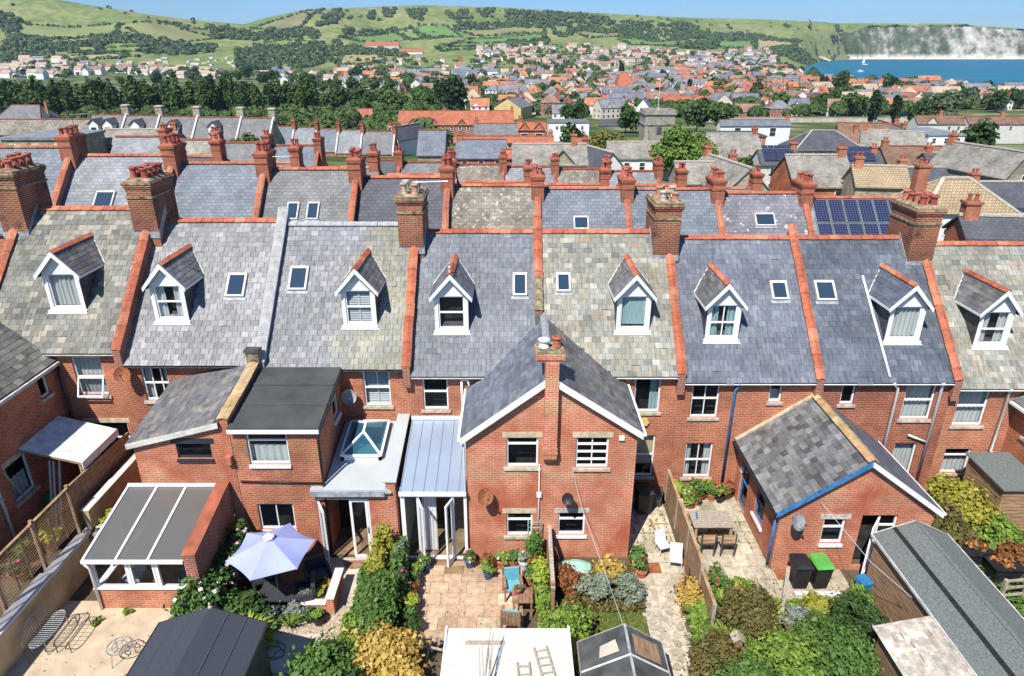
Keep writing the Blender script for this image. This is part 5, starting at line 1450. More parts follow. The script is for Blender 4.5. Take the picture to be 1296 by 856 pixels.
def far_canopy(spots, r0, h0, nq, size, seed):
 rs = np.random.RandomState(seed)
 n = len(spots)
 S = np.array(spots)
 k = rs.uniform(0.7, 1.35, n)
 d = rs.normal(size=(n, nq, 3)); d /= np.linalg.norm(d, axis=2, keepdims=True); d[..., 2] = np.abs(d[..., 2]) * 1.0 - 0.15
 C = np.zeros((n, nq, 3))
 C[..., 0] = S[:, 0:1] + d[..., 0] * r0 * k[:, None]
 C[..., 1] = S[:, 1:2] + d[..., 1] * r0 * k[:, None]
 zb = land(S[:, 0], S[:, 1])
 C[..., 2] = zb[:, None] + h0 * k[:, None] * (0.45 + 0.55 * d[..., 2])
 N = d + rs.normal(0, 0.35, d.shape)
 Sz = np.repeat((size * k)[:, None], nq, 1) * rs.uniform(0.7, 1.3, (n, nq))
 return C.reshape(-1, 3), N.reshape(-1, 3), Sz.ravel()
rs = random.Random(5)
spots = []
for w_ in WOODS:
 pts = [(r * d, d) for r, d in w_]
 xs = [p[0] for p in pts]; ys = [p[1] for p in pts]
 area = 0.5 * abs(sum(pts[i][0] * pts[(i + 1) % len(pts)][1] - pts[(i + 1) % len(pts)][0] * pts[i][1] for i in range(len(pts))))
 n = min(300, int(area / 260) + 6); tries = 0; k = 0
 while k < n and tries < n * 12:
  tries += 1
  x, y = rs.uniform(min(xs), max(xs)), rs.uniform(min(ys), max(ys))
  if pip(pts, x, y): spots.append((x, y)); k += 1
C, N, Sz = far_canopy(spots, 7, 8, 34, 2.2, 4)
o = bpy.data.objects.new('woodland', quads('woodland', C, N, Sz, M_wood_far, seed=2)); link(o)
tag(o, 'dark woods and plantations spread over the slopes of the downs', 'woodland', kind='stuff')
hs_ = []
for ring in HEDGE:
 for i in range(len(ring)):
  a, b_ = ring[i], ring[(i + 1) % len(ring)]
  L = math.hypot(b_[0] - a[0], b_[1] - a[1]); n = max(1, int(L / 9))
  for j in range(n):
   if rs.random() < 0.85: hs_.append((a[0] + (b_[0] - a[0]) * j / n + rs.uniform(-2, 2), a[1] + (b_[1] - a[1]) * j / n + rs.uniform(-2, 2)))
C, N, Sz = far_canopy(hs_, 4.5, 4.5, 9, 2.4, 6)
o = bpy.data.objects.new('hedgerows', quads('hedgerows', C, N, Sz, M_wood_far, seed=3)); link(o)
tag(o, 'dark hedges running between the fields on the downs', 'hedge', kind='stuff')
sc_ = []
while len(sc_) < 320:       # scattered scrub on the open slopes
 r_, d_ = rs.uniform(-0.7, 0.45), rs.uniform(1500, 2900)
 x, y = r_ * d_, d_
 if math.sin(x * .006 + 1) * math.sin(y * .011 + x * .003) > 0.25: sc_.append((x, y))
C, N, Sz = far_canopy(sc_, 4.5, 5, 9, 2.4, 9)
o = bpy.data.objects.new('scrub', quads('scrub', C, N, Sz, M_wood_far, seed=8)); link(o)
tag(o, 'patches of dark gorse and scrub on the open downs', 'scrub', kind='stuff')
# == second terrace and the rows behind
def mid_terrace_house(x0, x1, Yr, Zr, o_next, roofm, label, group, sky=(), solar=False, chim=True, cop=None, run=4.3, rise=4.07, wallm=None, ridge=None, pieces=True, potn=3, base=None, chim_h=.7, name='terrace_house', front=None, chim_y=None):
 wallm = wallm or M_brick
 zg = base if base is not None else Zr - rise - 5.6
 root = thing(name, ((x0 + x1) / 2, Yr, zg), label, 'house', group)
 ze = Zr - rise
 ks = rise / run
 w = MB()
 w.poly([(x0, Yr - run, zg), (x1, Yr - run, zg), (x1, Yr - run, ze), (x0, Yr - run, ze)])
 w.poly([(x1, Yr + run, zg), (x0, Yr + run, zg), (x0, Yr + run, ze), (x1, Yr + run, ze)])
 for x in (x0, x1): w.poly([(x, Yr - run, zg), (x, Yr + run, zg), (x, Yr + run, ze), (x, Yr, Zr - .06), (x, Yr - run, ze)])
 w.build('wall', wallm, root)
 r = MB()
 r.hexa([(x0, Yr - run - .15, ze - .26), (x1, Yr - run - .15, ze - .26), (x1, Yr, Zr - .12), (x0, Yr, Zr - .12)], [(x0, Yr - run - .15, ze - .14), (x1, Yr - run - .15, ze - .14), (x1, Yr, Zr), (x0, Yr, Zr)])
 r.hexa([(x0, Yr, Zr - .12), (x1, Yr, Zr - .12), (x1, Yr + run + .15, ze - .26), (x0, Yr + run + .15, ze - .26)], [(x0, Yr, Zr), (x1, Yr, Zr), (x1, Yr + run + .15, ze - .14), (x0, Yr + run + .15, ze - .14)])
 rf = r.build('roof', roofm, root)
 sl = math.hypot(1, ks); V = Vector((0, 1 / sl, ks / sl)); N = Vector((0, -ks / sl, 1 / sl))
 zr_ = lambda y: Zr + (y - Yr) * ks
 if pieces: run_tiles(rf, ridge or M_terra, (x0 + .1, Yr, Zr + .1), (x1 - .1, Yr, Zr + .1), L=.5, half=.17, drop=.12)
 else:
  k = MB(); k.bar((x0, Yr, Zr + .03), (x1, Yr, Zr + .03), .3, .14); k.build('ridge', ridge or M_terra_plain, rf)
 k = MB(); h = .14
 k.hexa([(x1 - h, Yr - run - .2, ze - .5), (x1 + h, Yr - run - .2, ze - .5), (x1 + h, Yr, Zr - .5), (x1 - h, Yr, Zr - .5)], [(x1 - h, Yr - run - .2, ze + .05), (x1 + h, Yr - run - .2, ze + .05), (x1 + h, Yr, Zr + .22), (x1 - h, Yr, Zr + .22)])
 pw = k.build('parapet_wall', M_brick_dk if cop is None else cop, root)
 if pieces: run_tiles(pw, M_terra, (x1, Yr - run - .2, ze + .11), (x1, Yr + .05, Zr + .3), L=.5, half=.19, drop=.07, name='coping_tile')
 if chim:
  cy = chim_y if chim_y is not None else Yr
  pots = [(x1 + dx, cy - .5 + i * .5) for i in range(potn) for dx in (-.14, .14)]
  chimney(root, x1 - .38, x1 + .38, cy - .8, cy + .8, Zr - 1.5, Zr + chim_h, pots, mat=M_brick_or2, pot_h=.5, pot_r=.13, cap=M_terra_plain)
 for (a, b, dy, L) in sky: skylight(root, a, b, (0, Yr - dy, zr_(Yr - dy) + .02), V, N, L, M_offwhite)
 if solar:
  a0 = x0 + .55
  for i in range(6):
   for j in range(2):
    p = MB()
    u0, u1 = a0 + i * .93, a0 + i * .93 + .89
    v0 = .22 + j * 1.72; v1 = v0 + 1.67
    def pt(x, v, n): q = Vector((0, Yr, Zr)) - V * v + N * n; return (x, q.y, q.z)
    p.hexa([pt(u0, v1, .05), pt(u1, v1, .05), pt(u1, v0, .05), pt(u0, v0, .05)], [pt(u0, v1, .1), pt(u1, v1, .1), pt(u1, v0, .1), pt(u0, v0, .1)], 1)
    e = .035
    p.poly([pt(u0 + e, v1 - e, .104), pt(u1 - e, v1 - e, .104), pt(u1 - e, v0 + e, .104), pt(u0 + e, v0 + e, .104)], 0)
    p.build('solar_panel', [M_solar, M_metal], root)
 return root
M_brick_or2 = coursed('brick_orange_stack', (0.38, 0.105, 0.052), (0.28, 0.072, 0.04), (0.34, 0.21, 0.14), 0.225, 0.075, 0.011, var=.4, stain=((.08, .045, .035), 1.2, .55, .8))
m, ns, ls, b = nmat('solar_cells')
b.inputs['Roughness'].default_value = .18
tc = ns.new('ShaderNodeTexCoord'); br = ns.new('ShaderNodeTexBrick'); br.offset = 0
for nme, v in (('Color1', (.012, .018, .05, 1)), ('Color2', (.016, .024, .062, 1)), ('Mortar', (.16, .18, .24, 1))): br.inputs[nme].default_value = v
br.inputs['Scale'].default_value = 1; br.inputs['Brick Width'].default_value = .165; br.inputs['Row Height'].default_value = .165; br.inputs['Mortar Size'].default_value = .006
ls.new(tc.outputs['UV'], br.inputs['Vector']); ls.new(br.outputs['Color'], b.inputs['Base Color'])
M_solar = m
R2X = [-37.6, -32.0, -26.43, -20.41, -14.96, -9.45, -3.94, 1.56, 7.01, 12.53, 17.94, 25.2]
R2Z = [10.7, 10.5, 10.0, 9.55, 9.2, 8.7, 8.2, 8.03, 7.98, 7.75, 7.5]
R2M = [SP_blue, SP_blue, SP_silver, SP_blue, SP_grey, SP_dark, SP_brown, SP_blue, SP_blue, SP_speck]
R2L = ['blue slates beside the tall left chimney', 'pale blue slates and a small blue skylight', 'silver slates and one large white skylight', 'plain blue slates', 'grey slates and a pair of blue skylights',
    'smooth dark slates', 'brown lichened slates', 'blue slates and one small white skylight', 'dark blue slates between two orange parapets', 'white speckled slates and a wide blue skylight']
r2sky = {1: [(-29.2, -28.5, 3.0, 1.0)], 2: [(-24.4, -23.3, 2.9, 1.3)], 4: [(-13.3, -12.6, 2.7, 1.2), (-12.1, -11.4, 2.7, 1.2)], 7: [(3.7, 4.6, 2.2, .9)], 9: [(14.7, 15.9, 1.8, .9)]}
for i in range(10):
 mid_terrace_house(R2X[i], R2X[i + 1], 42.3, R2Z[i], 0, R2M[i], 'second row terrace house with ' + R2L[i], 'second row terrace houses', sky=r2sky.get(i, ()))
hs2 = mid_terrace_house(17.94, 25.0, 42.3, 7.45, 0, SP_silver, 'second row end house with a bank of twelve solar panels on its roof', 'second row terrace houses', solar=True, chim=False)
for i in range(2, 10):
 x = R2X[i + 1] - 2.6
 z = R2Z[i] - 1.1
 rt = thing('rear_wing', (x, 49.5, z - 7), 'rear wing roof of the second row, ' + ['grey slates and twin pots', 'orange ridge and squat stack', 'dark slates and a tall thin stack', 'blue slates and a capped stack', 'brown tiles and a square stack', 'tan tiles and an orange stack', 'pale slates and a leaning aerial stack', 'small stack beside the white speckled roof'][i - 2], 'house wing', 'rear wings of the second row')
 k = MB(); k.box(x - 2.2, x + 2.4, 46.4, 53, z - 7, z - 1.5); k.build('wall', M_brick, rt)
 k = MB()
 k.hexa([(x - 2.4, 49.6 - 2.6, z - 1.9), (x + 2.6, 49.6 - 2.6, z - 1.9), (x + 2.6, 49.6, z - .12), (x - 2.4, 49.6, z - .12)], [(x - 2.4, 49.6 - 2.6, z - 1.75), (x + 2.6, 49.6 - 2.6, z - 1.75), (x + 2.6, 49.6, z), (x - 2.4, 49.6, z)])
 k.hexa([(x - 2.4, 49.6, z - .12), (x + 2.6, 49.6, z - .12), (x + 2.6, 53.2, z - 1.9), (x - 2.4, 53.2, z - 1.9)], [(x - 2.4, 49.6, z), (x + 2.6, 49.6, z), (x + 2.6, 53.2, z - 1.75), (x - 2.4, 53.2, z - 1.75)])
 rf = k.build('roof', [SP_dark, SP_brown, SP_grey, SP_tan, SP_tan, SP_silver, SP_blue, SP_silver][i - 2], rt)
 run_tiles(rf, M_terra, (x - 2.4, 49.6, z + .1), (x + 2.6, 49.6, z + .1), L=.55, half=.17, drop=.12)
 chimney(rt, x + 1.9, x + 2.55, 49.2, 50.2, z - 1, z + 1.1, [(x + 2.1, 49.6), (x + 2.35, 49.8)], mat=M_brick_or2, pot_h=.5, cap=M_terra_plain)
WIN_ME = {}
def far_window_mesh(w, h, frame, glass):
 key = (w, h, frame.name, glass.name)
 if key not in WIN_ME:
  mb = MB(); f = min(.09, w * .1)
  mb.box(-w / 2, w / 2, -.05, .02, 0, f); mb.box(-w / 2, w / 2, -.05, .02, h - f, h); mb.box(-w / 2, -w / 2 + f, -.05, .02, f, h - f); mb.box(w / 2 - f, w / 2, -.05, .02, f, h - f)
  mb.box(-w / 2 + f, w / 2 - f, -.045, .015, h * .5 - f * .4, h * .5 + f * .4)
  mb.poly([(-w / 2 + f, -.012, f), (w / 2 - f, -.012, f), (w / 2 - f, -.012, h - f), (-w / 2 + f, -.012, h - f)], 1)
  WIN_ME[key] = mb.mesh('window', [frame, glass])
 return WIN_ME[key]
m, ns, ls, b = nmat('far_glass')
b.inputs['Base Color'].default_value = (.03, .035, .042, 1); b.inputs['Roughness'].default_value = .1
M_fglass = m
BODY = {}
def local(mb, name, mats, parent, key=None):
 if key is not None and key in BODY: me = BODY[key]
 else:
  me = mb.mesh(name, mats)
  if key is not None: BODY[key] = me
 o = bpy.data.objects.new(name, me); COL.objects.link(o); o.parent = parent
 return o
def gable_house(name, label, cat, loc, rot, w, d, he, rise, wallm, roofm, ridgem=None, group=None, hip=0.0, chims=(), wins=(), ov=.3, shared=True, gablets=(), wsize=(1.0, 1.3), chimm=None, flat=False, winframe=None):
 """w along local X (the ridge), d along local Y, eaves height he, ridge he+rise; wins = [(side, u, z)]"""
 rt = thing(name, loc, label, cat, group)
 rt.rotation_euler = (0, 0, rot)
 W, D = w / 2, d / 2
 key = (name, w, d, he, rise, hip, wallm.name) if shared else None
 mb = MB()
 mb.wall((-W, -D), (1, 0), w, -6, he); mb.wall((W, D), (-1, 0), w, -6, he, n=(0, 1, 0)); mb.wall((W, -D), (0, 1), d, -6, he, n=(1, 0, 0)); mb.wall((-W, D), (0, -1), d, -6, he, n=(-1, 0, 0))
 if not hip and not flat:
  mb.poly([(W, -D, he), (W, D, he), (W, 0, he + rise)]); mb.poly([(-W, D, he), (-W, -D, he), (-W, 0, he + rise)])
 for gx, gw, gh in gablets:
  mb.poly([(gx - gw / 2, -D - .05, he - .1), (gx + gw / 2, -D - .05, he - .1), (gx, -D - .05, he + gh)])
 local(mb, 'wall', wallm, rt, ('w',) + key + tuple(gablets) if key else None)
 mb = MB()
 t = .14
 sl = rise / D
 ze = he - ov * sl
 if flat:
  mb.box(-W - .2, W + .2, -D - .2, D + .2, he, he + .35)
 elif hip:
  hx = W - hip
  A, B_, C_, D_ = (-W - ov, -D - ov, ze), (W + ov, -D - ov, ze), (W + ov, D + ov, ze), (-W - ov, D + ov, ze)
  R0, R1 = (-hx, 0, he + rise), (hx, 0, he + rise)
  mb.poly([A, B_, R1, R0]); mb.poly([C_, D_, R0, R1]); mb.poly([B_, C_, R1]); mb.poly([D_, A, R0])
  mb.poly([A, D_, C_, B_])
 else:
  for s in (-1, 1):
   y = s * (D + ov)
   a = [(-W - ov * .6, y, ze), (W + ov * .6, y, ze), (W + ov * .6, 0, he + rise), (-W - ov * .6, 0, he + rise)]
   b_ = [(p[0], p[1], p[2] + t) for p in a]
   if s > 0: a, b_ = a[::-1], b_[::-1]
   mb.hexa(a, b_)
 for gx, gw, gh in gablets:
  for s in (-1, 1):
   yb = -D + (gh / sl if sl else 1) + .1
   a = [(gx + s * (gw / 2 + .2), -D - .25, he - .2), (gx, -D - .25, he + gh + .05), (gx, yb, he + gh + .05), (gx + s * (gw / 2 + .2), -D + .2, he - .2)]
   b_ = [(p[0], p[1], p[2] + .12) for p in a]
   if s > 0: a, b_ = a[::-1], b_[::-1]
   mb.hexa(a, b_)
 rf = local(mb, 'roof', roofm, rt, ('r', roofm.name) + key + tuple(gablets) if key else None)
 if not flat:
  mb = MB(); hx = (W - hip) if hip else W + ov * .5
  mb.bar((-hx, 0, he + rise + (t if not hip else 0) + .04), (hx, 0, he + rise + (t if not hip else 0) + .04), .34, .16)
  if hip:
   for s in (-1, 1):
    for q in (-1, 1): mb.bar((s * (W + ov), q * (D + ov), ze + .04), (s * hx, 0, he + rise + .04), .28, .12)
  local(mb, 'ridge', ridgem or M_terra_plain, rf, ('g', (ridgem or M_terra_plain).name) + key if key else None)
 for cx, cy, cw, ch_ in chims:
  mb = MB(); mb.box(cx - cw / 2, cx + cw / 2, cy - .4, cy + .4, he, he + rise + ch_); mb.box(cx - cw / 2 - .08, cx + cw / 2 + .08, cy - .48, cy + .48, he + rise + ch_, he + rise + ch_ + .18)
  n = max(1, int(cw / .45))
  for i in range(n):
   x = cx - cw / 2 + cw * (i + .5) / n
   mb.lathe((x, cy, he + rise + ch_ + .18), [(.15, 0), (.12, .35), (.16, .4), (.14, .5)], 8, 1)
  local(mb, 'chimney', [chimm or M_brick, M_terra_plain], rt)
 wm = far_window_mesh(wsize[0], wsize[1], winframe or M_upvc, M_fglass)
 for side, u, z in wins:
  if side == 'f': p, a = (u, -D, z), 0
  elif side == 'b': p, a = (u, D, z), math.pi
  elif side == 'r': p, a = (W, u, z), math.pi / 2
  else: p, a = (-W, u, z), -math.pi / 2
  o = bpy.data.objects.new('window', wm); COL.objects.link(o); o.parent = rt; o.location = p; o.rotation_euler = (0, 0, a)
 return rt
M_yellow = plain("yellow_render", (0.60, 0.46, 0.22), .9, .08, .3)
MIDB = [
 ('long brown tiled roof with orange ridge behind the left chimneys', -86.0, 133.1, 23.4, 6.1, 1.3, 2.2, 0, SP_brown, M_brick, {}),
 ('low flat blue grey roof behind the left ridge', -66.0, 102.0, 9.3, 9.1, 4.2, 0.6, 0, SP_silver, M_rubble, {'flat': 1}),
 ('pale stone slate roof beside the brown tiled one', -56.9, 109.0, 11.1, 4.7, 2.6, 1.7, 0, SP_stone, M_rubble, {}),
 ('dark slate roof with two solar panels on it', -48.1, 95.1, 2.4, 2.9, 3.6, 1.1, 0, SP_dark, M_brick, {}),
 ('grey house left of the poplars', -179.8, 265.9, 15.9, 11.7, -7.8, 4.2, 0, SP_grey, M_offwhite, {'hip': 3}),
 ('white gabled cottage with dark slates', -24.0, 159.2, 11.7, 3.8, -4.7, 4.5, 65, SP_dark, M_white, {'wins': [('l', 0, 1.5)]}),
 ('tall blue grey slate roof with stepped parapet', -13.9, 124.3, 4.5, 9.4, -0.9, 3.4, 0, SP_blue, M_rubble, {}),
 ('wide pale blue slate roof with skylights', -5.3, 123.0, 8.5, 6.8, -1.4, 2.5, 0, SP_blue, M_brick, {}),
 ('small red roofed brick shed house', -0.5, 110.6, 2.0, 2.8, 0.1, 1.0, 0, SP_red, M_brick, {}),
 ('grey slate hall by the orange roofs', -3.9, 173.3, 10.5, 6.7, -3.6, 2.4, 0, SP_grey, M_brick, {}),
 ('long orange tiled block with little dormers', -17.0, 219.8, 34.9, 9.6, -5.5, 3.5, 0, SP_red, M_brick_dk, {'gablets': [(-14, 3, 1.6), (-7, 3, 1.6), (2, 3, 1.6)]}),
 ('grey roofed centre of the orange block', -13.3, 193.0, 10.6, 6.0, -2.0, 2.2, 0, SP_grey, M_brick_dk, {'gablets': [(-4, 3, 1.6), (0, 3, 1.6), (4, 3, 1.6)]}),
 ('lower orange tiled range', -1.8, 151.3, 21.1, 2.7, -2.6, 1.0, 0, SP_red, M_brick, {}),
 ('red brick house with two white bay windows', 4.6, 166.9, 6.3, 3.9, -1.6, 1.4, 0, SP_red, M_brick, {'gablets': [(-1.7, 2.6, 1.5), (1.7, 2.6, 1.5)], 'wins': [('f', -1.7, -2.4), ('f', 1.7, -2.4)], 'wsize': (1.7, 1.6)}),
 ('white modern flat roofed house', 16.0, 204.5, 11.4, 9, -3.6, 0.6, 0, SP_grey, M_white, {'flat': 1, 'wins': [('f', -4, -2.2), ('f', -1.5, -2.2), ('f', 2, -2.2), ('f', 4.5, -2.2)]}),
 ('orange roofed brick house below the white modern one', 14.3, 142.2, 4.3, 4.4, -2.5, 1.6, 0, SP_red, M_brick, {}),
 ('stone slated long cottage with a gabled bay', 5.0, 94.0, 9.6, 5.9, 1.9, 2.1, 0, SP_stone, M_rubble, {'chims': [(3.2, 0, 0.7, 1.2)], 'gablets': [(1.6, 3.4, 1.7)]}),
 ('dark slated white cottage beside the stone one', 12.3, 100.8, 9.1, 3.9, 0.5, 2.0, 110, SP_dark, M_white, {'wins': [('l', 0, -2)]}),
 ('white cottage with stone slates and cream buttress', 21.9, 117.4, 12.0, 5.9, -0.7, 2.1, 0, SP_stone, M_white, {'wins': [('f', -3, -2), ('f', -0.5, -2), ('f', 3, -2.2), ('f', -3, -4.6), ('f', 1, -4.6)], 'chims': [(1.2, -2.5, 1.0, -1.6)]}),
 ('stone slated house half hidden by bright tree', 38.6, 128.3, 11.6, 9.7, -2.0, 3.5, 0, SP_stone, M_rubble, {}),
 ('stone gabled barn with tan roof', 23.9, 86.0, 7.5, 5.6, 0.9, 2.0, 0, SP_stone, M_rubble, {}),
 ('stone gable facing the gardens', 25.8, 83.8, 11.7, 5.4, 0.9, 2.5, 100, SP_stone, M_rubble, {}),
 ('cream house with solar panels on its slates', 39.2, 103.8, 5.6, 4.7, 0.3, 1.7, 0, SP_dark, M_offwhite, {'wins': [('f', -1, -1.8), ('f', 1.2, -1.8), ('f', -1, -4)], 'solar': 1}),
 ('stone slated house with red brick gable', 36.7, 84.6, 7.1, 8.0, 1.0, 2.9, 0, SP_stone, M_brick, {}),
 ('low slate roof with solar panels', 54.7, 111.2, 6.2, 3.9, -0.9, 1.4, 0, SP_dark, M_rubble, {'solar': 1}),
 ('tan tiled roof on rough stone cottage', 41.0, 77.7, 5.5, 4.6, 2.0, 1.7, -8, SP_tan, M_rubble, {}),
 ('dark slate roof beside the tan cottage', 50.6, 86.1, 5.8, 5.8, 0.1, 2.1, 0, SP_dark, M_rubble, {}),
 ('wide brown tiled roof among the stone houses', 65.8, 115.8, 10.0, 8.1, -2.0, 2.9, 0, SP_rust, M_rubble, {}),
 ('long grey roofed range with open shed', 65.9, 102.6, 11.1, 2.4, 0.9, 0.8, 0, SP_dark, M_rubble, {'flat': 0}),
 ('white house under hipped tan tiled roof', 31.8, 49.4, 6.1, 4.8, 5.6, 1.8, 0, SP_tan, M_white, {'hip': 2.4, 'wins': [('f', -1, -2), ('f', 2, -2)], 'wsize': (1.6, 1.1)}),
 ('dark slate roof at the end of the lane', 54.2, 75.6, 8.4, 5.6, 0.3, 2.0, 0, SP_dark, M_offwhite, {}),
 ('near dark slate roof below the tan hip', 30.8, 41.2, 6.5, 2.5, 5.5, 0.9, -6, SP_dark, M_brick, {}),
 ('stone gabled house with white windows', 61.8, 91.6, 11.7, 4.4, 1.1, 2.9, 105, SP_stone, M_rubble, {'wins': [('l', -0.6, -1.2), ('l', -0.6, -3.4)]}),
 ('hipped purple slate hall roof', 70.8, 161.1, 15.4, 10.2, -5.0, 3.7, 0, SP_dark, M_rubble, {'hip': 5.1}),
 ('big stained hall roof, brown and black', 81.4, 162.8, 12.5, 13.6, -5.0, 4.9, -18, SP_rust, M_rubble, {}),
 ('stained long roof beside the hall', 80.5, 149.8, 11.6, 8.4, -3.3, 3.0, -25, SP_stone, M_rubble, {}),
 ('chapel like stone gable with arched window', 86.5, 162.5, 18.2, 6.9, -3.8, 3.6, 80, SP_grey, M_rubble, {'wins': [('l', 0, -4.5)], 'wsize': (2.4, 2.4)}),
 ('pale metal roofed unit by the terracotta chimneys', 104.0, 176.8, 8.7, 15.600000000000001, -3.5, 0.8, 0, SP_silver, M_white, {'flat': 1}),
 ('cottage row with brown tiles and cream walls', 115.3, 192.5, 13.8, 5.0, -2.8, 1.8, 0, SP_rust, M_offwhite, {'gablets': [(-4, 4, 2)], 'chims': [(0, 0, 1, 1.2)], 'wins': [('f', 2, -2), ('f', 5, -2)]}),
 ('second cottage row with long brown roof', 131.4, 194.2, 16.0, 4.5, -3.0, 1.6, 0, SP_rust, M_offwhite, {'gablets': [(-5, 4, 2)], 'chims': [(2, 0, 1, 1.2)], 'wins': [('f', 0, -2), ('f', 4, -2)]}),
 ('low blue roofed white hall with coloured doors', 60.0, 176.6, 17.2, 3.2, -1.7, 1.1, 0, SP_blue, M_white, {'wins': [('f', -5, -3), ('f', 0, -3), ('f', 5, -3)], 'wsize': (1.8, 2.4)}),
 ('red fronted low shop under dark roof', 53.7, 171.6, 12.3, 10.4, -3.5, 0.6, 0, SP_dark, M_brick, {'flat': 1}),
 ('yellow rendered hall with grey roof', 0.7, 338.0, 16, 13.1, -8.0, 2.4, 70, SP_grey, M_yellow, {}),
 ('long grey roofed building beside the yellow hall', 12.9, 337.2, 12.5, 4.4, -7.7, 1.6, 0, SP_grey, M_offwhite, {'wins': [('f', -4, -3), ('f', 4, -3)], 'wsize': (1.6, 1.6)}),
 ('white gabled house by the church tower', 56.2, 306.0, 12, 7.9, -8.9, 5.0, 75, SP_grey, M_white, {'wins': [('l', 0, -3)]}),
 ('brick flats with orange roofs', 59.7, 324.2, 29.9, 8.5, -5.9, 3.1, 0, SP_red, M_brick, {'wins': [('f', -9, -3), ('f', -3, -3), ('f', 3, -3), ('f', 9, -3), ('f', -9, -6), ('f', 3, -6)], 'wsize': (1.8, 1.5)}),
 ('terracotta roofed range by the flagpole', 74.1, 303.2, 21.5, 6.4, -5.2, 2.3, 0, SP_red, M_brick_dk, {}),
 ('orange roofed tower house on the road', 75.3, 491.2, 11.6, 22.4, -9.0, 9.4, 0, SP_red, M_brick, {'hip': 4}),
 ('white flat roofed hotel with bands of windows', 114.2, 407.0, 19.8, 14, -7.3, 0.6, 0, SP_grey, M_white, {'flat': 1, 'wins': [('f', -8, -3.5), ('f', -3, -3.5), ('f', 2, -3.5), ('f', 7, -3.5)], 'wsize': (3, 1.6)}),
 ('big red roofed hotel on the hillside', -324.6, 1862.7, 84.8, 25.3, 19.6, 9.1, 0, SP_red, M_offwhite, {'wins': []}),
 ('red roofed houses beside the hillside hotel', -233.6, 1729.4, 51.5, 18.8, 5.9, 6.7, 0, SP_red, M_white, {}),
 ('brown brick flats near the sea', 316.4, 530.0, 38.3, 20, -12.1, 0.6, 0, SP_grey, M_brick_dk, {'flat': 1, 'wins': [('f', -14, -4), ('f', -7, -4), ('f', 0, -4), ('f', 7, -4), ('f', 14, -4)], 'wsize': (3, 2)}),
 ('white topped building by the water', 332.2, 649.0, 24.5, 18, -14.7, 0.9, 0, SP_grey, M_white, {'flat': 1}),
 ('tall gabled villas behind the park trees', 143.8, 423.9, 23.1, 7.8, -11.1, 2.8, 0, SP_rust, M_offwhite, {'gablets': [(-8, 6, 4), (0, 6, 4), (8, 6, 4)], 'wins': [('f', -8, -3), ('f', 0, -3), ('f', 8, -3)], 'wsize': (2, 1.8)}),
 ('dark gabled villas behind the park trees', 165.4, 414.4, 27.0, 8.7, -11.3, 3.1, 0, SP_dark, M_brick_dk, {'gablets': [(-9, 6, 4), (0, 6, 4), (9, 6, 4)], 'wins': [('f', -9, -3), ('f', 0, -3), ('f', 9, -3)], 'wsize': (2, 1.8)}),
]
# == middle distance: rows, cottages, halls
for (lab, cx, cy, w, d, ze, rise, rot, rm, wm, opt) in MIDB:
 opt = dict(opt)
 zg = float(land(cx, cy))
 dd = d if rot < 45 else d
 zr = ze + rise
 if not opt.get('flat'):
  rise2 = min(max(rise, .3 * d), .62 * d)
  ze = zr - rise2; rise = rise2
 f = 1.0
 while ze - zg > 6.5 and f < 1.7:      # stand it where the ground meets its eaves height
  f += .02; zg = float(land(cx * 1.02, cy * 1.02)); cx, cy, w, d, rise, ze = cx * 1.02, cy * 1.02, w * 1.02, d * 1.02, rise * 1.02, 16 - (16 - ze) * 1.02
 he = max(2.3, ze - zg)
 solar = opt.pop('solar', 0)
 wins = [(s, u, he + z) for s, u, z in opt.pop('wins', [])]
 if not wins and w > 6:
  n = int(w / 2.6)
  wins = [('f', -w / 2 + w * (i + .5) / n, he - 1.8) for i in range(n)]
 ch = opt.pop('chims', None)
 if ch is None: ch = [] if opt.get('flat') or w < 5 else [(RND.choice((-1, 1)) * (w / 2 - .5), 0, .9, .9)]
 h = gable_house('building', lab, 'building', (cx, cy, zg), math.radians(rot), w, d, he, rise, wm, rm, shared=False, wins=wins, chims=ch, group=None,
     ridgem=M_terra_plain if rm not in (SP_stone, SP_tan, SP_dark) else M_stone_grey, **opt)
 if solar:
  sl = rise / (d / 2); L = math.hypot(1, sl)
  V = Vector((0, 1 / L, sl / L)); N = Vector((0, -sl / L, 1 / L)); P0 = Vector((0, -d / 2, he))
  for i in range(5):
   for j in range(2):
    u0 = -w / 2 + .5 + i * min(1.05, (w - 1) / 5); u1 = u0 + min(1.0, (w - 1) / 5 - .05); v0 = .5 + j * 1.6; v1 = v0 + 1.5
    q = [P0 + V * v0 + N * .3, P0 + V * v1 + N * .3]
    p = MB(); p.hexa([(u0, q[0].y, q[0].z - .06), (u1, q[0].y, q[0].z - .06), (u1, q[1].y, q[1].z - .06), (u0, q[1].y, q[1].z - .06)], [(u0, q[0].y, q[0].z), (u1, q[0].y, q[0].z), (u1, q[1].y, q[1].z), (u0, q[1].y, q[1].z)])
    local(p, 'solar_panel', M_solar, h)
gx = [-75, -69, -63, -56.3, -48.5, -42.8]
lb = ['two white dormers at its left', 'a white gabled dormer', 'a single small white dormer', 'a flat white dormer with two panes', 'plain slates and a pale end stack']
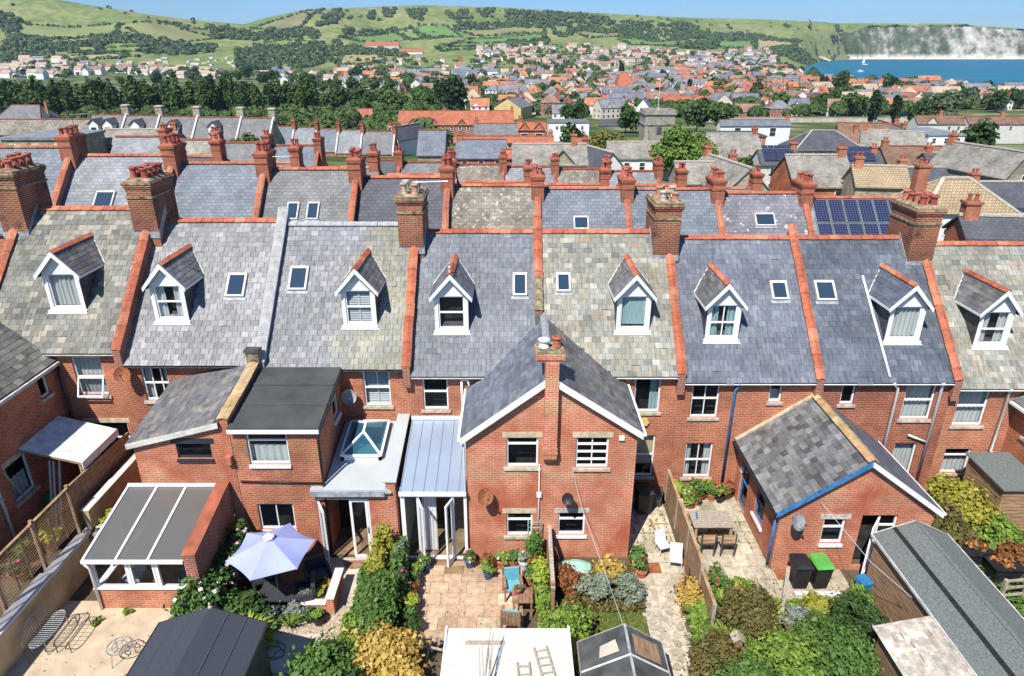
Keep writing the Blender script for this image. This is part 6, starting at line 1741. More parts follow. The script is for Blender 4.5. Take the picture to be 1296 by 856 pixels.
for i in range(5):
 t_ = mid_terrace_house(gx[i], gx[i + 1], 128, 4.9 - i * .15, 0, SP_grey, 'grey slated terrace house before the poplars with ' + lb[i], 'grey terrace houses before the poplars', cop=M_offwhite, pieces=False, chim=False, ridge=M_terra_plain, wallm=M_rubble, base=-9, rise=4.4, run=5)
 zr = 4.9 - i * .15
 if i in (0, 1, 2, 3):
  for q in ((.3, .7) if i == 0 else (.5,)):
   x = gx[i] + (gx[i + 1] - gx[i]) * q
   k = MB(); k.box(x - .8, x + .8, 124.3, 127, zr - 3.2, zr - 1.3); k.poly([(x - .8, 124.3, zr - 1.3), (x + .8, 124.3, zr - 1.3), (x, 124.3, zr - .5)])
   d_ = k.build('dormer', M_white, t_)
   k = MB(); k.hexa([(x - 1, 124.1, zr - 1.4), (x, 124.1, zr - .45), (x, 127.6, zr - .45), (x - 1, 127.4, zr - 1.4)], [(x - 1, 124.1, zr - 1.3), (x, 124.1, zr - .35), (x, 127.6, zr - .35), (x - 1, 127.4, zr - 1.3)])
   k.hexa([(x, 124.1, zr - .45), (x + 1, 124.1, zr - 1.4), (x + 1, 127.4, zr - 1.4), (x, 127.6, zr - .45)], [(x, 124.1, zr - .35), (x + 1, 124.1, zr - 1.3), (x + 1, 127.4, zr - 1.3), (x, 127.6, zr - .35)]); k.build('dormer_roof', SP_dark, d_)
   o = bpy.data.objects.new('window', far_window_mesh(1.1, 1.2, M_upvc, M_fglass)); COL.objects.link(o); o.parent = d_; o.location = Vector((x, 124.28, zr - 2.9)) - wloc(d_)
 chimney(t_, gx[i + 1] - 1, gx[i + 1] + .2, 128.5, 129.7, zr - 1, zr + 1.6, [], mat=M_rubble, cap=M_stone_grey)
gx = [-58.5, -52.2, -45.9, -41.2, -36.6, -31.6, -24.8]
gm = [SP_silver, SP_blue, SP_silver, SP_blue, SP_silver, SP_grey]
for i in range(6):
 mid_terrace_house(gx[i], gx[i + 1], 150, 0.9 - i * .25, 0, gm[i], 'far terrace house with ' + ['silver slates by a round tree', 'blue slates and white gable end', 'pale silver slates', 'sky blue slates', 'silver blue slates and white skylight', 'warm grey slates at the row end'][i],
       'far slate terrace houses', cop=M_offwhite, pieces=False, chim=True, potn=2, chim_h=1.2, base=-11, rise=4.0)
gx = [x * 1.0 for x in (-16.5, -11.3, -6.1, -.9, 4.3, 9.5, 14.7)]
gm = [SP_dark, SP_grey, SP_brown, SP_silver, SP_brown, SP_silver]
for i in range(6):
 mid_terrace_house(gx[i], gx[i + 1], 70, 5.6 - i * .22, 0, gm[i], 'third row terrace house with ' + ['dark slates', 'grey slates and orange stack', 'brown lichened slates', 'pale silver slates', 'mottled brown slates', 'silver slates near the white cottage'][i],
       'third row terrace houses', cop=M_terra_plain, pieces=False, chim=True, potn=2, chim_h=.9, base=-3, rise=3.4, run=3.8)
gx = [-41.5, -36.2, -30.9, -25.6, -20.3]
for i in range(4):
 mid_terrace_house(gx[i], gx[i + 1], 74, 7.4 - i * .3, 0, [SP_silver, SP_stone, SP_grey, SP_blue][i], 'third row house left of the dark roofs with ' + ['silver slates', 'stone slates', 'grey slates', 'blue slates'][i], 'third row terrace houses', cop=M_terra_plain, pieces=False, chim=True, potn=2, chim_h=.8, base=-2, rise=3.4, run=3.8)
M_tower = coursed('tower_stone', (0.36, 0.33, 0.27), (0.25, 0.235, 0.2), (0.2, 0.18, 0.15), .6, .3, .02, var=.35)
tw = thing('church_tower', (47.8, 235, -14), 'square grey stone church tower with parapet and a flagpole', 'church')
mb = MB(); mb.box(43, 52.6, 230.2, 240, -16, -4.0); mb.box(42.7, 52.9, 229.9, 240.3, -7.2, -6.8); mb.box(42.6, 53, 229.8, 240.4, -4.0, -3.5)
mb.box(42.8, 52.8, 230, 230.5, -3.5, -2.6); mb.box(42.8, 52.8, 239.7, 240.2, -3.5, -2.6); mb.box(42.8, 43.3, 230.5, 239.7, -3.5, -2.6); mb.box(52.3, 52.8, 230.5, 239.7, -3.5, -2.6)
mb.box(43.3, 52.3, 230.5, 239.7, -3.5, -3.3)
mb.build('wall', M_tower, tw)
for x in (43.6, 52.0):
 mb = MB(); mb.hexa([(x - .9, 229.4, -16), (x + .9, 229.4, -16), (x + .9, 230.2, -16), (x - .9, 230.2, -16)], [(x - .6, 229.9, -7.5), (x + .6, 229.9, -7.5), (x + .6, 230.2, -7.5), (x - .6, 230.2, -7.5)]); mb.build('buttress', M_tower, tw)
mb = MB(); mb.box(47, 48.6, 230.15, 230.3, -10.2, -7.8); mb.build('belfry_window', M_darkgrey, tw)
mb = MB(); mb.tube([(47.8, 235, -3.3), (47.8, 235, 6)], [.09, .05], 6); mb.build('flagpole', M_white, tw)
M_cope2 = plain('park_wall_stone', (0.50, 0.45, 0.36), .9, .15, .3)
# == the town: each house a thing
M_cream = plain('cream_render', (0.62, 0.56, 0.44), .9, .08, .3); M_wht = plain('white_render', (0.72, 0.71, 0.68), .9, .05, .3); M_pink = plain('pinkish_brick', (0.44, 0.25, 0.19), .9, .15, .5)
M_bk = plain('far_brick', (0.36, 0.13, 0.08), .9, .2, .5)
FR = {'grey': plain('far_grey_roof', (0.20, 0.20, 0.21), .8, .2, .3), 'brown': plain('far_brown_roof', (0.27, 0.17, 0.125), .8, .2, .3), 'red': plain('far_red_roof', (0.38, 0.145, 0.09), .8, .2, .3), 'orange': plain('far_orange_roof', (0.44, 0.18, 0.09), .8, .2, .3),
   'tan': plain('far_tan_roof', (0.42, 0.33, 0.24), .8, .15, .3), 'pink': plain('far_pink_roof', (0.43, 0.27, 0.23), .8, .15, .3), 'slate': plain('far_slate_roof', (0.15, 0.165, 0.20), .7, .2, .3), 'teal': plain('teal_roof', (0.12, 0.42, 0.40), .7, .1, .3), 'white': plain('white_roof', (0.66, 0.67, 0.66), .6, .08, .3)}
PAL = {'pale': ([M_wht, M_wht, M_cream], ['tan', 'pink', 'grey', 'tan', 'brown']), 'caravan': ([M_wht, M_cream], ['white', 'white', 'teal', 'grey']), 'white': ([M_wht], ['grey', 'slate', 'pink']),
    'mix': ([M_wht, M_wht, M_cream, M_bk], ['grey', 'brown', 'orange', 'tan', 'slate', 'red', 'grey']), 'pink': ([M_wht, M_cream, M_pink], ['pink', 'grey', 'tan', 'brown', 'pink']),
    'red': ([M_wht, M_wht, M_cream, M_pink], ['red', 'pink', 'grey', 'pink', 'brown', 'slate', 'grey']), 'orange': ([M_wht, M_wht, M_cream, M_bk, M_pink], ['orange', 'red', 'brown', 'slate', 'tan', 'red', 'grey', 'grey'])}
rn = random.Random(21)
cand = []
for nm, cnt, pal, pl_ in TOWN:
 P = [(r, 1000.0 / d) for r, d in pl_]
 xs, ys = [p[0] for p in P], [p[1] for p in P]
 got, tries = [], 0
 while len(got) < cnt and tries < cnt * 60:
  tries += 1
  a, q = rn.uniform(min(xs), max(xs)), rn.uniform(min(ys), max(ys))
  if not pip(P, a, q): continue
  d = 1000.0 / q; x = a * d
  if x > np.interp(d, COY, COX) - 25: continue
  md = 9 if pal == 'caravan' else 12
  if any(abs(x - g[0]) < md + d * .002 and abs(d - g[1]) < md + d * .006 for g in got): continue
  got.append((x, d)); cand.append((x, d, pal))
cand.sort(key=lambda c: c[1])
VAR = [(11, 9, 5.5, 4, 0), (15, 9, 5.6, 4, 0), (9, 9, 5.8, 4.2, 0), (12, 10, 5.4, 4, 4.5), (18, 10, 6.2, 4.2, 0), (13, 9, 3.2, 4, 0), (11, 11, 8, 4.5, 5), (22, 10, 8, 4.2, 0)]
WN = {M_wht.name: 'white rendered', M_cream.name: 'cream rendered', M_bk.name: 'red brick', M_pink.name: 'pink brick'}
RN = {'grey': 'grey', 'brown': 'brown', 'red': 'red', 'orange': 'orange', 'tan': 'tan', 'pink': 'dusky pink', 'slate': 'dark slate', 'teal': 'teal', 'white': 'white'}
rest_w, rest_r = MB(), MB()
rest = []
nh = 0
for (x, d, pal) in cand:
 wm = rn.choice(PAL[pal][0]); rk = rn.choice(PAL[pal][1])
 zg = float(land(x, d))
 rot = rn.choice((0, 0, math.pi / 2, rn.uniform(-.6, .6), rn.uniform(-.3, .3)))
 if pal == 'caravan':
  w, dp, he, ri, hip = 11, 4.5, 2.6, .7, 0
 else: w, dp, he, ri, hip = rn.choice(VAR)
 if nh < 285:
  nh += 1
  near_ = d < 900
  wins = []
  if near_:
   n = int(w / 3)
   for zz_ in ([1.0] if he < 5 else [1.0, 3.7] if he < 7 else [1.0, 3.7, 6.0]):
    for i in range(n): wins.append(('f', -w / 2 + w * (i + .5) / n, zz_))
    for i in range(2): wins.append(('r', (i - .5) * dp * .45, zz_)); wins.append(('l', (i - .5) * dp * .45, zz_))
  gb = ((-w * .24, 4.0, 2.4),) if rn.random() < .45 and not hip and he > 5 else ()
  nm = 'caravan' if pal == 'caravan' else 'house'
  far_word = 'on the far hillside estate' if pal == 'pale' else 'in the holiday park below the downs' if pal == 'caravan' else 'far off below the downs' if d > 900 else 'in the town toward the bay'
  gable_house(nm, ('static caravan' if nm == 'caravan' else WN[wm.name] + ' house' + (' with hipped ' if hip else ' with front gable and ' if gb else ' with ')) + ((' with ') if nm == 'caravan' else '') + RN[rk] + ' roof ' + far_word, nm, (x, d, zg), rot, w, dp, he, ri, wm, FR[rk],
     ridgem=FR[rk], group=('caravans ' if nm == 'caravan' else 'town houses ') + far_word, hip=hip, gablets=gb, wins=wins, wsize=(1.5, 1.5),
     chims=[(rn.choice((-1, 1)) * (w / 2 - .8), 0, 1.0, 1.0)] if (near_ and pal != 'caravan' and rn.random() < .8) else [], chimm=M_bk)
 else: rest.append((x, d, zg, rot, w, dp, he, ri, wm, rk))
far_m = [M_wht, M_cream, M_bk, M_pink] + [FR[k] for k in FR]
fi = {mm.name: i for i, mm in enumerate(far_m)}
mb = MB()
for (x, d, zg, rot, w, dp, he, ri, wm, rk) in rest:
 c, s = math.cos(rot), math.sin(rot)
 T = lambda a, b_, z: (x + a * c - b_ * s, d + a * s + b_ * c, zg + z)
 W, D = w / 2, dp / 2
 mw, mr_ = fi[wm.name], fi[FR[rk].name]
 for (a0, b0, a1, b1) in ((-W, -D, W, -D), (W, -D, W, D), (W, D, -W, D), (-W, D, -W, -D)): mb.poly([T(a0, b0, -3), T(a1, b1, -3), T(a1, b1, he), T(a0, b0, he)], mw)
 mb.poly([T(W, -D, he), T(W, D, he), T(W, 0, he + ri)], mw); mb.poly([T(-W, D, he), T(-W, -D, he), T(-W, 0, he + ri)], mw)
 mb.poly([T(-W - .2, -D - .3, he - .2), T(W + .2, -D - .3, he - .2), T(W + .2, 0, he + ri + .1), T(-W - .2, 0, he + ri + .1)], mr_)
 mb.poly([T(W + .2, D + .3, he - .2), T(-W - .2, D + .3, he - .2), T(-W - .2, 0, he + ri + .1), T(W + .2, 0, he + ri + .1)], mr_)
if rest:
 o = mb.build('distant_houses', far_m); tag(o, 'mass of tiny pale houses at the far edge of town', 'houses', kind='stuff')
M_road = plain('asphalt', (0.09, 0.09, 0.095), .9, .15, .2)
Pr = np.zeros((40, 3, 3))
for i in range(40):
 d = 330 + i * 10; x = .136 * d + (d - 330) * .0
 for j in range(3): Pr[i, j] = (x + (j - 1) * 5.0, d, 0)
Pr[..., 2] = land(Pr[..., 0], Pr[..., 1]) + .25
struct('road', grid_mesh('road', Pr, M_road))
# == trees
M_bark = plain('bark', (0.10, 0.075, 0.05), .95, .3, 2)
LM = {'dark': leaf_mat('leaves_dark', [(0.03, 0.07, 0.02), (0.05, 0.10, 0.026), (0.038, 0.08, 0.024), (0.08, 0.135, 0.036)]),
   'mid': leaf_mat('leaves_mid', [(0.05, 0.10, 0.022), (0.085, 0.15, 0.034), (0.065, 0.12, 0.03), (0.115, 0.18, 0.045)]),
   'light': leaf_mat('leaves_light', [(0.10, 0.18, 0.03), (0.15, 0.235, 0.045), (0.12, 0.20, 0.04), (0.19, 0.27, 0.06)]),
   'grey': leaf_mat('leaves_grey', [(0.09, 0.13, 0.065), (0.13, 0.165, 0.09), (0.11, 0.15, 0.075), (0.16, 0.19, 0.11)]),
   'golden': leaf_mat('leaves_golden', [(0.17, 0.17, 0.04), (0.24, 0.22, 0.05), (0.12, 0.14, 0.035), (0.28, 0.25, 0.075)]),
   'cypress': leaf_mat('leaves_cypress', [(0.02, 0.05, 0.022), (0.03, 0.065, 0.025), (0.045, 0.08, 0.03)])}
def crown_points(seed, n, rx, ry, rz, k=16, spread=.42, flat=.0):
 """leaf spots on clumps that fill an uneven ellipsoid about the origin"""
 rs = np.random.RandomState(seed)
 d = rs.normal(size=(k, 3)); d /= np.linalg.norm(d, axis=1, keepdims=True)
 d *= rs.uniform(.35, .8, (k, 1))
 r = rs.uniform(.75, 1.25, k) * spread
 w = r ** 2; ci = rs.choice(k, n, p=w / w.sum())
 q = rs.normal(size=(n, 3)); q /= np.linalg.norm(q, axis=1, keepdims=True)
 q[:, 2] = np.where(rs.rand(n) < .6, np.abs(q[:, 2]), q[:, 2])
 C = d[ci] + q * (r[ci] * rs.uniform(.55, 1.2, n))[:, None]
 C *= np.array([rx, ry, rz])
 N = q + rs.normal(0, .6, (n, 3)) + np.array([0, 0, .25])
 return C, N
TREES = []
def tree_mesh(kind, h, rx, rz, n, leaf, seed, mat, zc=None, k=16, spread=.42):
 C, N = crown_points(seed, n, rx, rx, rz, k, spread)
 zc = zc if zc is not None else h - rz
 C[:, 2] += zc
 rs = np.random.RandomState(seed + 1)
 cm = quads('crown', C, N, rs.uniform(.6, 1.3, n) * leaf, mat, seed=seed)
 mb = MB()
 mb.tube([(0, 0, -1.5), (0, 0, zc * .5), (.1, .05, zc)], [h * .03, h * .022, h * .012], 7)
 for i in range(5):
  a = i * 1.3 + seed; mb.tube([(0, 0, zc * .55 + i * .1), (math.cos(a) * rx * .35, math.sin(a) * rx * .35, zc), (math.cos(a) * rx * .6, math.sin(a) * rx * .6, zc + rz * .35)], [h * .013, h * .009, h * .004], 5)
 tm = mb.mesh('trunk', M_bark)
 return cm, tm
TM = {'round_dark': [tree_mesh('r', 10, 4.6, 4.2, 1300, .42, s, LM['dark']) for s in (1, 2)], 'round_mid': [tree_mesh('r', 10, 4.8, 4.0, 1300, .42, s, LM['mid']) for s in (3, 4)],
   'light': [tree_mesh('r', 9, 4.6, 3.8, 4200, .2, s, LM['light'], k=30) for s in (5, 6)], 'willow': [tree_mesh('r', 10, 4.8, 4.4, 1200, .42, 7, LM['grey'])],
   'poplar': [tree_mesh('p', 17, 3.4, 8.0, 1900, .45, s, LM[q], k=30, spread=.34) for s, q in ((8, 'dark'), (9, 'mid'), (10, 'mid'), (15, 'dark'))], 'cypress': [tree_mesh('p', 14, 2.3, 6.8, 1300, .42, s, LM['cypress'], k=30, spread=.3) for s in (11, 12)],
   'golden': [tree_mesh('r', 7, 3.6, 2.9, 3200, .19, 13, LM['golden'], k=24)], 'cedar': [tree_mesh('r', 14, 5.2, 6, 1500, .5, 14, LM['cypress'], k=20)]}
TL = {'round_dark': 'dark green round tree', 'round_mid': 'mid green broad tree', 'light': 'bright light green tree', 'willow': 'pale grey green tree', 'poplar': 'tall dark poplar', 'cypress': 'tall dark conifer', 'golden': 'golden green bushy tree', 'cedar': 'big dark conifer with wide crown'}
def tree(kind, x, y, s, where, group, z=None, i=None):
 ms = TM[kind]; cm, tm = ms[i % len(ms)] if i is not None else rn.choice(ms)
 zg = float(land(x, y)) if z is None else z
 t_ = thing('tree', (x, y, zg), TL[kind] + ' ' + where, 'tree', group)
 t_.rotation_euler = (0, 0, rn.random() * 6.28); t_.scale = (s * rn.uniform(.9, 1.1), s * rn.uniform(.9, 1.1), s * rn.uniform(.92, 1.08))
 for nme, me in (('trunk', tm), ('crown', cm)):
  o = bpy.data.objects.new(nme, me); COL.objects.link(o); o.parent = t_
 return t_
for i in range(84):     # poplar screen behind the left rows
 x = -358 + i * 2.95 + rn.uniform(-1.2, 1.2)
 tree('poplar', x, 395 + rn.uniform(-5, 5), rn.uniform(1.0, 1.3), 'in the long screen behind the terraces', 'poplars in the long screen')
for i in range(26):
 tree(rn.choice(('round_dark', 'round_mid', 'round_dark', 'willow')), -360 + i * 9.5 + rn.uniform(-3, 3), 432 + rn.uniform(-12, 25), rn.uniform(1.0, 1.75), 'behind the poplar screen', 'trees behind the poplars')
for nm, cnt, pl_ in GROVES:
 P = [(r, 1000.0 / d) for r, d in pl_]
 xs, ys = [p[0] for p in P], [p[1] for p in P]
 k = tries = 0
 while k < cnt and tries < cnt * 40:
  tries += 1
  a, q = rn.uniform(min(xs), max(xs)), rn.uniform(min(ys), max(ys))
  if not pip(P, a, q): continue
  d = 1000.0 / q; x = a * d
  if x > np.interp(d, COY, COX) - 15: continue
  if 330 < d < 720 and abs(x - .136 * d) < 10: continue
  kind = rn.choice({'town': ('round_dark', 'round_mid', 'round_dark', 'round_mid', 'light', 'cypress'), 'clump': ('round_dark', 'round_mid', 'round_mid'), 'behind': ('round_mid', 'willow', 'round_dark'), 'park': ('round_dark', 'round_mid'), 'east': ('round_mid', 'round_dark', 'willow'), 'bay': ('round_dark',), 'field': ('round_dark', 'round_mid')}[nm])
  s = {'town': rn.uniform(.75, 1.35), 'clump': rn.uniform(1.1, 1.6), 'behind': rn.uniform(1, 1.5), 'park': rn.uniform(1, 1.4), 'east': rn.uniform(1, 1.3), 'bay': rn.uniform(.8, 1.2), 'field': rn.uniform(.8, 1.2)}[nm]
  if d > 900: s *= 1.25
  tree(kind, x, d, s, {'town': 'standing among the town houses', 'clump': 'in the big clump beyond the slate rows', 'behind': 'in the belt behind the poplars', 'park': 'along the park wall', 'east': 'by the cottages toward the sea', 'bay': 'on the shore of the bay', 'field': 'round the church meadow'}[nm], 'trees ' + {'town': 'in the town', 'clump': 'of the big clump', 'behind': 'of the belt', 'park': 'of the park', 'east': 'by the cottages', 'bay': 'of the shore', 'field': 'of the church meadow'}[nm])
  k += 1
for kind, r_, d, s, wh in (('cedar', -.085, 330, 1.5, 'standing over the town clump'), ('round_dark', .16, 285, 1.1, 'before the orange roofed flats'), ('round_mid', .19, 280, 1.0, 'at the church yard edge'), ('round_dark', .26, 290, 1.2, 'right of the church tower'), ('round_mid', .29, 285, 1.1, 'by the white hotel'), ('light', .238, 112, .95, 'between church tower and stone cottages'), ('light', .262, 122, .75, 'behind the stone slated house'), ('golden', .128, 128, 1.0, 'before the church tower'), ('golden', .152, 135, .8, 'beside the larger golden one'),
       ('round_dark', .088, 150, .7, 'by the white modern house'), ('round_mid', -.38, 108, .55, 'before the grey slated rows'), ('cypress', .505, 330, 1.25, 'taller of the pair in the park'), ('cypress', .535, 335, 1.15, 'shorter of the pair in the park'), ('round_dark', .36, 105, .55, 'beside the purple hall roof'),
       ('round_dark', .455, 640, 1.9, 'alone against the bay'), ('round_dark', .52, 650, 1.7, 'at the water by the pier roof'), ('round_dark', .53, 655, 1.4, 'second of the two at the water'), ('round_mid', .34, 108, .5, 'by the low blue roofed hall'), ('round_dark', .575, 300, 1.2, 'before the brown flats'), ('willow', .60, 300, 1.3, 'beside the brown flats'), ('round_dark', .66, 170, .9, 'at the end of the cottage row'), ('light', .45, 75, .28, 'on the low wall by the solar roof')):
 tree(kind, r_ * d, d, s, wh, None)
pw2 = thing('park_wall', (175, 372, float(land(175, 372))), 'long pale stone wall along the park below the villas', 'wall')
mb = MB(); mb.box(95, 262, 371.6, 372.2, -24, -17.6); mb.build('wall', M_cope2, pw2)
mb = MB(); mb.box(94.8, 262.2, 371.4, 372.4, -17.6, -17.4); mb.build('coping', M_stone_grey, pw2)
M_sail = plain('sail_white', (0.8, 0.8, 0.78), .7, .03)
bt = thing('sailing_boat', (980, 2050, SEA), 'white sailing boat out on the blue bay', 'boat')
mb = MB(); mb.hexa([(976, 2049, SEA), (990, 2049.5, SEA), (990, 2050.5, SEA), (976, 2051, SEA)], [(974, 2048.5, SEA + 2), (993, 2049.6, SEA + 2.4), (993, 2050.4, SEA + 2.4), (974, 2051.5, SEA + 2)]); mb.build('hull', M_wht, bt)
mb = MB(); mb.tube([(982, 2050, SEA + 2), (982, 2050, SEA + 26)], .25, 6); mb.build('mast', M_wht, bt)
mb = MB(); mb.hexa([(974, 2049.9, SEA + 4), (981.6, 2049.9, SEA + 4), (981.6, 2050.1, SEA + 4), (974, 2050.1, SEA + 4)], [(981.2, 2049.9, SEA + 25), (981.6, 2049.9, SEA + 25), (981.6, 2050.1, SEA + 25), (981.2, 2050.1, SEA + 25)]); mb.build('sail', M_sail, bt)
for x, y, L, lab in ((690, 1450, 12, 'small white motor boat near the shore of the bay'), (1500, 1950, 14, 'dark launch far out on the bay')):
 b_ = thing('motor_boat', (x, y, SEA), lab, 'boat')
 mb = MB(); mb.hexa([(x - L / 2, y - 1.5, SEA), (x + L / 2 - 2, y - .5, SEA), (x + L / 2 - 2, y + .5, SEA), (x - L / 2, y + 1.5, SEA)], [(x - L / 2, y - 2, SEA + 2), (x + L / 2, y - .5, SEA + 2.5), (x + L / 2, y + .5, SEA + 2.5), (x - L / 2, y + 2, SEA + 2)]); mb.build('hull', M_wht if 'white' in lab else M_darkgrey, b_)
 mb = MB(); mb.box(x - 3, x + 1, y - 1.2, y + 1.2, SEA + 2, SEA + 4.2); mb.build('cabin', M_wht if 'white' in lab else M_darkgrey, b_)
sp_ = []
for nm, cnt, pal, pl_ in TOWN:
 if pal == 'caravan': continue
 P = [(r, 1000.0 / d) for r, d in pl_]
 xs, ys = [p[0] for p in P], [p[1] for p in P]
 k = 0
 while k < cnt * (16 if nm == "meadow" else 9 if nm == "near" else 3):
  a, q = rn.uniform(min(xs), max(xs)), rn.uniform(min(ys), max(ys))
  if pip(P, a, q):
   d = 1000.0 / q; k += 1
   if a * d < np.interp(d, COY, COX) - 15 and not (330 < d < 720 and abs(a * d - .136 * d) < 9): sp_.append((a * d, d))
rr_ = [(rn.uniform(-.62, -.06), rn.uniform(215, 385)) for _ in range(170)]
rr_ = [(a * d, d) for a, d in rr_ if not (a < -.45 and d < 260)] + [q for q in sp_ if q[1] < 560]
sp_ = [q for q in sp_ if q[1] >= 560]
cc_ = far_canopy(rr_, 4.3, 7.0, 240, .5, 14)
ca = far_canopy(sp_[::3], 5.2, 9.0, 60, 1.2, 12); cb_ = far_canopy(sp_[1::3] + sp_[2::3], 3.2, 4.2, 26, .95, 13)
C, N, Sz = [np.concatenate(q) for q in zip(ca, cb_, cc_)]
o = bpy.data.objects.new('garden_greenery', quads('garden_greenery', C, N, Sz, leaf_mat('garden_greens', [(.035, .07, .02), (.06, .105, .03), (.045, .085, .025), (.10, .15, .045), (.08, .10, .035)], .8, 0), seed=4)); link(o)
tag(o, 'mass of garden trees and hedges between the town houses', 'greenery', kind='stuff')
# == gardens
def sheet(name, x0, x1, y0, y1, z, mat, t=1.4):
 mb = MB(); mb.box(x0, x1, y0, y1, z - t, z)
 o = mb.build(name, mat); o['kind'] = 'structure'
 return o
M_soil = plain('garden_soil', (0.13, 0.095, 0.06), .95, .35, 1.5, .5, 12, col2=(0.07, 0.055, 0.035))
M_sand = plain('sandy_concrete', (0.57, 0.46, 0.32), .95, .14, 2.2, .4, 30, col2=(0.40, 0.315, 0.215))
M_gravel = plain('gravel', (0.52, 0.43, 0.33), .95, .2, 26, .8, 45, col2=(0.26, 0.20, 0.15))
M_conc = plain('pale_concrete', (0.52, 0.46, 0.37), .92, .14, 1.3, .2, 20)
M_slabA = piece_mat('paving_peach', [(0.44, 0.30, 0.195), (0.50, 0.36, 0.245), (0.39, 0.255, 0.16), (0.54, 0.41, 0.285)], rough=.9, streak=False)
M_slabF = piece_mat('paving_stone', [(0.38, 0.32, 0.235), (0.45, 0.385, 0.285), (0.32, 0.275, 0.205), (0.51, 0.445, 0.335)], rough=.92, streak=False, lichen=(.24, .24, .12))
M_crazy = piece_mat('crazy_paving', [(0.40, 0.34, 0.25), (0.48, 0.41, 0.305), (0.33, 0.28, 0.205), (0.52, 0.46, 0.36)], rough=.92, streak=False)
M_lawn = plain('lawn_soil', (0.18, 0.20, 0.07), .95, .25, 2.5)
M_render = plain('ochre_render', (0.50, 0.38, 0.22), .95, .16, 1.6, .2, 25)
M_cope = plain('white_coping', (0.66, 0.63, 0.56), .85, .12, 2)
M_larch = plain('larch_slat', (0.42, 0.27, 0.15), .85, .22, 2.5, stretch=(1, 1, 8))
M_post = plain('fence_post', (0.36, 0.24, 0.15), .9, .2, 3)
M_shed = plain('shed_felt_blue', (0.050, 0.058, 0.072), .9, .14, 40, .4, 90)
M_felt_g = plain('felt_green_grey', (0.15, 0.17, 0.16), .92, .2, 28, .7, 60, stretch=(1, .5, 1))
M_poly = glass_mat('polycarbonate', (0.5, 0.46, 0.40), .3, .3)
MATS['polycarbonate'].node_tree.nodes['Principled BSDF'].inputs['Base Color'].default_value = (.17, .165, .155, 1)
M_lav = plain('lavender_canvas', (0.33, 0.37, 0.66), .8, .06, 1.5)
M_rattan = plain('charcoal_rattan', (0.045, 0.048, 0.055), .7, .3, 30, .5, 80)
M_turq = plain('turquoise_cushion', (0.13, 0.40, 0.48), .9, .1, 4)
M_teak = plain('teak', (0.30, 0.17, 0.10), .8, .25, 5)
M_grn = plain('green_lid', (0.10, 0.36, 0.07), .5, .08, 4)
M_bluep = plain('blue_plastic', (0.03, 0.19, 0.42), .45, .1, 4)
M_wpl = plain('white_plastic', (0.56, 0.58, 0.60), .45, .05, 4)
M_pot_b = plain('blue_glaze', (0.04, 0.10, 0.22), .3, .2, 6)
M_clay = plain('clay_pot_garden', (0.42, 0.17, 0.09), .85, .18, 5)
M_timber_roof = plain('white_painted_boards', (0.62, 0.605, 0.53), .85, .06, 7, .1, 40)
L_ = lambda n, *c: leaf_mat(n, list(c), .5, .3)
LV = {'green': L_('shrub_green', (0.0715, 0.15, 0.0325), (0.111, 0.208, 0.0455), (0.091, 0.176, 0.039), (0.156, 0.26, 0.065)), 'bright': L_('shrub_bright', (0.156, 0.26, 0.039), (0.221, 0.338, 0.0585), (0.286, 0.39, 0.078), (0.117, 0.208, 0.0325)),
   'gold': L_('shrub_gold', (0.309, 0.288, 0.0351), (0.393, 0.362, 0.0527), (0.225, 0.245, 0.0351), (0.432, 0.426, 0.0936)), 'orange': L_('shrub_orange', (0.546, 0.325, 0.078), (0.6, 0.416, 0.104), (0.468, 0.325, 0.065), (0.39, 0.312, 0.065), (0.6, 0.468, 0.156)),
   'silver': L_('shrub_silver', (0.208, 0.26, 0.182), (0.273, 0.325, 0.234), (0.169, 0.221, 0.143), (0.338, 0.377, 0.286)), 'bronze': L_('shrub_bronze', (0.13, 0.111, 0.039), (0.182, 0.143, 0.0455), (0.0975, 0.111, 0.0325), (0.221, 0.182, 0.065)),
   'dark': L_('shrub_dark', (0.039, 0.0845, 0.0234), (0.0585, 0.117, 0.0325), (0.078, 0.143, 0.039)), 'lime': L_('shrub_lime', (0.338, 0.416, 0.052), (0.429, 0.494, 0.078), (0.26, 0.351, 0.0455)), 'red': L_('shrub_red', (0.286, 0.078, 0.039), (0.39, 0.156, 0.065), (0.156, 0.156, 0.039), (0.234, 0.065, 0.039)),
   'grass': L_('grass_blades', (0.13, 0.195, 0.039), (0.195, 0.247, 0.0585), (0.234, 0.26, 0.078), (0.111, 0.163, 0.0325))}
FL = {'pink': plain('petal_pink', (.62, .36, .42), .7, .15, 20), 'white': plain('petal_white', (.72, .66, .66), .7, .1, 20), 'red': plain('petal_red', (.55, .03, .03), .6, .15, 20), 'violet': plain('petal_violet', (.24, .17, .42), .7, .2, 20), 'magenta': plain('petal_magenta', (.55, .06, .2), .6, .15, 20), 'orange': plain('petal_orange', (.62, .2, .05), .6, .15, 20)}
SEED = [100]
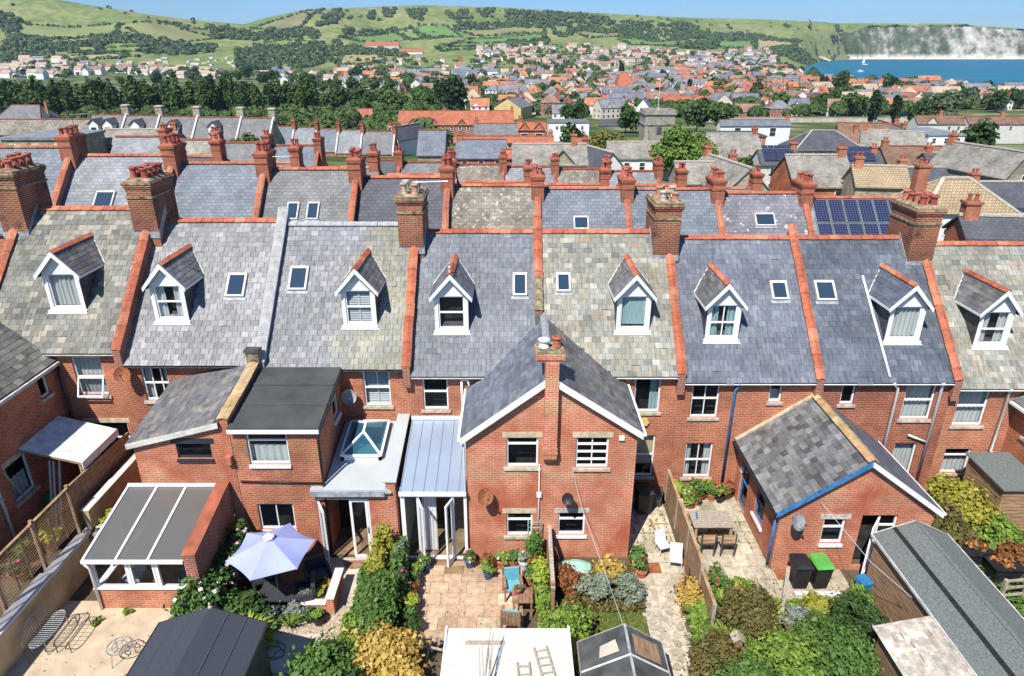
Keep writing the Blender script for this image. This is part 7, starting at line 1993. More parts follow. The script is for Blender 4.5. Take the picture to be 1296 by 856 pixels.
def shrub(name, label, c, r, leaf, n, mats, k=14, spread=.45, flower=None, cat='shrub', stems=True, aspect=1.6, parent=None, group=None, up=.25):
 """c = foot of the plant, r = (rx, ry, rz); leaf masses on clumps"""
 SEED[0] += 1
 rs = np.random.RandomState(SEED[0])
 n, leaf, k = int(n * 2.3), leaf * .56, int(k * 1.5)
 rt = parent or thing(name, c, label, cat, group)
 C, N = crown_points(SEED[0], n, r[0], r[1], r[2], k, spread * .95)
 sp_ = rs.rand(n) < .1                      # stray shoots past the outline
 C[sp_] *= rs.uniform(1.05, 1.4, (int(sp_.sum()), 1))
 C[:, 2] += r[2] * .92
 C[:, 2] = np.maximum(C[:, 2], .02)
 N[:, 2] += up
 me = quads('foliage', C, N, np.clip(rs.lognormal(-.12, .42, n), .35, 2.2) * leaf, LV[mats], aspect=aspect, seed=SEED[0])
 o = bpy.data.objects.new('foliage', me); COL.objects.link(o); o.parent = rt
 o.location = Vector(c) - wloc(rt)
 if stems:
  mb = MB()
  for i in range(5):
   a = i * 1.26 + SEED[0]; mb.tube([(0, 0, -.1), (math.cos(a) * r[0] * .25, math.sin(a) * r[1] * .25, r[2] * .6), (math.cos(a) * r[0] * .5, math.sin(a) * r[1] * .5, r[2] * 1.2)], [.025, .018, .008], 5)
  s = bpy.data.objects.new('stem', mb.mesh('stem', M_bark)); COL.objects.link(s); s.parent = rt; s.location = Vector(c) - wloc(rt)
 if flower:
  fm, fn, fs = flower; fn = max(8, int(fn * .6)); fs *= .8
  idx = rs.choice(n, fn, replace=False)
  d = C[idx] - np.array([0, 0, r[2] * .9]); d /= np.maximum(np.linalg.norm(d, axis=1, keepdims=True), .01)
  me = quads('blossom', C[idx] + d * .05, d + np.array([0, -.4, .5]), rs.uniform(.7, 1.3, fn) * fs, FL[fm], aspect=1, seed=SEED[0] + 1)
  b_ = bpy.data.objects.new('blossom', me); COL.objects.link(b_); b_.parent = rt; b_.location = Vector(c) - wloc(rt)
 return rt
def blades(label, c, r, h, n, mat, w=.03, cat='plant', name='strappy_plant', arch=.5):
 """arching strap leaves or fronds from one crown"""
 SEED[0] += 1
 rs = random.Random(SEED[0])
 rt = thing(name, c, label, cat)
 mb = MB()
 for i in range(n):
  a = rs.uniform(0, 6.28); L = rs.uniform(.6, 1.1); hh = h * rs.uniform(.7, 1.1); rad = r * rs.uniform(.5, 1.1)
  pts = [(0, 0, 0)]
  for t in (.35, .7, 1.0): pts.append((math.cos(a) * rad * t ** 1.2, math.sin(a) * rad * t ** 1.2, hh * (t * (1 + arch) - arch * 1.4 * t * t) * 1.0))
  s = (-math.sin(a), math.cos(a))
  for j in range(3):
   w0, w1 = w * (1 - j * .28), w * (1 - (j + 1) * .28)
   p, q = pts[j], pts[j + 1]
   mb.poly([(p[0] - s[0] * w0, p[1] - s[1] * w0, p[2]), (p[0] + s[0] * w0, p[1] + s[1] * w0, p[2]), (q[0] + s[0] * w1, q[1] + s[1] * w1, q[2]), (q[0] - s[0] * w1, q[1] - s[1] * w1, q[2])])
 o = bpy.data.objects.new('foliage', mb.mesh('foliage', LV[mat])); COL.objects.link(o); o.parent = rt
 return rt
def pot_plant(label, x, y, z, r, h, potm, leafm, fl=None, lr=None, lh=None, n=220, leaf=.035):
 rt = thing('potted_plant', (x, y, z), label, 'potted plant')
 mb = MB(); mb.lathe((x, y, z), [(r * .72, 0), (r * .98, h * .85), (r * 1.08, h * .86), (r * 1.08, h), (r * .92, h), (r * .9, h * .9)], 14)
 mb.build('pot', potm, rt, smooth=False)
 lr = lr or r * 1.5; lh = lh or r * 1.3
 shrub('', '', (x, y, z + h * .9), (lr, lr, lh), leaf, n, leafm, k=8, parent=rt, stems=False, flower=(fl, max(12, n // 8), .045) if fl else None)
 return rt
sheet('garden_ground', -24, -14.36, 9, 22.39, .72, M_soil, 1.6)
sheet('garden_ground', -14.35, -9.3, 9, 22.39, -.06, M_soil)
sheet('sandy_patio', -14.0, -9.55, 9.2, 16.5, -.004, M_sand, .3)
sheet('garden_ground', -9.3, -3.85, 9, 22.39, -.40, M_soil)
sheet('gravel_bed', -8.9, -4.4, 12.2, 17.2, -.365, M_gravel, .2)
sheet('garden_ground', -3.85, 1.4, 9, 22.39, -.46, M_soil)
sheet('garden_ground', 1.4, 6.1, 9, 22.39, -.45, M_soil)
sheet('garden_ground', 6.1, 11.3, 9, 22.39, -.2, M_soil)
sheet('garden_ground', 11.3, 26, 9, 22.39, -.21, M_soil)
sheet('gravel_bed', 7.6, 11.3, 12.2, 17.4, -.17, M_gravel, .2)
sheet('concrete_path', -6.5, -4.5, 16.9, 18.88, -.35, M_conc, .2)
sheet('concrete_pad', -7.2, -5.75, 14.1, 15.5, -.335, M_conc, .2)
M_pad = plain('grey_pad', (0.20, 0.19, 0.17), .9, .15, 2)
sheet('dark_pad', -7.3, -5.9, 12.6, 13.9, -.335, M_pad, .2)
rs = np.random.RandomState(77)
n = 5200
C = np.stack([rs.uniform(-8.8, -4.45, n), rs.uniform(13.6, 17.1, n), np.full(n, -.352)], 1)
me = quads('shingle', C, np.stack([rs.normal(0, .5, n), rs.normal(0, .5, n), np.ones(n)], 1), rs.uniform(.012, .03, n), leaf_mat('shingle_stones', [(.50, .40, .30), (.62, .54, .44), (.34, .25, .18), (.56, .42, .30)], .9, 0), seed=5)
o = bpy.data.objects.new('shingle', me); link(o); tag(o, 'buff shingle spread over the gravel garden', 'gravel', kind='stuff')
def paving(name, label_mat, x0, x1, y0, y1, z, nx, ny, mat, stagger=.5, gap=.012, jit=.004, sub='paving_slab', skip=None, base=None):
 par = sheet(name, x0, x1, y0, y1, z - .03, base or M_stone_grey, .25)
 cw, ch = (x1 - x0) / nx, (y1 - y0) / ny
 mb = MB(); mb.box(-cw / 2 + gap, cw / 2 - gap, -ch / 2 + gap, ch / 2 - gap, -.04, 0)
 me = mb.mesh(sub, mat)
 for j in range(ny):
  off = stagger * cw if j % 2 else 0
  for i in range(nx + (1 if off else 0)):
   xc = x0 + cw * (i + .5) - off
   a, b = max(xc - cw / 2, x0), min(xc + cw / 2, x1)
   if b - a < .05: continue
   yc = y0 + ch * (j + .5)
   if skip and skip((a + b) / 2, yc): continue
   piece(sub, me, par, ((a + b) / 2, yc, z + RND.uniform(-jit, jit)), (RND.uniform(-.004, .004), RND.uniform(-.004, .004), 0), ((b - a) / cw, 1, 1))
 return par
paving('patio', '', -3.3, .35, 15.2, 18.78, -.40, 6, 7, M_slabA, .35)
paving('patio', '', 6.2, 8.68, 17.0, 22.36, -.13, 4, 9, M_slabF, .5)
paving('patio', '', 8.7, 11.0, 17.3, 18.05, -.12, 4, 1, M_slabF, 0)
for nm, lab, x0, x1, y0, y1, z in (('paving_weeds', 'weeds and moss in the joints of the flagstone patio', 6.2, 8.66, 17, 22.3, -.125), ('paving_weeds', 'weeds in the joints of the side path', 4.2, 5.9, 17.6, 22.3, -.375)):
 C = np.stack([rs.uniform(x0, x1, 900), rs.uniform(y0, y1, 900), np.full(900, z)], 1)
 ch_ = (y1 - y0) / 9.0
 C[:450, 1] = y0 + np.round((C[:450, 1] - y0) / ch_) * ch_ + rs.normal(0, .02, 450)
 C[450:, 0] = x0 + np.round((C[450:, 0] - x0) / .31) * .31 + rs.normal(0, .02, 450)
 C = C[np.sin(C[:, 0] * 2.3) + np.sin(C[:, 1] * 1.9 + 1) > -.2]
 o = bpy.data.objects.new(nm, quads(nm, C, rs.normal(0, .5, (len(C), 3)) + np.array([0, 0, 1]), rs.uniform(.012, .035, len(C)), LV['grass'], aspect=1.3, seed=3)); link(o); tag(o, lab, 'weeds', kind='stuff')
paving('side_path', '', 4.15, 5.9, 17.6, 22.36, -.38, 3, 9, M_slabF, .4)
cp_ = sheet('crazy_path', 4.2, 5.35, 9.5, 17.58, -.43, M_stone_grey, .2)
stones = []
for iy in range(26):
 for ix in range(4):
  cx = 4.3 + ix * .3 + RND.uniform(-.08, .08) + (.12 if iy % 2 else 0); cy = 9.8 + iy * .3 + RND.uniform(-.07, .07)
  mb = MB(); k = RND.choice((5, 6)); pts = []
  for q in range(k):
   a = 6.283 * q / k + RND.uniform(-.25, .25); rr = RND.uniform(.125, .165)
   pts.append((math.cos(a) * rr, math.sin(a) * rr))
  mb.v = [(p[0], p[1], 0) for p in pts] + [(p[0], p[1], -.05) for p in pts]
  mb.f = [tuple(range(k))] + [(i, k + i, k + (i + 1) % k, (i + 1) % k) for i in range(k)]; mb.m = [0] * (k + 1)
  piece('paving_stone', mb.mesh('paving_stone', M_crazy), cp_, (cx, cy, -.395 + RND.uniform(-.004, .004)))
lw = sheet('lawn', 1.75, 4.15, 13.5, 16.6, -.44, M_lawn, .2)
n = 9000
C = np.stack([rs.uniform(1.78, 4.12, n), rs.uniform(13.6, 16.55, n), rs.uniform(-.435, -.40, n)], 1)
me = quads('grass', C, np.stack([rs.normal(0, 1, n), rs.normal(-.6, 1, n), np.full(n, .35)], 1), rs.uniform(.012, .02, n), LV['grass'], aspect=1.8, seed=6)
o = bpy.data.objects.new('grass', me); link(o); tag(o, 'patchy mown grass of the small lawn', 'grass', kind='stuff')
# == garden A / boundary A-B
cn = thing('canopy', (-15.6, 20.7, .75), 'white corrugated lean-to canopy between the brick wing and the boundary fence', 'canopy')
mb = MB()
ny = 26
for i in range(ny):
 ya, yb = 19.6 + 2.25 * i / ny, 19.6 + 2.25 * (i + 1) / ny
 ym = (ya + yb) / 2
 for (p, q, dz0, dz1) in ((ya, ym, 0, .025), (ym, yb, .025, 0)):
  mb.poly([(-16.58, p, 3.6 + dz0), (-14.55, p, 3.05 + dz0), (-14.55, q, 3.05 + dz1), (-16.58, q, 3.6 + dz1)])
mb.build('sheet_roof', M_offwhite, cn)
mb = MB(); mb.box(-14.58, -14.55, 19.6, 21.85, 2.78, 3.04); mb.build('side_board', M_white, cn)
for x, y in ((-14.7, 19.7), (-14.7, 21.7)):
 mb = MB(); mb.box(x - .04, x + .04, y - .04, y + .04, .7, 3.02); mb.build('post', M_post, cn)
mb = MB(); mb.bar((-16.55, 19.66, 3.54), (-14.6, 19.66, 3.0), .05, .1); mb.bar((-16.55, 21.8, 3.54), (-14.6, 21.8, 3.0), .05, .1); mb.build('rafter', M_post, cn)
for i, (x, y, dx) in enumerate(((-15.9, 19.5, .25), (-15.75, 19.45, .3), (-15.6, 19.5, .35))):
 mb = MB(); mb.bar((x, y - .3, .75), (x + dx * .3, y + .35, 3.0), .05, .04); o = mb.build_at('pole', M_wpl, (x, y, .75)); tag(o, 'thin white pole leaning under the corrugated canopy', 'pole', 'poles leaning under the canopy')
mb = MB(); mb.lathe((-16.1, 19.7, .73), [(.22, 0), (.25, .5), (.2, .9), (.06, 1.1)], 10); o = mb.build_at('garden_sack', LV['dark'], (-16.1, 19.7, .73)); tag(o, 'dark green sack slumped under the canopy by the brick wing', 'sack')
mb = MB(); mb.bar((-16.45, 19.15, 1.9), (-16.35, 18.5, 3.4), .05, .05); o = mb.build_at('timber_prop', M_wood_pale, (-16.4, 18.8, 1.9)); tag(o, 'pale timber batten propped against the brick wing by the downpipe', 'timber')
fb = thing('boarded_fence', (-14.5, 20.5, .7), 'brown close boarded fence running below the white canopy to the house', 'fence')
for i in range(26):
 y = 18.62 + i * .142; zt = 2.75 - (y - 18.6) * .05
 mb = MB(); mb.box(-14.53 - .01 * (i % 2), -14.505 - .01 * (i % 2), y, y + .15, .7, zt); mb.build('board', M_wood, fb)
mb = MB(); mb.bar((-14.52, 18.6, 2.78), (-14.52, 22.32, 2.6), .06, .05); mb.build('capping', M_larch, fb)
slat_me = {}
for k_, (ya, yb, lab) in enumerate(((16.78, 18.5, 'beside the close boarded fence'), (14.98, 16.7, 'above the middle of the ochre wall'), (13.2, 14.9, 'at the near end of the ochre wall'))):
 fp = thing('slatted_fence', (-14.5, (ya + yb) / 2, 1.28), 'larch slatted fence panel ' + lab, 'fence', 'slatted fence panels')
 for y in (ya - .04, yb + .04) if k_ == 0 else (ya - .04,):
  mb = MB(); mb.box(-14.55, -14.45, y - .045, y + .045, .9, 2.9); mb.build('post', M_post, fp)
 for q in (.34, .67):
  y = ya + (yb - ya) * q; mb = MB(); mb.box(-14.475, -14.45, y - .03, y + .03, 1.3, 2.76); mb.build('batten', M_post, fp)
 for i in range(15):
  z = 1.32 + i * .097
  mb = MB(); mb.box(-14.492, -14.482, ya, yb, z, z + .03); mb.build('slat', M_larch, fp)
 mb = MB(); mb.box(-14.54, -14.45, ya - .08, yb + .08, 2.78, 2.81); mb.build('capping', M_larch, fp)
lwl = thing('low_wall', (-14.15, 15.5, 0), 'low ochre rendered garden wall with white coping beside the wire bench', 'wall')
mb = MB(); mb.box(-14.3, -14.0, 11, 16.3, -.3, 1.22); mb.box(-14.3, -14.0, 16.302, 18.2, -.3, 1.16); mb.build('wall', M_render, lwl)
mb = MB(); mb.box(-14.36, -13.95, 11, 16.3, 1.222, 1.28); mb.box(-14.36, -13.97, 16.302, 18.24, 1.162, 1.215); mb.build('coping', M_cope, lwl)
rw = thing('rendered_wall', (-14.0, 20.3, 0), 'stained beige rendered wall under the close boarded fence', 'wall')
mb = MB(); mb.box(-14.2, -14.0, 18.5, 22.3, -.3, 1.9); mb.build('wall', M_render, rw)
mb = MB(); mb.box(-14.24, -13.96, 18.5, 22.3, 1.902, 1.95); mb.build('coping', M_cope, rw)
rbw = thing('rubble_wall', (-13.95, 18.8, 0), 'short rubble wall end with loose white stones on top', 'wall')
mb = MB(); mb.box(-14.34, -13.7, 18.25, 19.5, -.2, 1.15); mb.build('wall', M_rubble, rbw)
for i in range(26):
 mb = MB(); r = RND.uniform(.04, .09)
 x, y = RND.uniform(-14.28, -13.75), RND.uniform(18.3, 19.4)
 mb.lathe((x, y, 1.12), [(r, 0), (r * 1.1, r * .5), (r * .6, r)], 6); mb.build('stone', M_cope if i % 3 else M_darkgrey, rbw)
pl_ = thing('planter', (-13.35, 18.7, 0), 'stone planter of red and yellow begonias against the beige wall', 'planter')
mb = MB(); mb.box(-13.68, -13.0, 18.3, 19.2, -.1, 1.0); mb.build('trough', M_rubble, pl_)
shrub('', '', (-13.35, 18.75, 1.0), (.42, .5, .38), .05, 700, 'lime', parent=pl_, stems=False, flower=('orange', 60, .05))
for i, (x, y, lf, fl, nm) in enumerate(((-15.2, 18.0, 'lime', 'orange', 'yellow leaved pot plant with orange flowers by the slatted fence'), (-15.7, 17.4, 'green', 'red', 'red geranium in a pot below the brick wing'), (-15.3, 16.6, 'dark', 'magenta', 'dark leaved pot plant with magenta flowers'), (-15.8, 18.7, 'bright', 'red', 'bushy red flowered pot by the downpipe foot'))):
 pot_plant(nm, x, y, .72, .22, .35, (M_clay, M_pot_b)[i % 2], lf, fl, n=260, leaf=.05)
shrub('ivy_plant', 'dark leafy plant creeping at the foot of the rendered wall', (-13.7, 20.2, 0), (.5, .9, .5), .05, 700, 'dark')
# == conservatory of B
cb = thing('conservatory', (-11.2, 17.6, 0), 'lean-to conservatory with smoky polycarbonate roof on low brick walls', 'conservatory')
CX0, CX1, CY0, CY1 = -12.7, -9.77, 16.2, 18.97
zc_ = lambda y: 1.98 + (y - CY0) * .205
mb = MB()
mb.box(CX0, CX1 - .02, CY0, CY0 + .12, -.3, .78); mb.box(CX0, CX0 + .12, CY0 + .121, CY1, -.3, .78)
mb.build('dwarf_wall', M_brick_or, cb)
mb = MB(); mb.box(CX0 - .06, CX1, CY0 - .06, CY0 + .14, .782, .84); mb.box(CX0 - .06, CX0 + .14, CY0 + .141, CY1, .782, .84)
mb.box(CX0, CX0 + .09, CY0, CY0 + .09, .842, 1.95)
for x in (-11.62, -10.72): mb.box(x - .05, x + .05, CY0, CY0 + .09, .842, 1.92)
mb.box(CX0, CX1, CY0 - .03, CY0 + .09, 1.86, 1.97); mb.box(CX0, CX0 + .08, CY0 + .1, CY1, 1.88, 1.98)
for y in (17.1, 18.0): mb.box(CX0, CX0 + .07, y - .04, y + .04, .842, 1.9)
mb.build('frame', M_upvc, cb)
F = FRONT(CY0 + .05)
for i, (a, b_) in enumerate(((CX0 + .09, -11.67), (-11.57, -10.77), (-10.67, CX1))):
 mb = MB(); mb.poly([F(a, 0, .842), F(b_, 0, .842), F(b_, 0, 1.86), F(a, 0, 1.86)]); mb.build('pane', M_glass, cb)
mb = MB(); F.box(mb, -11.55, -11.49, -.03, .05, .86, 1.85); F.box(mb, -10.85, -10.79, -.03, .05, .86, 1.85); F.box(mb, -11.49, -10.85, -.03, .05, .86, .92); F.box(mb, -11.49, -10.85, -.03, .05, 1.79, 1.85); mb.build('opening_light', M_upvc, cb)
xs_ = [CX0 - .05, -11.78, -10.82, CX1 + .04]
for i in range(3):
 mb = MB(); mb.hexa([(xs_[i], CY0 - .1, zc_(CY0 - .1)), (xs_[i + 1], CY0 - .1, zc_(CY0 - .1)), (xs_[i + 1], CY1, zc_(CY1)), (xs_[i], CY1, zc_(CY1))], [(xs_[i], CY0 - .1, zc_(CY0 - .1) + .025), (xs_[i + 1], CY0 - .1, zc_(CY0 - .1) + .025), (xs_[i + 1], CY1, zc_(CY1) + .025), (xs_[i], CY1, zc_(CY1) + .025)]); mb.build('roof_panel', M_poly, cb)
for x in xs_:
 mb = MB(); mb.bar((x, CY0 - .12, zc_(CY0 - .12) + .03), (x, CY1, zc_(CY1) + .03), .07, .07); mb.build('glazing_bar', M_upvc, cb)
mb = MB(); mb.box(CX0 - .1, CX1, CY0 - .19, CY0 - .12, zc_(CY0) - .1, zc_(CY0) + .01); mb.box(CX0 - .05, CX1, CY1 - .06, CY1 - .002, zc_(CY1) + .03, zc_(CY1) + .14); mb.build('eaves_beam', M_upvc, cb)
pipe(cb, [(CX0 - .02, CY0 - .16, 1.85), (CX0 + .02, CY0 - .06, 1.6), (CX0 + .02, CY0 - .06, .02)], M_upvc, .04)
mb = MB(); mb.box(-12.6, -9.8, 18.9, 18.96, 0, 2.4); mb.box(-12.55, -9.8, 16.4, 18.9, -.02, 0.01, 1); mb.build('back_wall', [M_brick_dk, M_wood], cb)
mb = MB(); mb.hexa([(-9.76, 16.05, -.3), (-9.4, 16.05, -.3), (-9.4, 18.97, -.3), (-9.76, 18.97, -.3)], [(-9.76, 16.05, 2.15), (-9.4, 16.05, 2.15), (-9.4, 18.97, 2.72), (-9.76, 18.97, 2.72)]); mb.build('party_wall', M_brick_dk, cb)
mb = MB(); mb.hexa([(-9.79, 16.02, 2.155), (-9.37, 16.02, 2.155), (-9.37, 18.96, 2.725), (-9.79, 18.96, 2.725)], [(-9.79, 16.02, 2.2), (-9.37, 16.02, 2.2), (-9.37, 18.96, 2.77), (-9.79, 18.96, 2.77)]); mb.build('wall_coping', M_terra_plain, cb)
for i, (x, mt, nm) in enumerate(((-12.1, M_wpl, 'white cushioned chair inside the lean-to conservatory'), (-10.3, M_bluep, 'blue covered chair inside the lean-to conservatory'))):
 ch = thing('chair', (x, 17.2, 0), nm, 'chair')
 mb = MB(); mb.box(x - .28, x + .28, 16.9, 17.45, .38, .5); mb.build('seat', mt, ch)
 mb = MB(); mb.box(x - .28, x + .28, 17.4, 17.5, .5, 1.0); mb.build('backrest', mt, ch)
 for dx in (-.24, .24):
  for y in (16.95, 17.42): mb = MB(); mb.box(x + dx - .02, x + dx + .02, y - .02, y + .02, 0, .38); mb.build('leg', M_teak, ch)
pot_plant('leafy house plant on the conservatory floor by the glass', -11.2, 17.0, .01, .2, .4, M_clay, 'green', lr=.35, lh=.4)
wb_ = thing('wire_bench', (-13.55, 14.9, 0), 'silver wire mesh garden bench with rounded back against the ochre wall', 'bench')
bx, by = -13.5, 14.95
mb = MB()
seat = [(bx + .28 * math.cos(t) * (1.0), by + .72 * math.sin(t), .45) for t in [i * 2 * math.pi / 24 for i in range(25)]]
mb.tube(seat, .016, 6, cap=False)
for i in range(-9, 10):
 y = by + i * .075; w = .28 * math.sqrt(max(0, 1 - (i * .075 / .72) ** 2)); mb.tube([(bx - w, y, .45), (bx + w, y, .45)], .006, 4)
for i in range(-3, 4):
 x = bx + i * .08; w = .72 * math.sqrt(max(0, 1 - (i * .08 / .28) ** 2)); mb.tube([(x, by - w, .452), (x, by + w, .452)], .006, 4)
mb.build('seat', M_metal, wb_)
mb = MB()
bk = [(bx - .26 - .1 * math.sin(t), by - .7 * math.cos(t), .45 + .5 * math.sin(t)) for t in [i * math.pi / 16 for i in range(17)]]
mb.tube(bk, .016, 6)
for i in range(-8, 9):
 y = by + i * .08; hh = .5 * math.sqrt(max(0, 1 - (i * .08 / .7) ** 2)); mb.tube([(bx - .26, y, .46), (bx - .26 - .1 * hh / .5, y, .45 + hh)], .006, 4)
for i in range(1, 6):
 z = i * .085; w = .7 * math.sqrt(max(0, 1 - (z / .5) ** 2)); mb.tube([(bx - .26 - .02 * i, by - w, .45 + z), (bx - .26 - .02 * i, by + w, .45 + z)], .006, 4)
mb.build('backrest', M_metal, wb_)
for dx, dy in ((-.2, -.5), (.2, -.5), (-.2, .5), (.2, .5)):
 mb = MB(); mb.tube([(bx + dx, by + dy, .45), (bx + dx * 1.15, by + dy * 1.05, 0)], .016, 6); mb.build('leg', M_metal, wb_)
wt = thing('wire_table', (-12.85, 15.0, 0), 'low oblong wire framed garden table beside the wire bench', 'table')
mb = MB()
ring = [(-12.85 + .24 * max(-1, min(1, 1.25 * math.cos(t))), 15.0 + .6 * max(-1, min(1, 1.25 * math.sin(t))), .36) for t in [i * 2 * math.pi / 20 for i in range(21)]]
mb.tube(ring, .016, 6, cap=False)
for i in range(-3, 4): mb.tube([(-13.07, 15.0 + i * .15, .36), (-12.63, 15.0 + i * .15, .36)], .006, 4)
mb.tube([(-12.85, 14.4, .36), (-12.85, 15.6, .36)], .006, 4); mb.build('top', M_darkgrey, wt)
for dx in (-.2, .2):
 for dy in (-.5, .5): mb = MB(); mb.tube([(-12.85 + dx, 15 + dy, .36), (-12.85 + dx, 15 + dy, 0)], .014, 6); mb.build('leg', M_darkgrey, wt)
wr = thing('wire_stool', (-11.1, 14.35, 0), 'round wire garden stool with looped top near the dark felt shed', 'stool')
mb = MB()
for rr in (.34, .2): mb.tube([(-11.1 + rr * math.cos(t), 14.35 + rr * math.sin(t), .42) for t in [i * 2 * math.pi / 18 for i in range(19)]], .013, 6, cap=False)
for i in range(6):
 a = i * math.pi / 3; cx, cy = -11.1 + .2 * math.cos(a), 14.35 + .2 * math.sin(a)
 mb.tube([(cx + .12 * math.cos(t), cy + .12 * math.sin(t), .42) for t in [j * 2 * math.pi / 12 for j in range(13)]], .009, 5, cap=False)
mb.build('top', M_metal, wr)
for i in range(3):
 a = i * 2.094 + .3; mb = MB(); mb.tube([(-11.1 + .3 * math.cos(a), 14.35 + .3 * math.sin(a), .42), (-11.1 + .4 * math.cos(a), 14.35 + .4 * math.sin(a), 0)], .012, 6); mb.build('leg', M_metal, wr)
for i, (x, y) in enumerate(((-12.55, 15.6), (-12.75, 16.9), (-12.9, 17.6), (-11.8, 16.0))):
 shrub('weed', 'small green weed growing from the sandy patio by the conservatory', (x, y, 0), (.14, .16, .08), .03, 90, 'bright', k=5, stems=False, group='weeds on the sandy patio', cat='weed')
bf = thing('boundary_fence', (-9.3, 13.8, 0), 'dark low boundary fence between sandy patio and gravel garden', 'fence')
for i in range(16):
 y = 11.2 + i * .305; mb = MB(); mb.box(-9.33 - .01 * (i % 2), -9.30 - .01 * (i % 2), y, y + .3, -.4, .75); mb.build('board', M_teak, bf)
mb = MB(); mb.box(-9.37, -9.27, 11.2, 16.05, .752, .79); mb.build('capping', M_wood, bf)
shrub('clematis', 'climbing shrub covered in pale pink blossom over the boundary fence', (-9.35, 15.5, -.1), (.55, 1.5, .85), .055, 2400, 'green', k=20, flower=('white', 260, .06), up=.1)
shrub('rose_bush', 'dark leaved rose with pink flowers beside the brick party wall', (-9.05, 17.4, -.35), (.5, .9, .95), .05, 1500, 'dark', flower=('pink', 110, .06))
shrub('rose_bush', 'tall dark climber at the wing wall behind the parasol', (-8.95, 18.3, -.35), (.4, .5, 1.2), .05, 900, 'dark', flower=('pink', 40, .05))
# == garden sheds
def gable_shed(label, x0, x1, y0, y1, zg, ze, zr, felt, wall, laps=(), ov=.1, facia=None, name='garden_shed', xr=None):
 xr = xr if xr is not None else (x0 + x1) / 2
 rt = thing(name, ((x0 + x1) / 2, (y0 + y1) / 2, zg), label, 'shed')
 nb = int((ze - zg) / .13)
 mb = MB(); mb.box(x0 + .02, x1 - .02, y0 + .02, y1 - .02, zg, ze)
 mb.poly([(x0 + .02, y1 - .02, ze), (x1 - .02, y1 - .02, ze), (xr, y1 - .02, zr - .06)]); mb.poly([(x0 + .02, y0 + .02, ze), (x1 - .02, y0 + .02, ze), (xr, y0 + .02, zr - .06)])
 mb.build('wall', wall, rt)
 for i in range(nb):
  z = zg + i * .13
  mb = MB(); mb.hexa([(x1 - .02, y0, z), (x1 + .012, y0, z), (x1 + .012, y1, z), (x1 - .02, y1, z)], [(x1 - .02, y0, z + .125), (x1 - .004, y0, z + .125), (x1 - .004, y1, z + .125), (x1 - .02, y1, z + .125)]); mb.build('board', wall, rt)
  mb = MB(); mb.hexa([(x0 - .012, y0, z), (x0 + .02, y0, z), (x0 + .02, y1, z), (x0 - .012, y1, z)], [(x0 + .004, y0, z + .125), (x0 + .02, y0, z + .125), (x0 + .02, y1, z + .125), (x0 + .004, y1, z + .125)]); mb.build('board', wall, rt)
 for s, ex in ((-1, x0 - ov), (1, x1 + ov)):
  sl = (zr - ze) / ((xr - x0) if s < 0 else (x1 - xr)); zz = ze - ov * sl
  a = [(ex, y0 - .1, zz), (xr, y0 - .1, zr), (xr, y1 + .1, zr), (ex, y1 + .1, zz)]
  b_ = [(p[0], p[1], p[2] + .03) for p in a]
  if s > 0: a, b_ = a[::-1], b_[::-1]
  mb = MB(); mb.hexa(a, b_); rf = mb.build('roof_slope', felt, rt)
  for q in laps:
   t = q; xx = ex + (xr - ex) * t; z = zz + (zr - zz) * t + .03
   mb = MB(); mb.bar((xx, y0 - .1, z + .006), (xx, y1 + .1, z + .006), .05, .012); mb.build('felt_lap', felt, rf)
 if facia:
  for s, ex in ((-1, x0 - ov), (1, x1 + ov)):
   sl = (zr - ze) / ((xr - x0) if s < 0 else (x1 - xr)); zz = ze - ov * sl
   mb = MB(); mb.bar((ex, y1 + .115, zz - .03), (xr, y1 + .115, zr - .03), .03, .11); mb.build('barge_board', facia, rt)
   mb = MB(); mb.bar((ex, y0 - .1, zz + .0), (ex, y1 + .1, zz + .0), .03, .09); mb.build('edge_board', facia, rt)
 return rt
M_shed_w = plain('shed_green_stain', (0.07, 0.10, 0.065), .85, .25, 3, stretch=(2, 2, 8))
sh1 = gable_shed('garden shed with dark blue felt roof by the gravel bed', -9.5, -6.75, 10.2, 13.95, -.38, 1.6, 2.12, M_shed, M_shed_w, laps=(.36, .68), facia=M_black)
mb = MB(); mb.lathe((-8.12, 14.05, 2.1), [(.05, 0), (.06, .06), (.02, .12), (.035, .17), (.004, .22)], 8); mb.build('finial', M_stone, sh1)
ws = thing('garden_shed', (-.1, 12.5, -.4), 'shed with flat white boarded roof below the peach patio', 'shed')
zw = lambda y: 1.98 - (y - 11.2) * .06
mb = MB(); mb.box(-1.6, 1.36, 11.0, 13.4, -.4, 1.78); mb.build('wall', M_offwhite, ws)
for i in range(20):
 y = 11.2 + i * .122
 mb = MB(); mb.hexa([(-1.7, y, zw(y) - .04), (1.46, y, zw(y) - .04), (1.46, y + .118, zw(y) - .045), (-1.7, y + .118, zw(y) - .045)], [(-1.7, y, zw(y)), (1.46, y, zw(y)), (1.46, y + .118, zw(y) - .012), (-1.7, y + .118, zw(y) - .012)]); mb.build('roof_board', M_timber_roof, ws)
mb = MB(); mb.box(1.465, 1.52, 11.2, 13.66, 1.7, 1.9); mb.build('edge_board', M_white, ws)
mb = MB(); mb.box(-1.75, -1.705, 11.2, 13.66, 1.7, 1.9); mb.build('edge_board', M_white, ws)
def ladder(label, p, q, w, n, mat):
 p, q = Vector(p), Vector(q)
 d = (q - p).normalized(); s = d.cross(Vector((0, 0, 1))).normalized() * (w / 2)
 rt = thing('ladder', tuple(p), label, 'ladder')
 for k in (-1, 1): mb = MB(); mb.bar(p + s * k, q + s * k, .045, .03); mb.build('rail', mat, rt)
 for i in range(n):
  c = p + (q - p) * ((i + .5) / n); mb = MB(); mb.bar(c - s, c + s, .03, .03); mb.build('rung', mat, rt)
 return rt
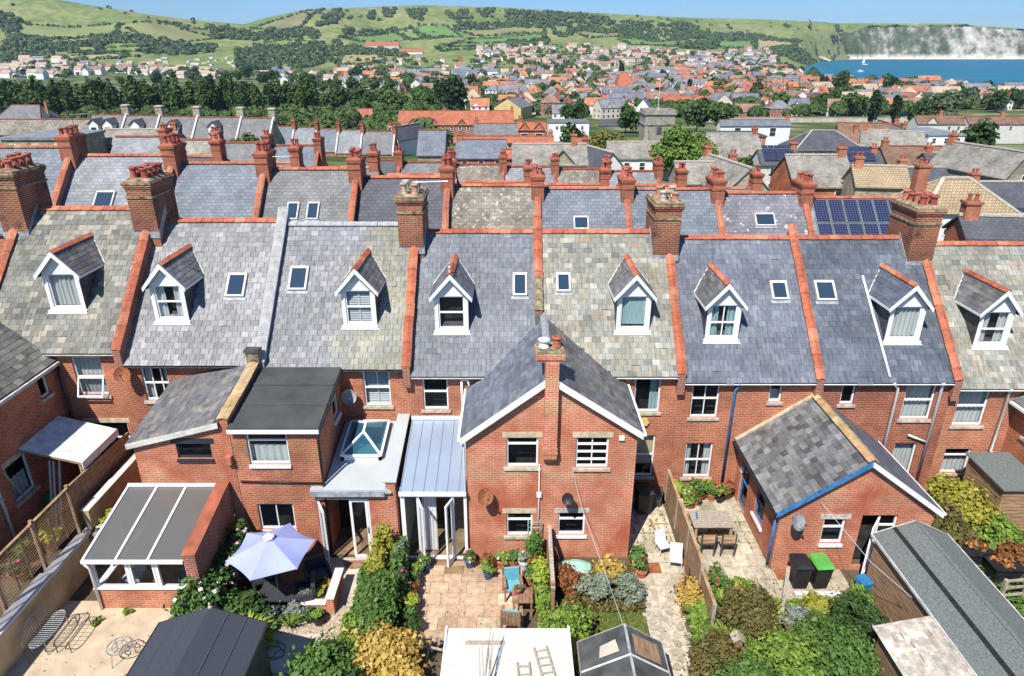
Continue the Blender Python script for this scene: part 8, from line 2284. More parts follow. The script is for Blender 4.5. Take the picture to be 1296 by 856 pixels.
ladder('grey ladder lying on the white shed roof by its right edge', (1.02, 11.3, zw(11.3) + .04), (.72, 12.95, zw(12.9) + .03), .32, 7, M_wood_pale)
ladder('shorter grey ladder lying on the white shed roof', (.35, 11.2, zw(11.2) + .04), (.28, 12.45, zw(12.4) + .03), .3, 5, M_wood_pale)
pk = thing('plank', (-.55, 13.15, zw(13.15)), 'grey weathered plank lying across the white shed roof', 'plank')
mb = MB(); mb.box(-1.2, -.2, 13.05, 13.17, zw(13.1) + .0, zw(13.1) + .03); mb.build('board', M_wood_pale, pk)
for i in range(7):
 x = -.62 + RND.uniform(-.12, .12); x2 = x + RND.uniform(-.1, .28); y2 = RND.uniform(12.3, 12.9)
 mb = MB(); mb.tube([(x, 11.3, zw(11.3) + .05), ((x + x2) / 2, 11.8, zw(11.8) + .35), (x2, y2, zw(y2) + RND.uniform(.5, .95))], [.016, .012, .008], 6)
 o = mb.build_at('garden_cane', M_wood_pale, (x, 11.3, zw(11.3))); tag(o, 'bundled garden cane sticking up over the white shed roof', 'cane', 'garden canes on the shed roof')
for i, (x, y) in enumerate(((-1.0, 11.75), (-.98, 11.55), (-.8, 11.8), (-.78, 11.55), (-.1, 11.6), (.02, 11.75))):
 mb = MB(); mb.box(x - .06, x + .06, y - .1, y + .1, zw(y) + .002, zw(y) + .075); o = mb.build_at('loose_brick', M_terra_old, (x, y, zw(y))); tag(o, 'loose orange brick resting on the white shed roof', 'brick', 'loose bricks on the shed roof')
M_felt_old = plain('felt_worn', (0.10, 0.11, 0.11), .92, .4, 2.2, .5, 40, col2=(.045, .05, .05))
os_ = gable_shed('small old shed with worn grey felt and pale battens beside the crazy path', 1.85, 3.95, 10.8, 13.65, -.42, 1.22, 1.82, M_felt_old, M_wood_pale, laps=(), facia=M_wood_pale, xr=3.0)
for y in (12.75,):
 mb = MB(); mb.bar((1.78, y, 1.25), (3.0, y, 1.88), .05, .02); mb.bar((3.0, y, 1.88), (4.02, y, 1.25), .05, .02); mb.build('batten', M_offwhite, os_)
mb = MB(); mb.bar((3.0, 10.7, 1.865), (3.0, 13.75, 1.865), .07, .02); mb.build('ridge_strip', M_lead, os_)
mb = MB(); mb.poly([(3.15, 12.85, 1.8), (3.85, 12.85, 1.385), (3.85, 13.5, 1.385), (3.15, 13.5, 1.8)]); mb.build('bare_boards', M_wood, os_)
mb = MB(); mb.poly([(2.25, 12.95, 1.515), (2.75, 12.95, 1.772), (2.7, 13.35, 1.747), (2.3, 13.3, 1.54)]); mb.build('felt_patch', M_conc, os_)
bs = gable_shed('long shed with green grey felt roof and black seam on the right', 11.45, 13.65, 8.5, 17.3, -.2, 1.88, 2.36, M_felt_g, M_wood, laps=(.97,), facia=M_offwhite, xr=12.65)
mb = MB(); mb.hexa([(11.94, 8.4, 2.085), (12.06, 8.4, 2.133), (12.06, 17.4, 2.133), (11.94, 17.4, 2.085)], [(11.94, 8.4, 2.11), (12.06, 8.4, 2.158), (12.06, 17.4, 2.158), (11.94, 17.4, 2.11)]); mb.build('black_seam', M_black, bs)
M_shing = piece_mat('pale_shingle', [(0.38, 0.34, 0.28), (0.45, 0.40, 0.33), (0.32, 0.28, 0.23), (0.50, 0.46, 0.39)], rough=.9, streak=False)
ls_ = thing('garden_shed', (10.8, 12.4, -.2), 'small store with pale shingled roof beside the long green grey shed', 'shed')
mb = MB(); mb.box(9.95, 11.4, 10.2, 13.9, -.2, 1.45); mb.build('wall', M_wood, ls_)
mb = MB(); mb.hexa([(9.85, 10.1, 1.42), (11.62, 10.1, 1.85), (11.62, 14.05, 1.85), (9.85, 14.05, 1.42)], [(9.85, 10.1, 1.45), (11.62, 10.1, 1.88), (11.62, 14.05, 1.88), (9.85, 14.05, 1.45)]); rf = mb.build('roof', M_wood, ls_)
V = Vector((1.77, 0, .43)).normalized()
lay_slates(rf, M_shing, (9.83, 14.07, 1.452), (0, -1, 0), V, 3.95, 1.83, w=.2, g=.115, name='shingle')
st_ = thing('garden_store', (17.6, 20.5, -.2), 'brown timber garden store with flat grey felt roof against the end house', 'shed')
mb = MB(); mb.box(16.98, 18.35, 19.6, 21.55, -.2, 1.98); mb.build('wall', M_wood, st_)
for i in range(15):
 z = -.2 + i * .145
 mb = MB(); mb.hexa([(16.96, 19.575, z), (18.37, 19.575, z), (18.37, 19.6, z), (16.96, 19.6, z)], [(16.96, 19.59, z + .14), (18.37, 19.59, z + .14), (18.37, 19.6, z + .14), (16.96, 19.6, z + .14)]); mb.build('board', M_wood, st_)
 mb = MB(); mb.hexa([(16.955, 19.6, z), (16.98, 19.6, z), (16.98, 21.55, z), (16.955, 21.55, z)], [(16.97, 19.6, z + .14), (16.98, 19.6, z + .14), (16.98, 21.55, z + .14), (16.97, 21.55, z + .14)]); mb.build('board', M_wood, st_)
mb = MB(); mb.hexa([(16.85, 19.45, 1.99), (18.48, 19.45, 1.99), (18.48, 21.7, 2.1), (16.85, 21.7, 2.1)], [(16.85, 19.45, 2.04), (18.48, 19.45, 2.04), (18.48, 21.7, 2.15), (16.85, 21.7, 2.15)]); mb.build('felt_roof', M_felt_g, st_)
n = 420
C = np.stack([rs.uniform(-13.9, 5.9, n), rs.uniform(12.5, 19, n), np.zeros(n)], 1)
C[:, 2] = np.where(C[:, 0] < -9.6, .004, np.where(C[:, 0] < -4.4, -.33, -.378))
keep = (C[:, 1] < 16.1) | (C[:, 0] > -6.4)
keep &= ~((C[:, 0] > 1.2) & (C[:, 0] < 4.2)) & ~((C[:, 0] < -6.6) & (C[:, 0] > -9.7) & (C[:, 1] < 14.2))
C = C[keep]
o = bpy.data.objects.new('leaf_litter', quads('leaf_litter', C, np.array([0, 0, 1.0]) + rs.normal(0, .25, (len(C), 3)), rs.uniform(.01, .026, len(C)), leaf_mat('dry_leaves', [(.16, .09, .04), (.26, .17, .07), (.10, .08, .04)], .9, 0), seed=9)); link(o)
tag(o, 'dry fallen leaves and grit scattered over the patios', 'leaf litter', kind='stuff')
for nm, lab, x0, x1, y0, y1, z, nn, mt, sz in (('ground_cover', 'tangle of low green plants covering the beds of the right hand garden', 5.4, 10.9, 11.2, 16.6, -.18, 9000, 'bright', .045), ('ground_cover', 'low leafy growth filling the bed along the hedge row', -5.1, -3.3, 12.2, 18.4, -.38, 5000, 'green', .04),
  ('ground_cover', 'low plants at the foot of the gable and lawn', 1.4, 4.2, 16.4, 18.5, -.42, 3200, 'bronze', .035), ('ground_cover', 'low growth below the pink blossom', -9.2, -7.2, 14.3, 17.0, -.36, 3600, 'green', .04), ('ground_cover', 'weedy growth in the bed beside the long shed', 13.9, 17.8, 15.5, 19.8, -.18, 4000, 'green', .045)):
 C = np.stack([rs.uniform(x0, x1, nn), rs.uniform(y0, y1, nn), np.zeros(nn)], 1)
 hgt = .5 + .5 * np.sin(C[:, 0] * 3.1 + 1) * np.sin(C[:, 1] * 2.7)
 C[:, 2] = z + rs.rand(nn) * (.05 + .3 * hgt)
 o = bpy.data.objects.new(nm, quads(nm, C, rs.normal(0, .7, (nn, 3)) + np.array([0, -.2, .8]), rs.uniform(.5, 1.3, nn) * sz, LV[mt], aspect=1.7, seed=int(nn))); link(o); tag(o, lab, 'ground cover', kind='stuff')
# == garden C: parasol, rattan, beds
G_C = -.36
ps = thing('parasol', (-7.4, 16.75, G_C), 'large open lavender parasol over the rattan table', 'parasol')
pc = Vector((-7.4, 16.75, 2.28)); NR, RR = 6, 1.32
rim = [(pc.x + RR * math.cos(i * math.pi / 3 + .38), pc.y + RR * math.sin(i * math.pi / 3 + .38), 1.78) for i in range(NR)]
mb = MB()
for i in range(NR):
 a, b_ = Vector(rim[i]), Vector(rim[(i + 1) % NR])
 ns_ = 6
 for j in range(ns_):           # sagging cloth between ribs
  t0, t1 = j / ns_, (j + 1) / ns_
  for k in range(5):
   s0, s1 = k / 5, (k + 1) / 5
   def pt(t, s):
    e = a + (b_ - a) * t
    p = pc + (e - pc) * s
    p = p - Vector((0, 0, 1)) * (.10 * math.sin(math.pi * t) * s * s) - (e - pc) * (.07 * math.sin(math.pi * t) * s)
    return tuple(p)
   mb.poly([pt(t0, s0), pt(t0, s1), pt(t1, s1), pt(t1, s0)] if k else [pt(t0, 0), pt(t0, s1), pt(t1, s1)])
cano = mb.build('canopy', M_lav, ps)
for i in range(NR):
 mb = MB(); mb.tube([pc + Vector((0, 0, -.03)), Vector(rim[i]) + Vector((0, 0, -.025))], .012, 5); mb.build('rib', M_metal, ps)
mb = MB(); mb.tube([(-7.4, 16.75, G_C), (-7.4, 16.75, 2.36)], .024, 8); mb.build('pole', M_metal, ps)
mb = MB(); mb.lathe((-7.4, 16.75, 2.27), [(.17, 0), (.16, .05), (.05, .12), (.03, .15)], 10); mb.build('cap', M_white, ps)
mb = MB(); mb.lathe((-7.4, 16.75, G_C), [(.3, 0), (.3, .07), (.05, .12)], 14); mb.build('base', M_darkgrey, ps)
def rattan_chair(label, x, y, a):
 rt = thing('rattan_chair', (x, y, G_C), label, 'chair')
 rt.rotation_euler = (0, 0, a)
 def L(nm, *bx):
  mb = MB(); mb.box(*bx); local(mb, nm, M_rattan, rt)
 L('seat', -.3, .3, -.3, .3, .3, .44); L('backrest', -.34, .34, .26, .38, .3, .95); L('armrest', -.4, -.3, -.3, .3, .05, .66); L('armrest', .3, .4, -.3, .3, .05, .66)
 for sx in (-.34, .34):
  for sy in (-.26, .3): L('leg', sx - .03, sx + .03, sy - .03, sy + .03, 0, .05 if sy < 0 else .3)
 mb = MB(); mb.box(-.28, .28, -.28, .24, .442, .5); local(mb, 'cushion', M_darkgrey, rt)
 return rt
rattan_chair('charcoal rattan armchair with its back to the patio doors', -6.35, 17.55, .5)
rattan_chair('charcoal rattan armchair half under the lavender parasol', -6.6, 16.75, -1.3)
rattan_chair('charcoal rattan armchair at the wall side of the parasol', -8.1, 17.6, .2)
rtb = thing('rattan_table', (-7.35, 16.7, G_C), 'low charcoal rattan table under the lavender parasol', 'table')
mb = MB(); mb.box(-7.95, -6.85, 16.3, 17.1, G_C + .5, G_C + .56); mb.build('top', M_rattan, rtb)
for x in (-7.9, -6.9):
 for y in (16.35, 17.05): mb = MB(); mb.box(x - .04, x + .04, y - .04, y + .04, G_C, G_C + .5); mb.build('leg', M_rattan, rtb)
pw_ = thing('planter_wall', (-5.85, 16.9, G_C), 'white topped brick planter wall beside the concrete path', 'planter')
mb = MB(); mb.box(-5.75, -5.55, 16.3, 17.6, G_C, G_C + .62); mb.box(-6.7, -5.752, 16.3, 16.46, G_C, G_C + .4); mb.build('wall', M_brick_or, pw_)
mb = MB(); mb.box(-5.79, -5.51, 16.27, 17.63, G_C + .622, G_C + .67); mb.box(-6.72, -5.8, 16.26, 16.5, G_C + .402, G_C + .44); mb.build('coping', M_cope, pw_)
mb = MB(); mb.box(-6.7, -5.76, 16.47, 17.2, G_C, G_C + .36); mb.build('soil', M_soil, pw_)
for i, (x, y, l, nm) in enumerate(((-6.5, 16.75, 'silver', 'silvery succulent in the white topped planter'), (-6.15, 16.75, 'lime', 'lime green sedum in the white topped planter'), (-5.95, 17.0, 'orange', 'orange tinged bush in the white topped planter'), (-6.3, 16.95, 'dark', 'dark clump in the white topped planter'))):
 shrub('bedding_plant', nm, (x, y, G_C + .36), (.2, .2, .16), .03, 240, l, k=6, stems=False, cat='plant')
pot_plant('clipped green plant in a round black pot before the planter wall', -5.95, 15.95, G_C, .2, .26, M_black, 'bright', lr=.2, lh=.14, n=300, leaf=.025)
pot_plant('small green pot plant beside the round black pot', -6.25, 16.0, G_C, .14, .2, M_black, 'green', n=160)
mt_ = thing('doormat', (-5.4, 18.6, -.345), 'half round brown doormat before the patio doors', 'doormat')
mb = MB(); n = 12
pts = [(-5.4 + .42 * math.cos(math.pi * (1 + i / n)), 18.72 + .42 * math.sin(math.pi * (1 + i / n))) for i in range(n + 1)]
mb.poly([(x, y, -.33) for x, y in pts]); mb.v += [(x, y, -.349) for x, y in pts]; k0 = n + 1
for i in range(n): mb.f.append((i, k0 + i, k0 + i + 1, i + 1)); mb.m.append(0)
mb.build('pile', M_teak, mt_)
blades('tall yellow green fern before the dark felt shed', (-7.9, 15.35, G_C), .75, .8, 90, 'lime', .045, 'fern', 'fern', .55)
blades('yellow green grassy clump by the gravel', (-6.75, 15.75, G_C), .4, .5, 80, 'bright', .02)
blades('arching lime fern at the shed corner', (-7.35, 15.0, G_C), .5, .5, 60, 'lime', .04, 'fern', 'fern', .55)
shrub('lavender', 'violet flowered lavender at the edge of the parasol shade', (-6.7, 16.2, G_C), (.35, .25, .3), .03, 500, 'silver', flower=('violet', 90, .03))
shrub('lavender', 'violet flowered lavender beside the yellow fern', (-7.3, 16.0, G_C), (.4, .25, .3), .03, 500, 'dark', flower=('violet', 110, .03))
shrub('leafy_shrub', 'broad green shrub under the pink blossom', (-8.5, 15.9, G_C), (.55, .6, .55), .07, 800, 'green')
shrub('leafy_shrub', 'glossy dark shrub behind the yellow fern', (-8.1, 16.1, G_C), (.45, .4, .5), .06, 600, 'dark')
hz = thing('garden_hose', (-7.05, 14.7, -.34), 'loosely coiled green garden hose on the gravel', 'hose')
mb = MB(); pts = []
for i in range(90):
 t = i * .22; r = .28 + .1 * math.sin(i * .31)
 pts.append((-7.1 + r * math.cos(t) * 1.2 + .05 * math.sin(i), 14.85 + r * math.sin(t), -.33 + .015 * math.sin(i * .9) + .015))
mb.tube(pts, .013, 5); mb.build('coil', plain('hose_green', (.08, .24, .18), .5, .1), hz)
shrub('golden_conifer', 'narrow golden yellow conifer beside the patio doors', (-4.25, 18.1, -.4), (.34, .42, 1.05), .04, 1700, 'gold', k=22, spread=.35)
shrub('golden_conifer', 'second golden conifer in the hedge row', (-4.3, 17.35, -.4), (.36, .45, .95), .04, 1500, 'gold', k=20, spread=.38)
shrub('hedge_shrub', 'rounded green hedge shrub below the golden conifers', (-4.15, 16.3, -.4), (.62, .7, .82), .045, 2600, 'green', k=20)
shrub('hedge_shrub', 'dense dark green hedge shrub in the row', (-4.05, 15.4, -.4), (.6, .6, .7), .045, 2000, 'green', k=16)
shrub('hedge_shrub', 'lime and red tinted shrub by the gravel', (-4.75, 15.2, -.4), (.4, .55, .55), .05, 1000, 'bright', flower=('orange', 60, .04))
shrub('hedge_shrub', 'large orange and yellow leaved shrub at the hedge end', (-3.6, 14.2, -.4), (.95, .75, .75), .055, 2800, 'orange', k=20)
shrub('hedge_shrub', 'pale orange leaved shrub in front of the hedge', (-3.0, 13.4, -.4), (.6, .6, .6), .055, 1300, 'orange', k=14)
shrub('hedge_shrub', 'tall bright green shrub before the concrete pad', (-5.1, 13.4, -.4), (1.0, .85, .85), .055, 3000, 'green', k=22)
shrub('hedge_shrub', 'light green leafy shrub overhanging the path', (-4.6, 14.3, -.4), (.55, .6, .6), .05, 1500, 'bright', k=14)
shrub('hedge_shrub', 'dark shrub at the foot of the bright green one', (-4.2, 12.6, -.4), (.8, .7, .7), .055, 1700, 'dark', k=16)
shrub('climber', 'leafy climber with blue flowers up the sun room corner', (-3.75, 17.9, -.4), (.3, .6, .8), .05, 1100, 'green', flower=('violet', 70, .05))
shrub('climber', 'dark leaved shrub with pink flowers at the patio edge', (-3.55, 16.9, -.4), (.32, .5, .6), .05, 900, 'dark', flower=('magenta', 60, .05))
fpost = thing('fence_post', (-2.95, 12.9, -.4), 'pale split timber fence post beside the orange shrub', 'post')
mb = MB(); mb.box(-3.0, -2.9, 12.85, 12.95, -.4, .75); mb.build('post', M_wood_pale, fpost)
# == garden D: patio pots and chairs
pots = [(-2.95, 18.35, M_pot_b, 'green', 'pink', 'pink flowered plant in a blue pot beside the sun room door'), (-1.45, 18.5, M_pot_b, 'green', 'pink', 'pink flowers in a small blue pot at the gable wall'), (-.85, 18.3, M_pot_b, 'red', None, 'spiky dark cordyline in a blue pot'), (-.8, 17.95, M_pot_b, 'bright', None, 'second blue pot with trailing green leaves'),
  (-.35, 18.45, M_clay, 'bright', 'white', 'white flowered pot against the gable'), (.05, 18.5, M_clay, 'green', None, 'green bushy pot under the lower window'), (.4, 18.4, M_wpl, 'silver', 'white', 'grey leaved plant in a white pot'), (.7, 18.35, M_clay, 'green', 'red', 'red flowered clay pot by the trellis'),
  (-3.2, 17.9, M_bluep, 'bright', None, 'bright leafy plant in a wide blue tub'), (-3.25, 17.4, M_pot_b, 'green', 'red', 'red flowered pot on the patio edge'), (-3.2, 16.9, M_clay, 'red', 'orange', 'orange flowered clay pot on the patio edge'), (-3.15, 16.45, M_clay, 'lime', None, 'lime green plant in a clay bowl'), (-3.1, 16.0, M_clay, 'green', None, 'leafy plant in a clay pot by the hedge'), (-2.95, 15.6, M_black, 'dark', None, 'dark plant in a black bucket by the hedge'), (.62, 17.7, M_clay, 'green', None, 'small green pot next to the turquoise chair')]
for x, y, pm, lf, fl, nm in pots: pot_plant(nm, x, y, -.4, .17, .3, pm, lf, fl, n=240, leaf=.04, lr=.24, lh=.2)
for i, (x0, x1, y0, y1, mt, nm) in enumerate(((-2.85, -2.2, 18.55, 18.82, M_teak, 'brown slatted doormat at the sun room door'), (-2.3, -1.65, 18.12, 18.5, M_wood, 'brown board lying on the peach patio'))):
 d_ = thing('doormat', ((x0 + x1) / 2, (y0 + y1) / 2, -.39), nm, 'doormat')
 for j in range(5):
  mb = MB(); mb.box(x0, x1, y0 + (y1 - y0) * j / 5, y0 + (y1 - y0) * (j + .85) / 5, -.392, -.368); mb.build('slat', mt, d_)
def wood_chair(label, x, y, a, z=-.4, cush=M_turq, wood=M_teak):
 rt = thing('wooden_chair', (x, y, z), label, 'chair'); rt.rotation_euler = (0, 0, a)
 def L(nm, mt, *bx): mb = MB(); mb.box(*bx); local(mb, nm, mt, rt)
 for sx in (-.27, .27):
  L('leg', wood, sx - .03, sx + .03, -.27, -.21, 0, .62); L('leg', wood, sx - .03, sx + .03, .23, .29, 0, .98); L('armrest', wood, sx - .045, sx + .045, -.3, .28, .62, .66)
 for j in range(5): L('seat_slat', wood, -.24, .24, -.26 + j * .1, -.18 + j * .1, .38, .405)
 for j in range(5): L('back_slat', wood, -.24 + j * .1, -.16 + j * .1, .25, .275, .42, .95)
 L('cushion', cush, -.24, .24, -.26, .22, .408, .47); L('cushion', cush, -.24, .24, .18, .245, .472, .96)
 return rt
wood_chair('teak garden chair with turquoise cushions facing the table, house side', .02, 17.15, .15)
wood_chair('teak garden chair with turquoise cushions, towel over its back', -.02, 15.75, math.pi - .1)
tb_ = thing('patio_table', (.3, 16.5, -.4), 'small dark teak table with pink flowers between the turquoise chairs', 'table')
for j in range(6): mb = MB(); mb.box(.0 + j * .11, .1 + j * .11, 16.2, 16.85, .18, .21); mb.build('slat', M_teak, tb_)
for x in (.06, .6):
 for y in (16.26, 16.8): mb = MB(); mb.box(x - .03, x + .03, y - .03, y + .03, -.4, .18); mb.build('leg', M_teak, tb_)
pot_plant('magenta flowers in a pot on the small teak table', .2, 16.62, .21, .09, .1, M_clay, 'green', 'magenta', n=120, lr=.14, lh=.1)
tr = thing('trellis_fence', (1.25, 17.0, -.4), 'weathered wooden fence rail and trellis running out from the gable', 'fence')
for y in (18.7, 17.5, 16.3): mb = MB(); mb.box(1.2, 1.32, y - .06, y + .06, -.45, 1.15 if y > 18 else .95); mb.build('post', M_wood, tr)
mb = MB(); mb.bar((1.26, 18.72, 1.1), (1.26, 16.2, .75), .13, .12); mb.build('top_rail', M_wood_pale, tr)
for i in range(14):
 y = 16.35 + i * .17; mb = MB(); mb.box(1.24, 1.27, y, y + .12, -.4, .7); mb.build('board', M_wood, tr)
ar = thing('trellis_arch', (.75, 18.7, -.4), 'pale green metal plant trellis against the gable', 'trellis')
for x in (.55, .95): mb = MB(); mb.tube([(x, 18.85, -.4), (x, 18.75, 1.35)], .022, 6); mb.build('upright', plain('sage_paint', (.30, .50, .42), .6, .1) if 'sage_paint' not in MATS else MATS['sage_paint'], ar)
for i in range(7): z = -.1 + i * .22; mb = MB(); mb.tube([(.55, 18.8, z), (.95, 18.8, z)], .012, 5); mb.build('rung', MATS['sage_paint'], ar)
shrub('climber', 'green climber on the sage trellis at the gable wall', (.75, 18.6, -.4), (.25, .18, .75), .045, 700, 'green', flower=('orange', 24, .04))
shrub('climber', 'yellow leaved climber along the wooden rail', (.95, 17.6, -.4), (.28, .5, .5), .045, 1000, 'lime')
shrub('climber', 'bushy bright green plant along the wooden rail', (1.0, 16.6, -.4), (.3, .5, .4), .045, 900, 'bright')
shrub('hedge_shrub', 'big yellow green shrub between trellis fence and white roofed shed', (1.55, 15.0, -.4), (.75, .85, .7), .05, 2800, 'bright', k=20, flower=('white', 14, .05))
shrub('hedge_shrub', 'yellow leaved shrub hugging the white shed corner', (1.75, 14.0, -.4), (.5, .6, .75), .05, 1800, 'lime', k=16)
tz = thing('trestle', (-1.9, 14.75, -.4), 'small wooden trestle frame standing on the patio by the hedge', 'trestle')
for p, q in (((-2.5, 14.6, -.4), (-2.35, 14.7, .25)), ((-1.75, 14.4, -.4), (-1.85, 14.6, .2)), ((-2.2, 15.0, -.4), (-2.2, 14.85, .3)), ((-2.5, 14.65, .1), (-1.7, 14.45, .05)), ((-2.4, 14.85, .28), (-1.75, 14.7, .22))):
 mb = MB(); mb.bar(p, q, .05, .05); mb.build('bar', M_wood_pale, tz)
# == garden E
shrub('lavender', 'rounded silver lavender bush beside the lawn', (2.75, 17.1, -.45), (.6, .45, .42), .035, 1500, 'silver', k=12)
shrub('lavender', 'second silver lavender mound by the path', (3.75, 16.95, -.45), (.45, .45, .5), .035, 1200, 'silver', k=12)
shrub('garden_shrub', 'reddish leaved shrub by the gable corner', (3.3, 17.9, -.45), (.45, .4, .45), .045, 800, 'orange', flower=('white', 20, .04))
shrub('garden_shrub', 'russet climbing shrub at the trellis end', (1.75, 17.3, -.45), (.35, .55, .5), .045, 900, 'red')
shrub('garden_shrub', 'low russet shrub along the lawn edge', (1.9, 16.3, -.45), (.3, .5, .35), .045, 700, 'bronze', flower=('orange', 30, .04))
shrub('garden_shrub', 'leafy shrub in the shadow behind the gable corner', (4.35, 18.6, -.4), (.3, .45, .35), .05, 500, 'green')
pot_plant('clay pot with trailing leaves at the gable corner', 4.35, 18.0, -.4, .18, .28, M_clay, 'green', 'orange')
by_ = thing('rowing_boat', (2.1, 18.35, -.45), 'pale sage upturned dinghy hull lying against the gable', 'boat')
mb = MB()
for i in range(10):
 t0, t1 = i / 10, (i + 1) / 10
 r = lambda t: .34 * math.sin(math.pi * min(1, .12 + t * .88)) ** .6
 for k in range(6):
  a0, a1 = math.pi * k / 6, math.pi * (k + 1) / 6
  f = lambda t, a: (1.55 + 1.35 * t, 18.5 + .9 * r(t) * -math.cos(a) - .1, -.43 + 1.0 * r(t) * math.sin(a))
  mb.poly([f(t0, a0), f(t1, a0), f(t1, a1), f(t0, a1)])
mb.build('hull', MATS['sage_paint'], by_)
mb = MB(); mb.bar((1.5, 18.15, -.38), (2.9, 18.1, -.3), .05, .05); mb.build('gunwale', M_wpl, by_)
def wheelie(label, x, y, z, body, lid, a=0, s=1.0):
 rt = thing('wheelie_bin', (x, y, z), label, 'bin'); rt.rotation_euler = (0, 0, a); rt.scale = (s, s, s)
 mb = MB(); mb.hexa([(-.22, -.24, .06), (.22, -.24, .06), (.22, .22, .06), (-.22, .22, .06)], [(-.28, -.32, .9), (.28, -.32, .9), (.28, .3, .9), (-.28, .3, .9)]); mb.box(-.3, .3, -.34, .32, .9, .95); local(mb, 'body', body, rt)
 mb = MB(); mb.hexa([(-.31, -.37, .952), (.31, -.37, .952), (.31, .34, .952), (-.31, .34, .952)], [(-.26, -.3, 1.04), (.26, -.3, 1.04), (.28, .32, 1.02), (-.28, .32, 1.02)]); mb.tube([(-.24, .38, .98), (.24, .38, .98)], .025, 6); local(mb, 'lid', lid, rt)
 for sx in (-.25, .25): mb = MB(); mb.tube([(sx - .04, .24, .1), (sx + .04, .24, .1)], .1, 10); local(mb, 'wheel', M_black, rt)
 return rt
wheelie('glossy black wheelie bin in the side path below the blind', 5.0, 21.5, -.38, M_black, M_black, .1, 1.05)
wheelie('small dark bin beside the boundary fence top', 5.6, 21.9, -.38, M_darkgrey, M_darkgrey, -.2, .7)
wheelie('black wheelie bin with black lid at the gabled wing', 9.3, 17.35, -.12, M_black, M_black, .0, .95)
wheelie('black wheelie bin with bright green lid', 9.95, 17.35, -.12, M_black, M_grn, .05, .95)
wheelie('blue plastic water butt bin by the open door', 11.25, 17.0, -.2, M_bluep, M_bluep, .3, .6)
for i, (x, y, a) in enumerate(((5.3, 19.2, .3), (5.6, 18.5, -.2))):
 lc = thing('folding_chair', (x, y, -.38), ['white folded sun chair leaning at the fence', 'white plastic garden chair by the fence', 'white stacking seat at the rusty cover'][i], 'chair'); lc.rotation_euler = (0, 0, a); lc.scale = (.85, .85, .85)
 mb = MB(); mb.box(-.25, .25, -.25, .25, .36, .4); local(mb, 'seat', M_wpl, lc)
 mb = MB(); mb.hexa([(-.25, .2, .4), (.25, .2, .4), (.25, .24, .4), (-.25, .24, .4)], [(-.24, .36, .85), (.24, .36, .85), (.24, .4, .85), (-.24, .4, .85)]); local(mb, 'backrest', M_wpl, lc)
 for sx in (-.22, .22):
  for sy in (-.22, .22): mb = MB(); mb.tube([(sx, sy, .37), (sx * 1.1, sy * 1.1, 0)], .016, 6); local(mb, 'leg', M_wpl, lc)
for x0, y0, z, nm in ((4.55, 18.15, -.372, 'rusty square drain cover in the crazy path'), (8.75, 17.55, -.115, 'rusty drain cover near the wheelie bins')):
 d_ = thing('drain_cover', (x0 + .27, y0 + .25, z), nm, 'drain cover')
 mb = MB(); mb.box(x0, x0 + .52, y0, y0 + .48, z - .01, z + .012); mb.build('frame', M_rust, d_)
 mb = MB(); mb.box(x0 + .05, x0 + .47, y0 + .05, y0 + .43, z + .0125, z + .02); mb.build('plate', M_rust, d_)
bd_ = thing('plank', (5.35, 20.5, -.37), 'dark plank lying on the side path paving', 'plank')
mb = MB(); mb.bar((5.3, 19.9, -.35), (5.2, 21.0, -.35), .09, .04); mb.build('board', M_wood, bd_)
fe = thing('boundary_fence', (6.05, 19, -.4), 'brown panel fence with pale capping beside the picnic table', 'fence')
ys_ = [22.2, 20.5, 18.8, 17.1, 15.6]
for i in range(4):
 for j in range(6):
  ya = ys_[i + 1] + (ys_[i] - ys_[i + 1]) * j / 6; yb = ys_[i + 1] + (ys_[i] - ys_[i + 1]) * (j + .97) / 6
  mb = MB(); mb.box(6.03 - .008 * (j % 2), 6.05 - .008 * (j % 2), ya, yb, -.4, .95 - (.25 if i > 2 else 0)); mb.build('board', M_wood, fe)
 mb = MB(); mb.box(6.0, 6.1, ys_[i + 1], ys_[i], .952 - (.25 if i > 2 else 0), .99 - (.25 if i > 2 else 0)); mb.build('capping', M_larch, fe)
for y in ys_: mb = MB(); mb.box(5.99, 6.09, y - .05, y + .05, -.4, 1.02 if y > 17 else .75); mb.build('post', M_wood_pale, fe)
rp = thing('rusty_pole', (5.5, 17.0, -.4), 'thin rusty pole standing at the crazy path', 'pole')
mb = MB(); mb.tube([(5.3, 16.2, -.4), (5.5, 17.2, 1.35)], .022, 6); mb.build('shaft', M_rust, rp)
# == garden F
ft = thing('picnic_table', (7.05, 19.75, -.13), 'grey weathered slatted garden table with blue pen on it', 'table')
for i in range(9): y = 19.3 + i * .105; mb = MB(); mb.box(6.35, 7.78, y, y + .09, .58, .62); mb.build('slat', M_wood_pale, ft)
for x in (6.45, 7.68):
 for y in (19.38, 20.15): mb = MB(); mb.box(x - .04, x + .04, y - .04, y + .04, -.13, .58); mb.build('leg', M_wood_pale, ft)
for i, x in enumerate((6.7, 7.4)):
 c_ = thing('garden_chair', (x, 18.95, -.13), 'wooden slatted garden chair tucked at the grey table, ' + ('fence side' if i == 0 else 'wing side'), 'chair')
 for j in range(4): mb = MB(); mb.box(x - .24, x + .24, 18.75 + j * .11, 18.84 + j * .11, .3, .33); mb.build('slat', M_larch, c_)
 for j in range(3): mb = MB(); mb.box(x - .24, x + .24, 18.68, 18.7, .42 + j * .13, .51 + j * .13); mb.build('back_slat', M_larch, c_)
 for dx in (-.23, .23):
  mb = MB(); mb.box(x + dx - .02, x + dx + .02, 18.66, 18.72, -.13, .8); mb.build('leg', M_darkgrey, c_)
  mb = MB(); mb.box(x + dx - .02, x + dx + .02, 19.15, 19.2, -.13, .3); mb.build('leg', M_darkgrey, c_)
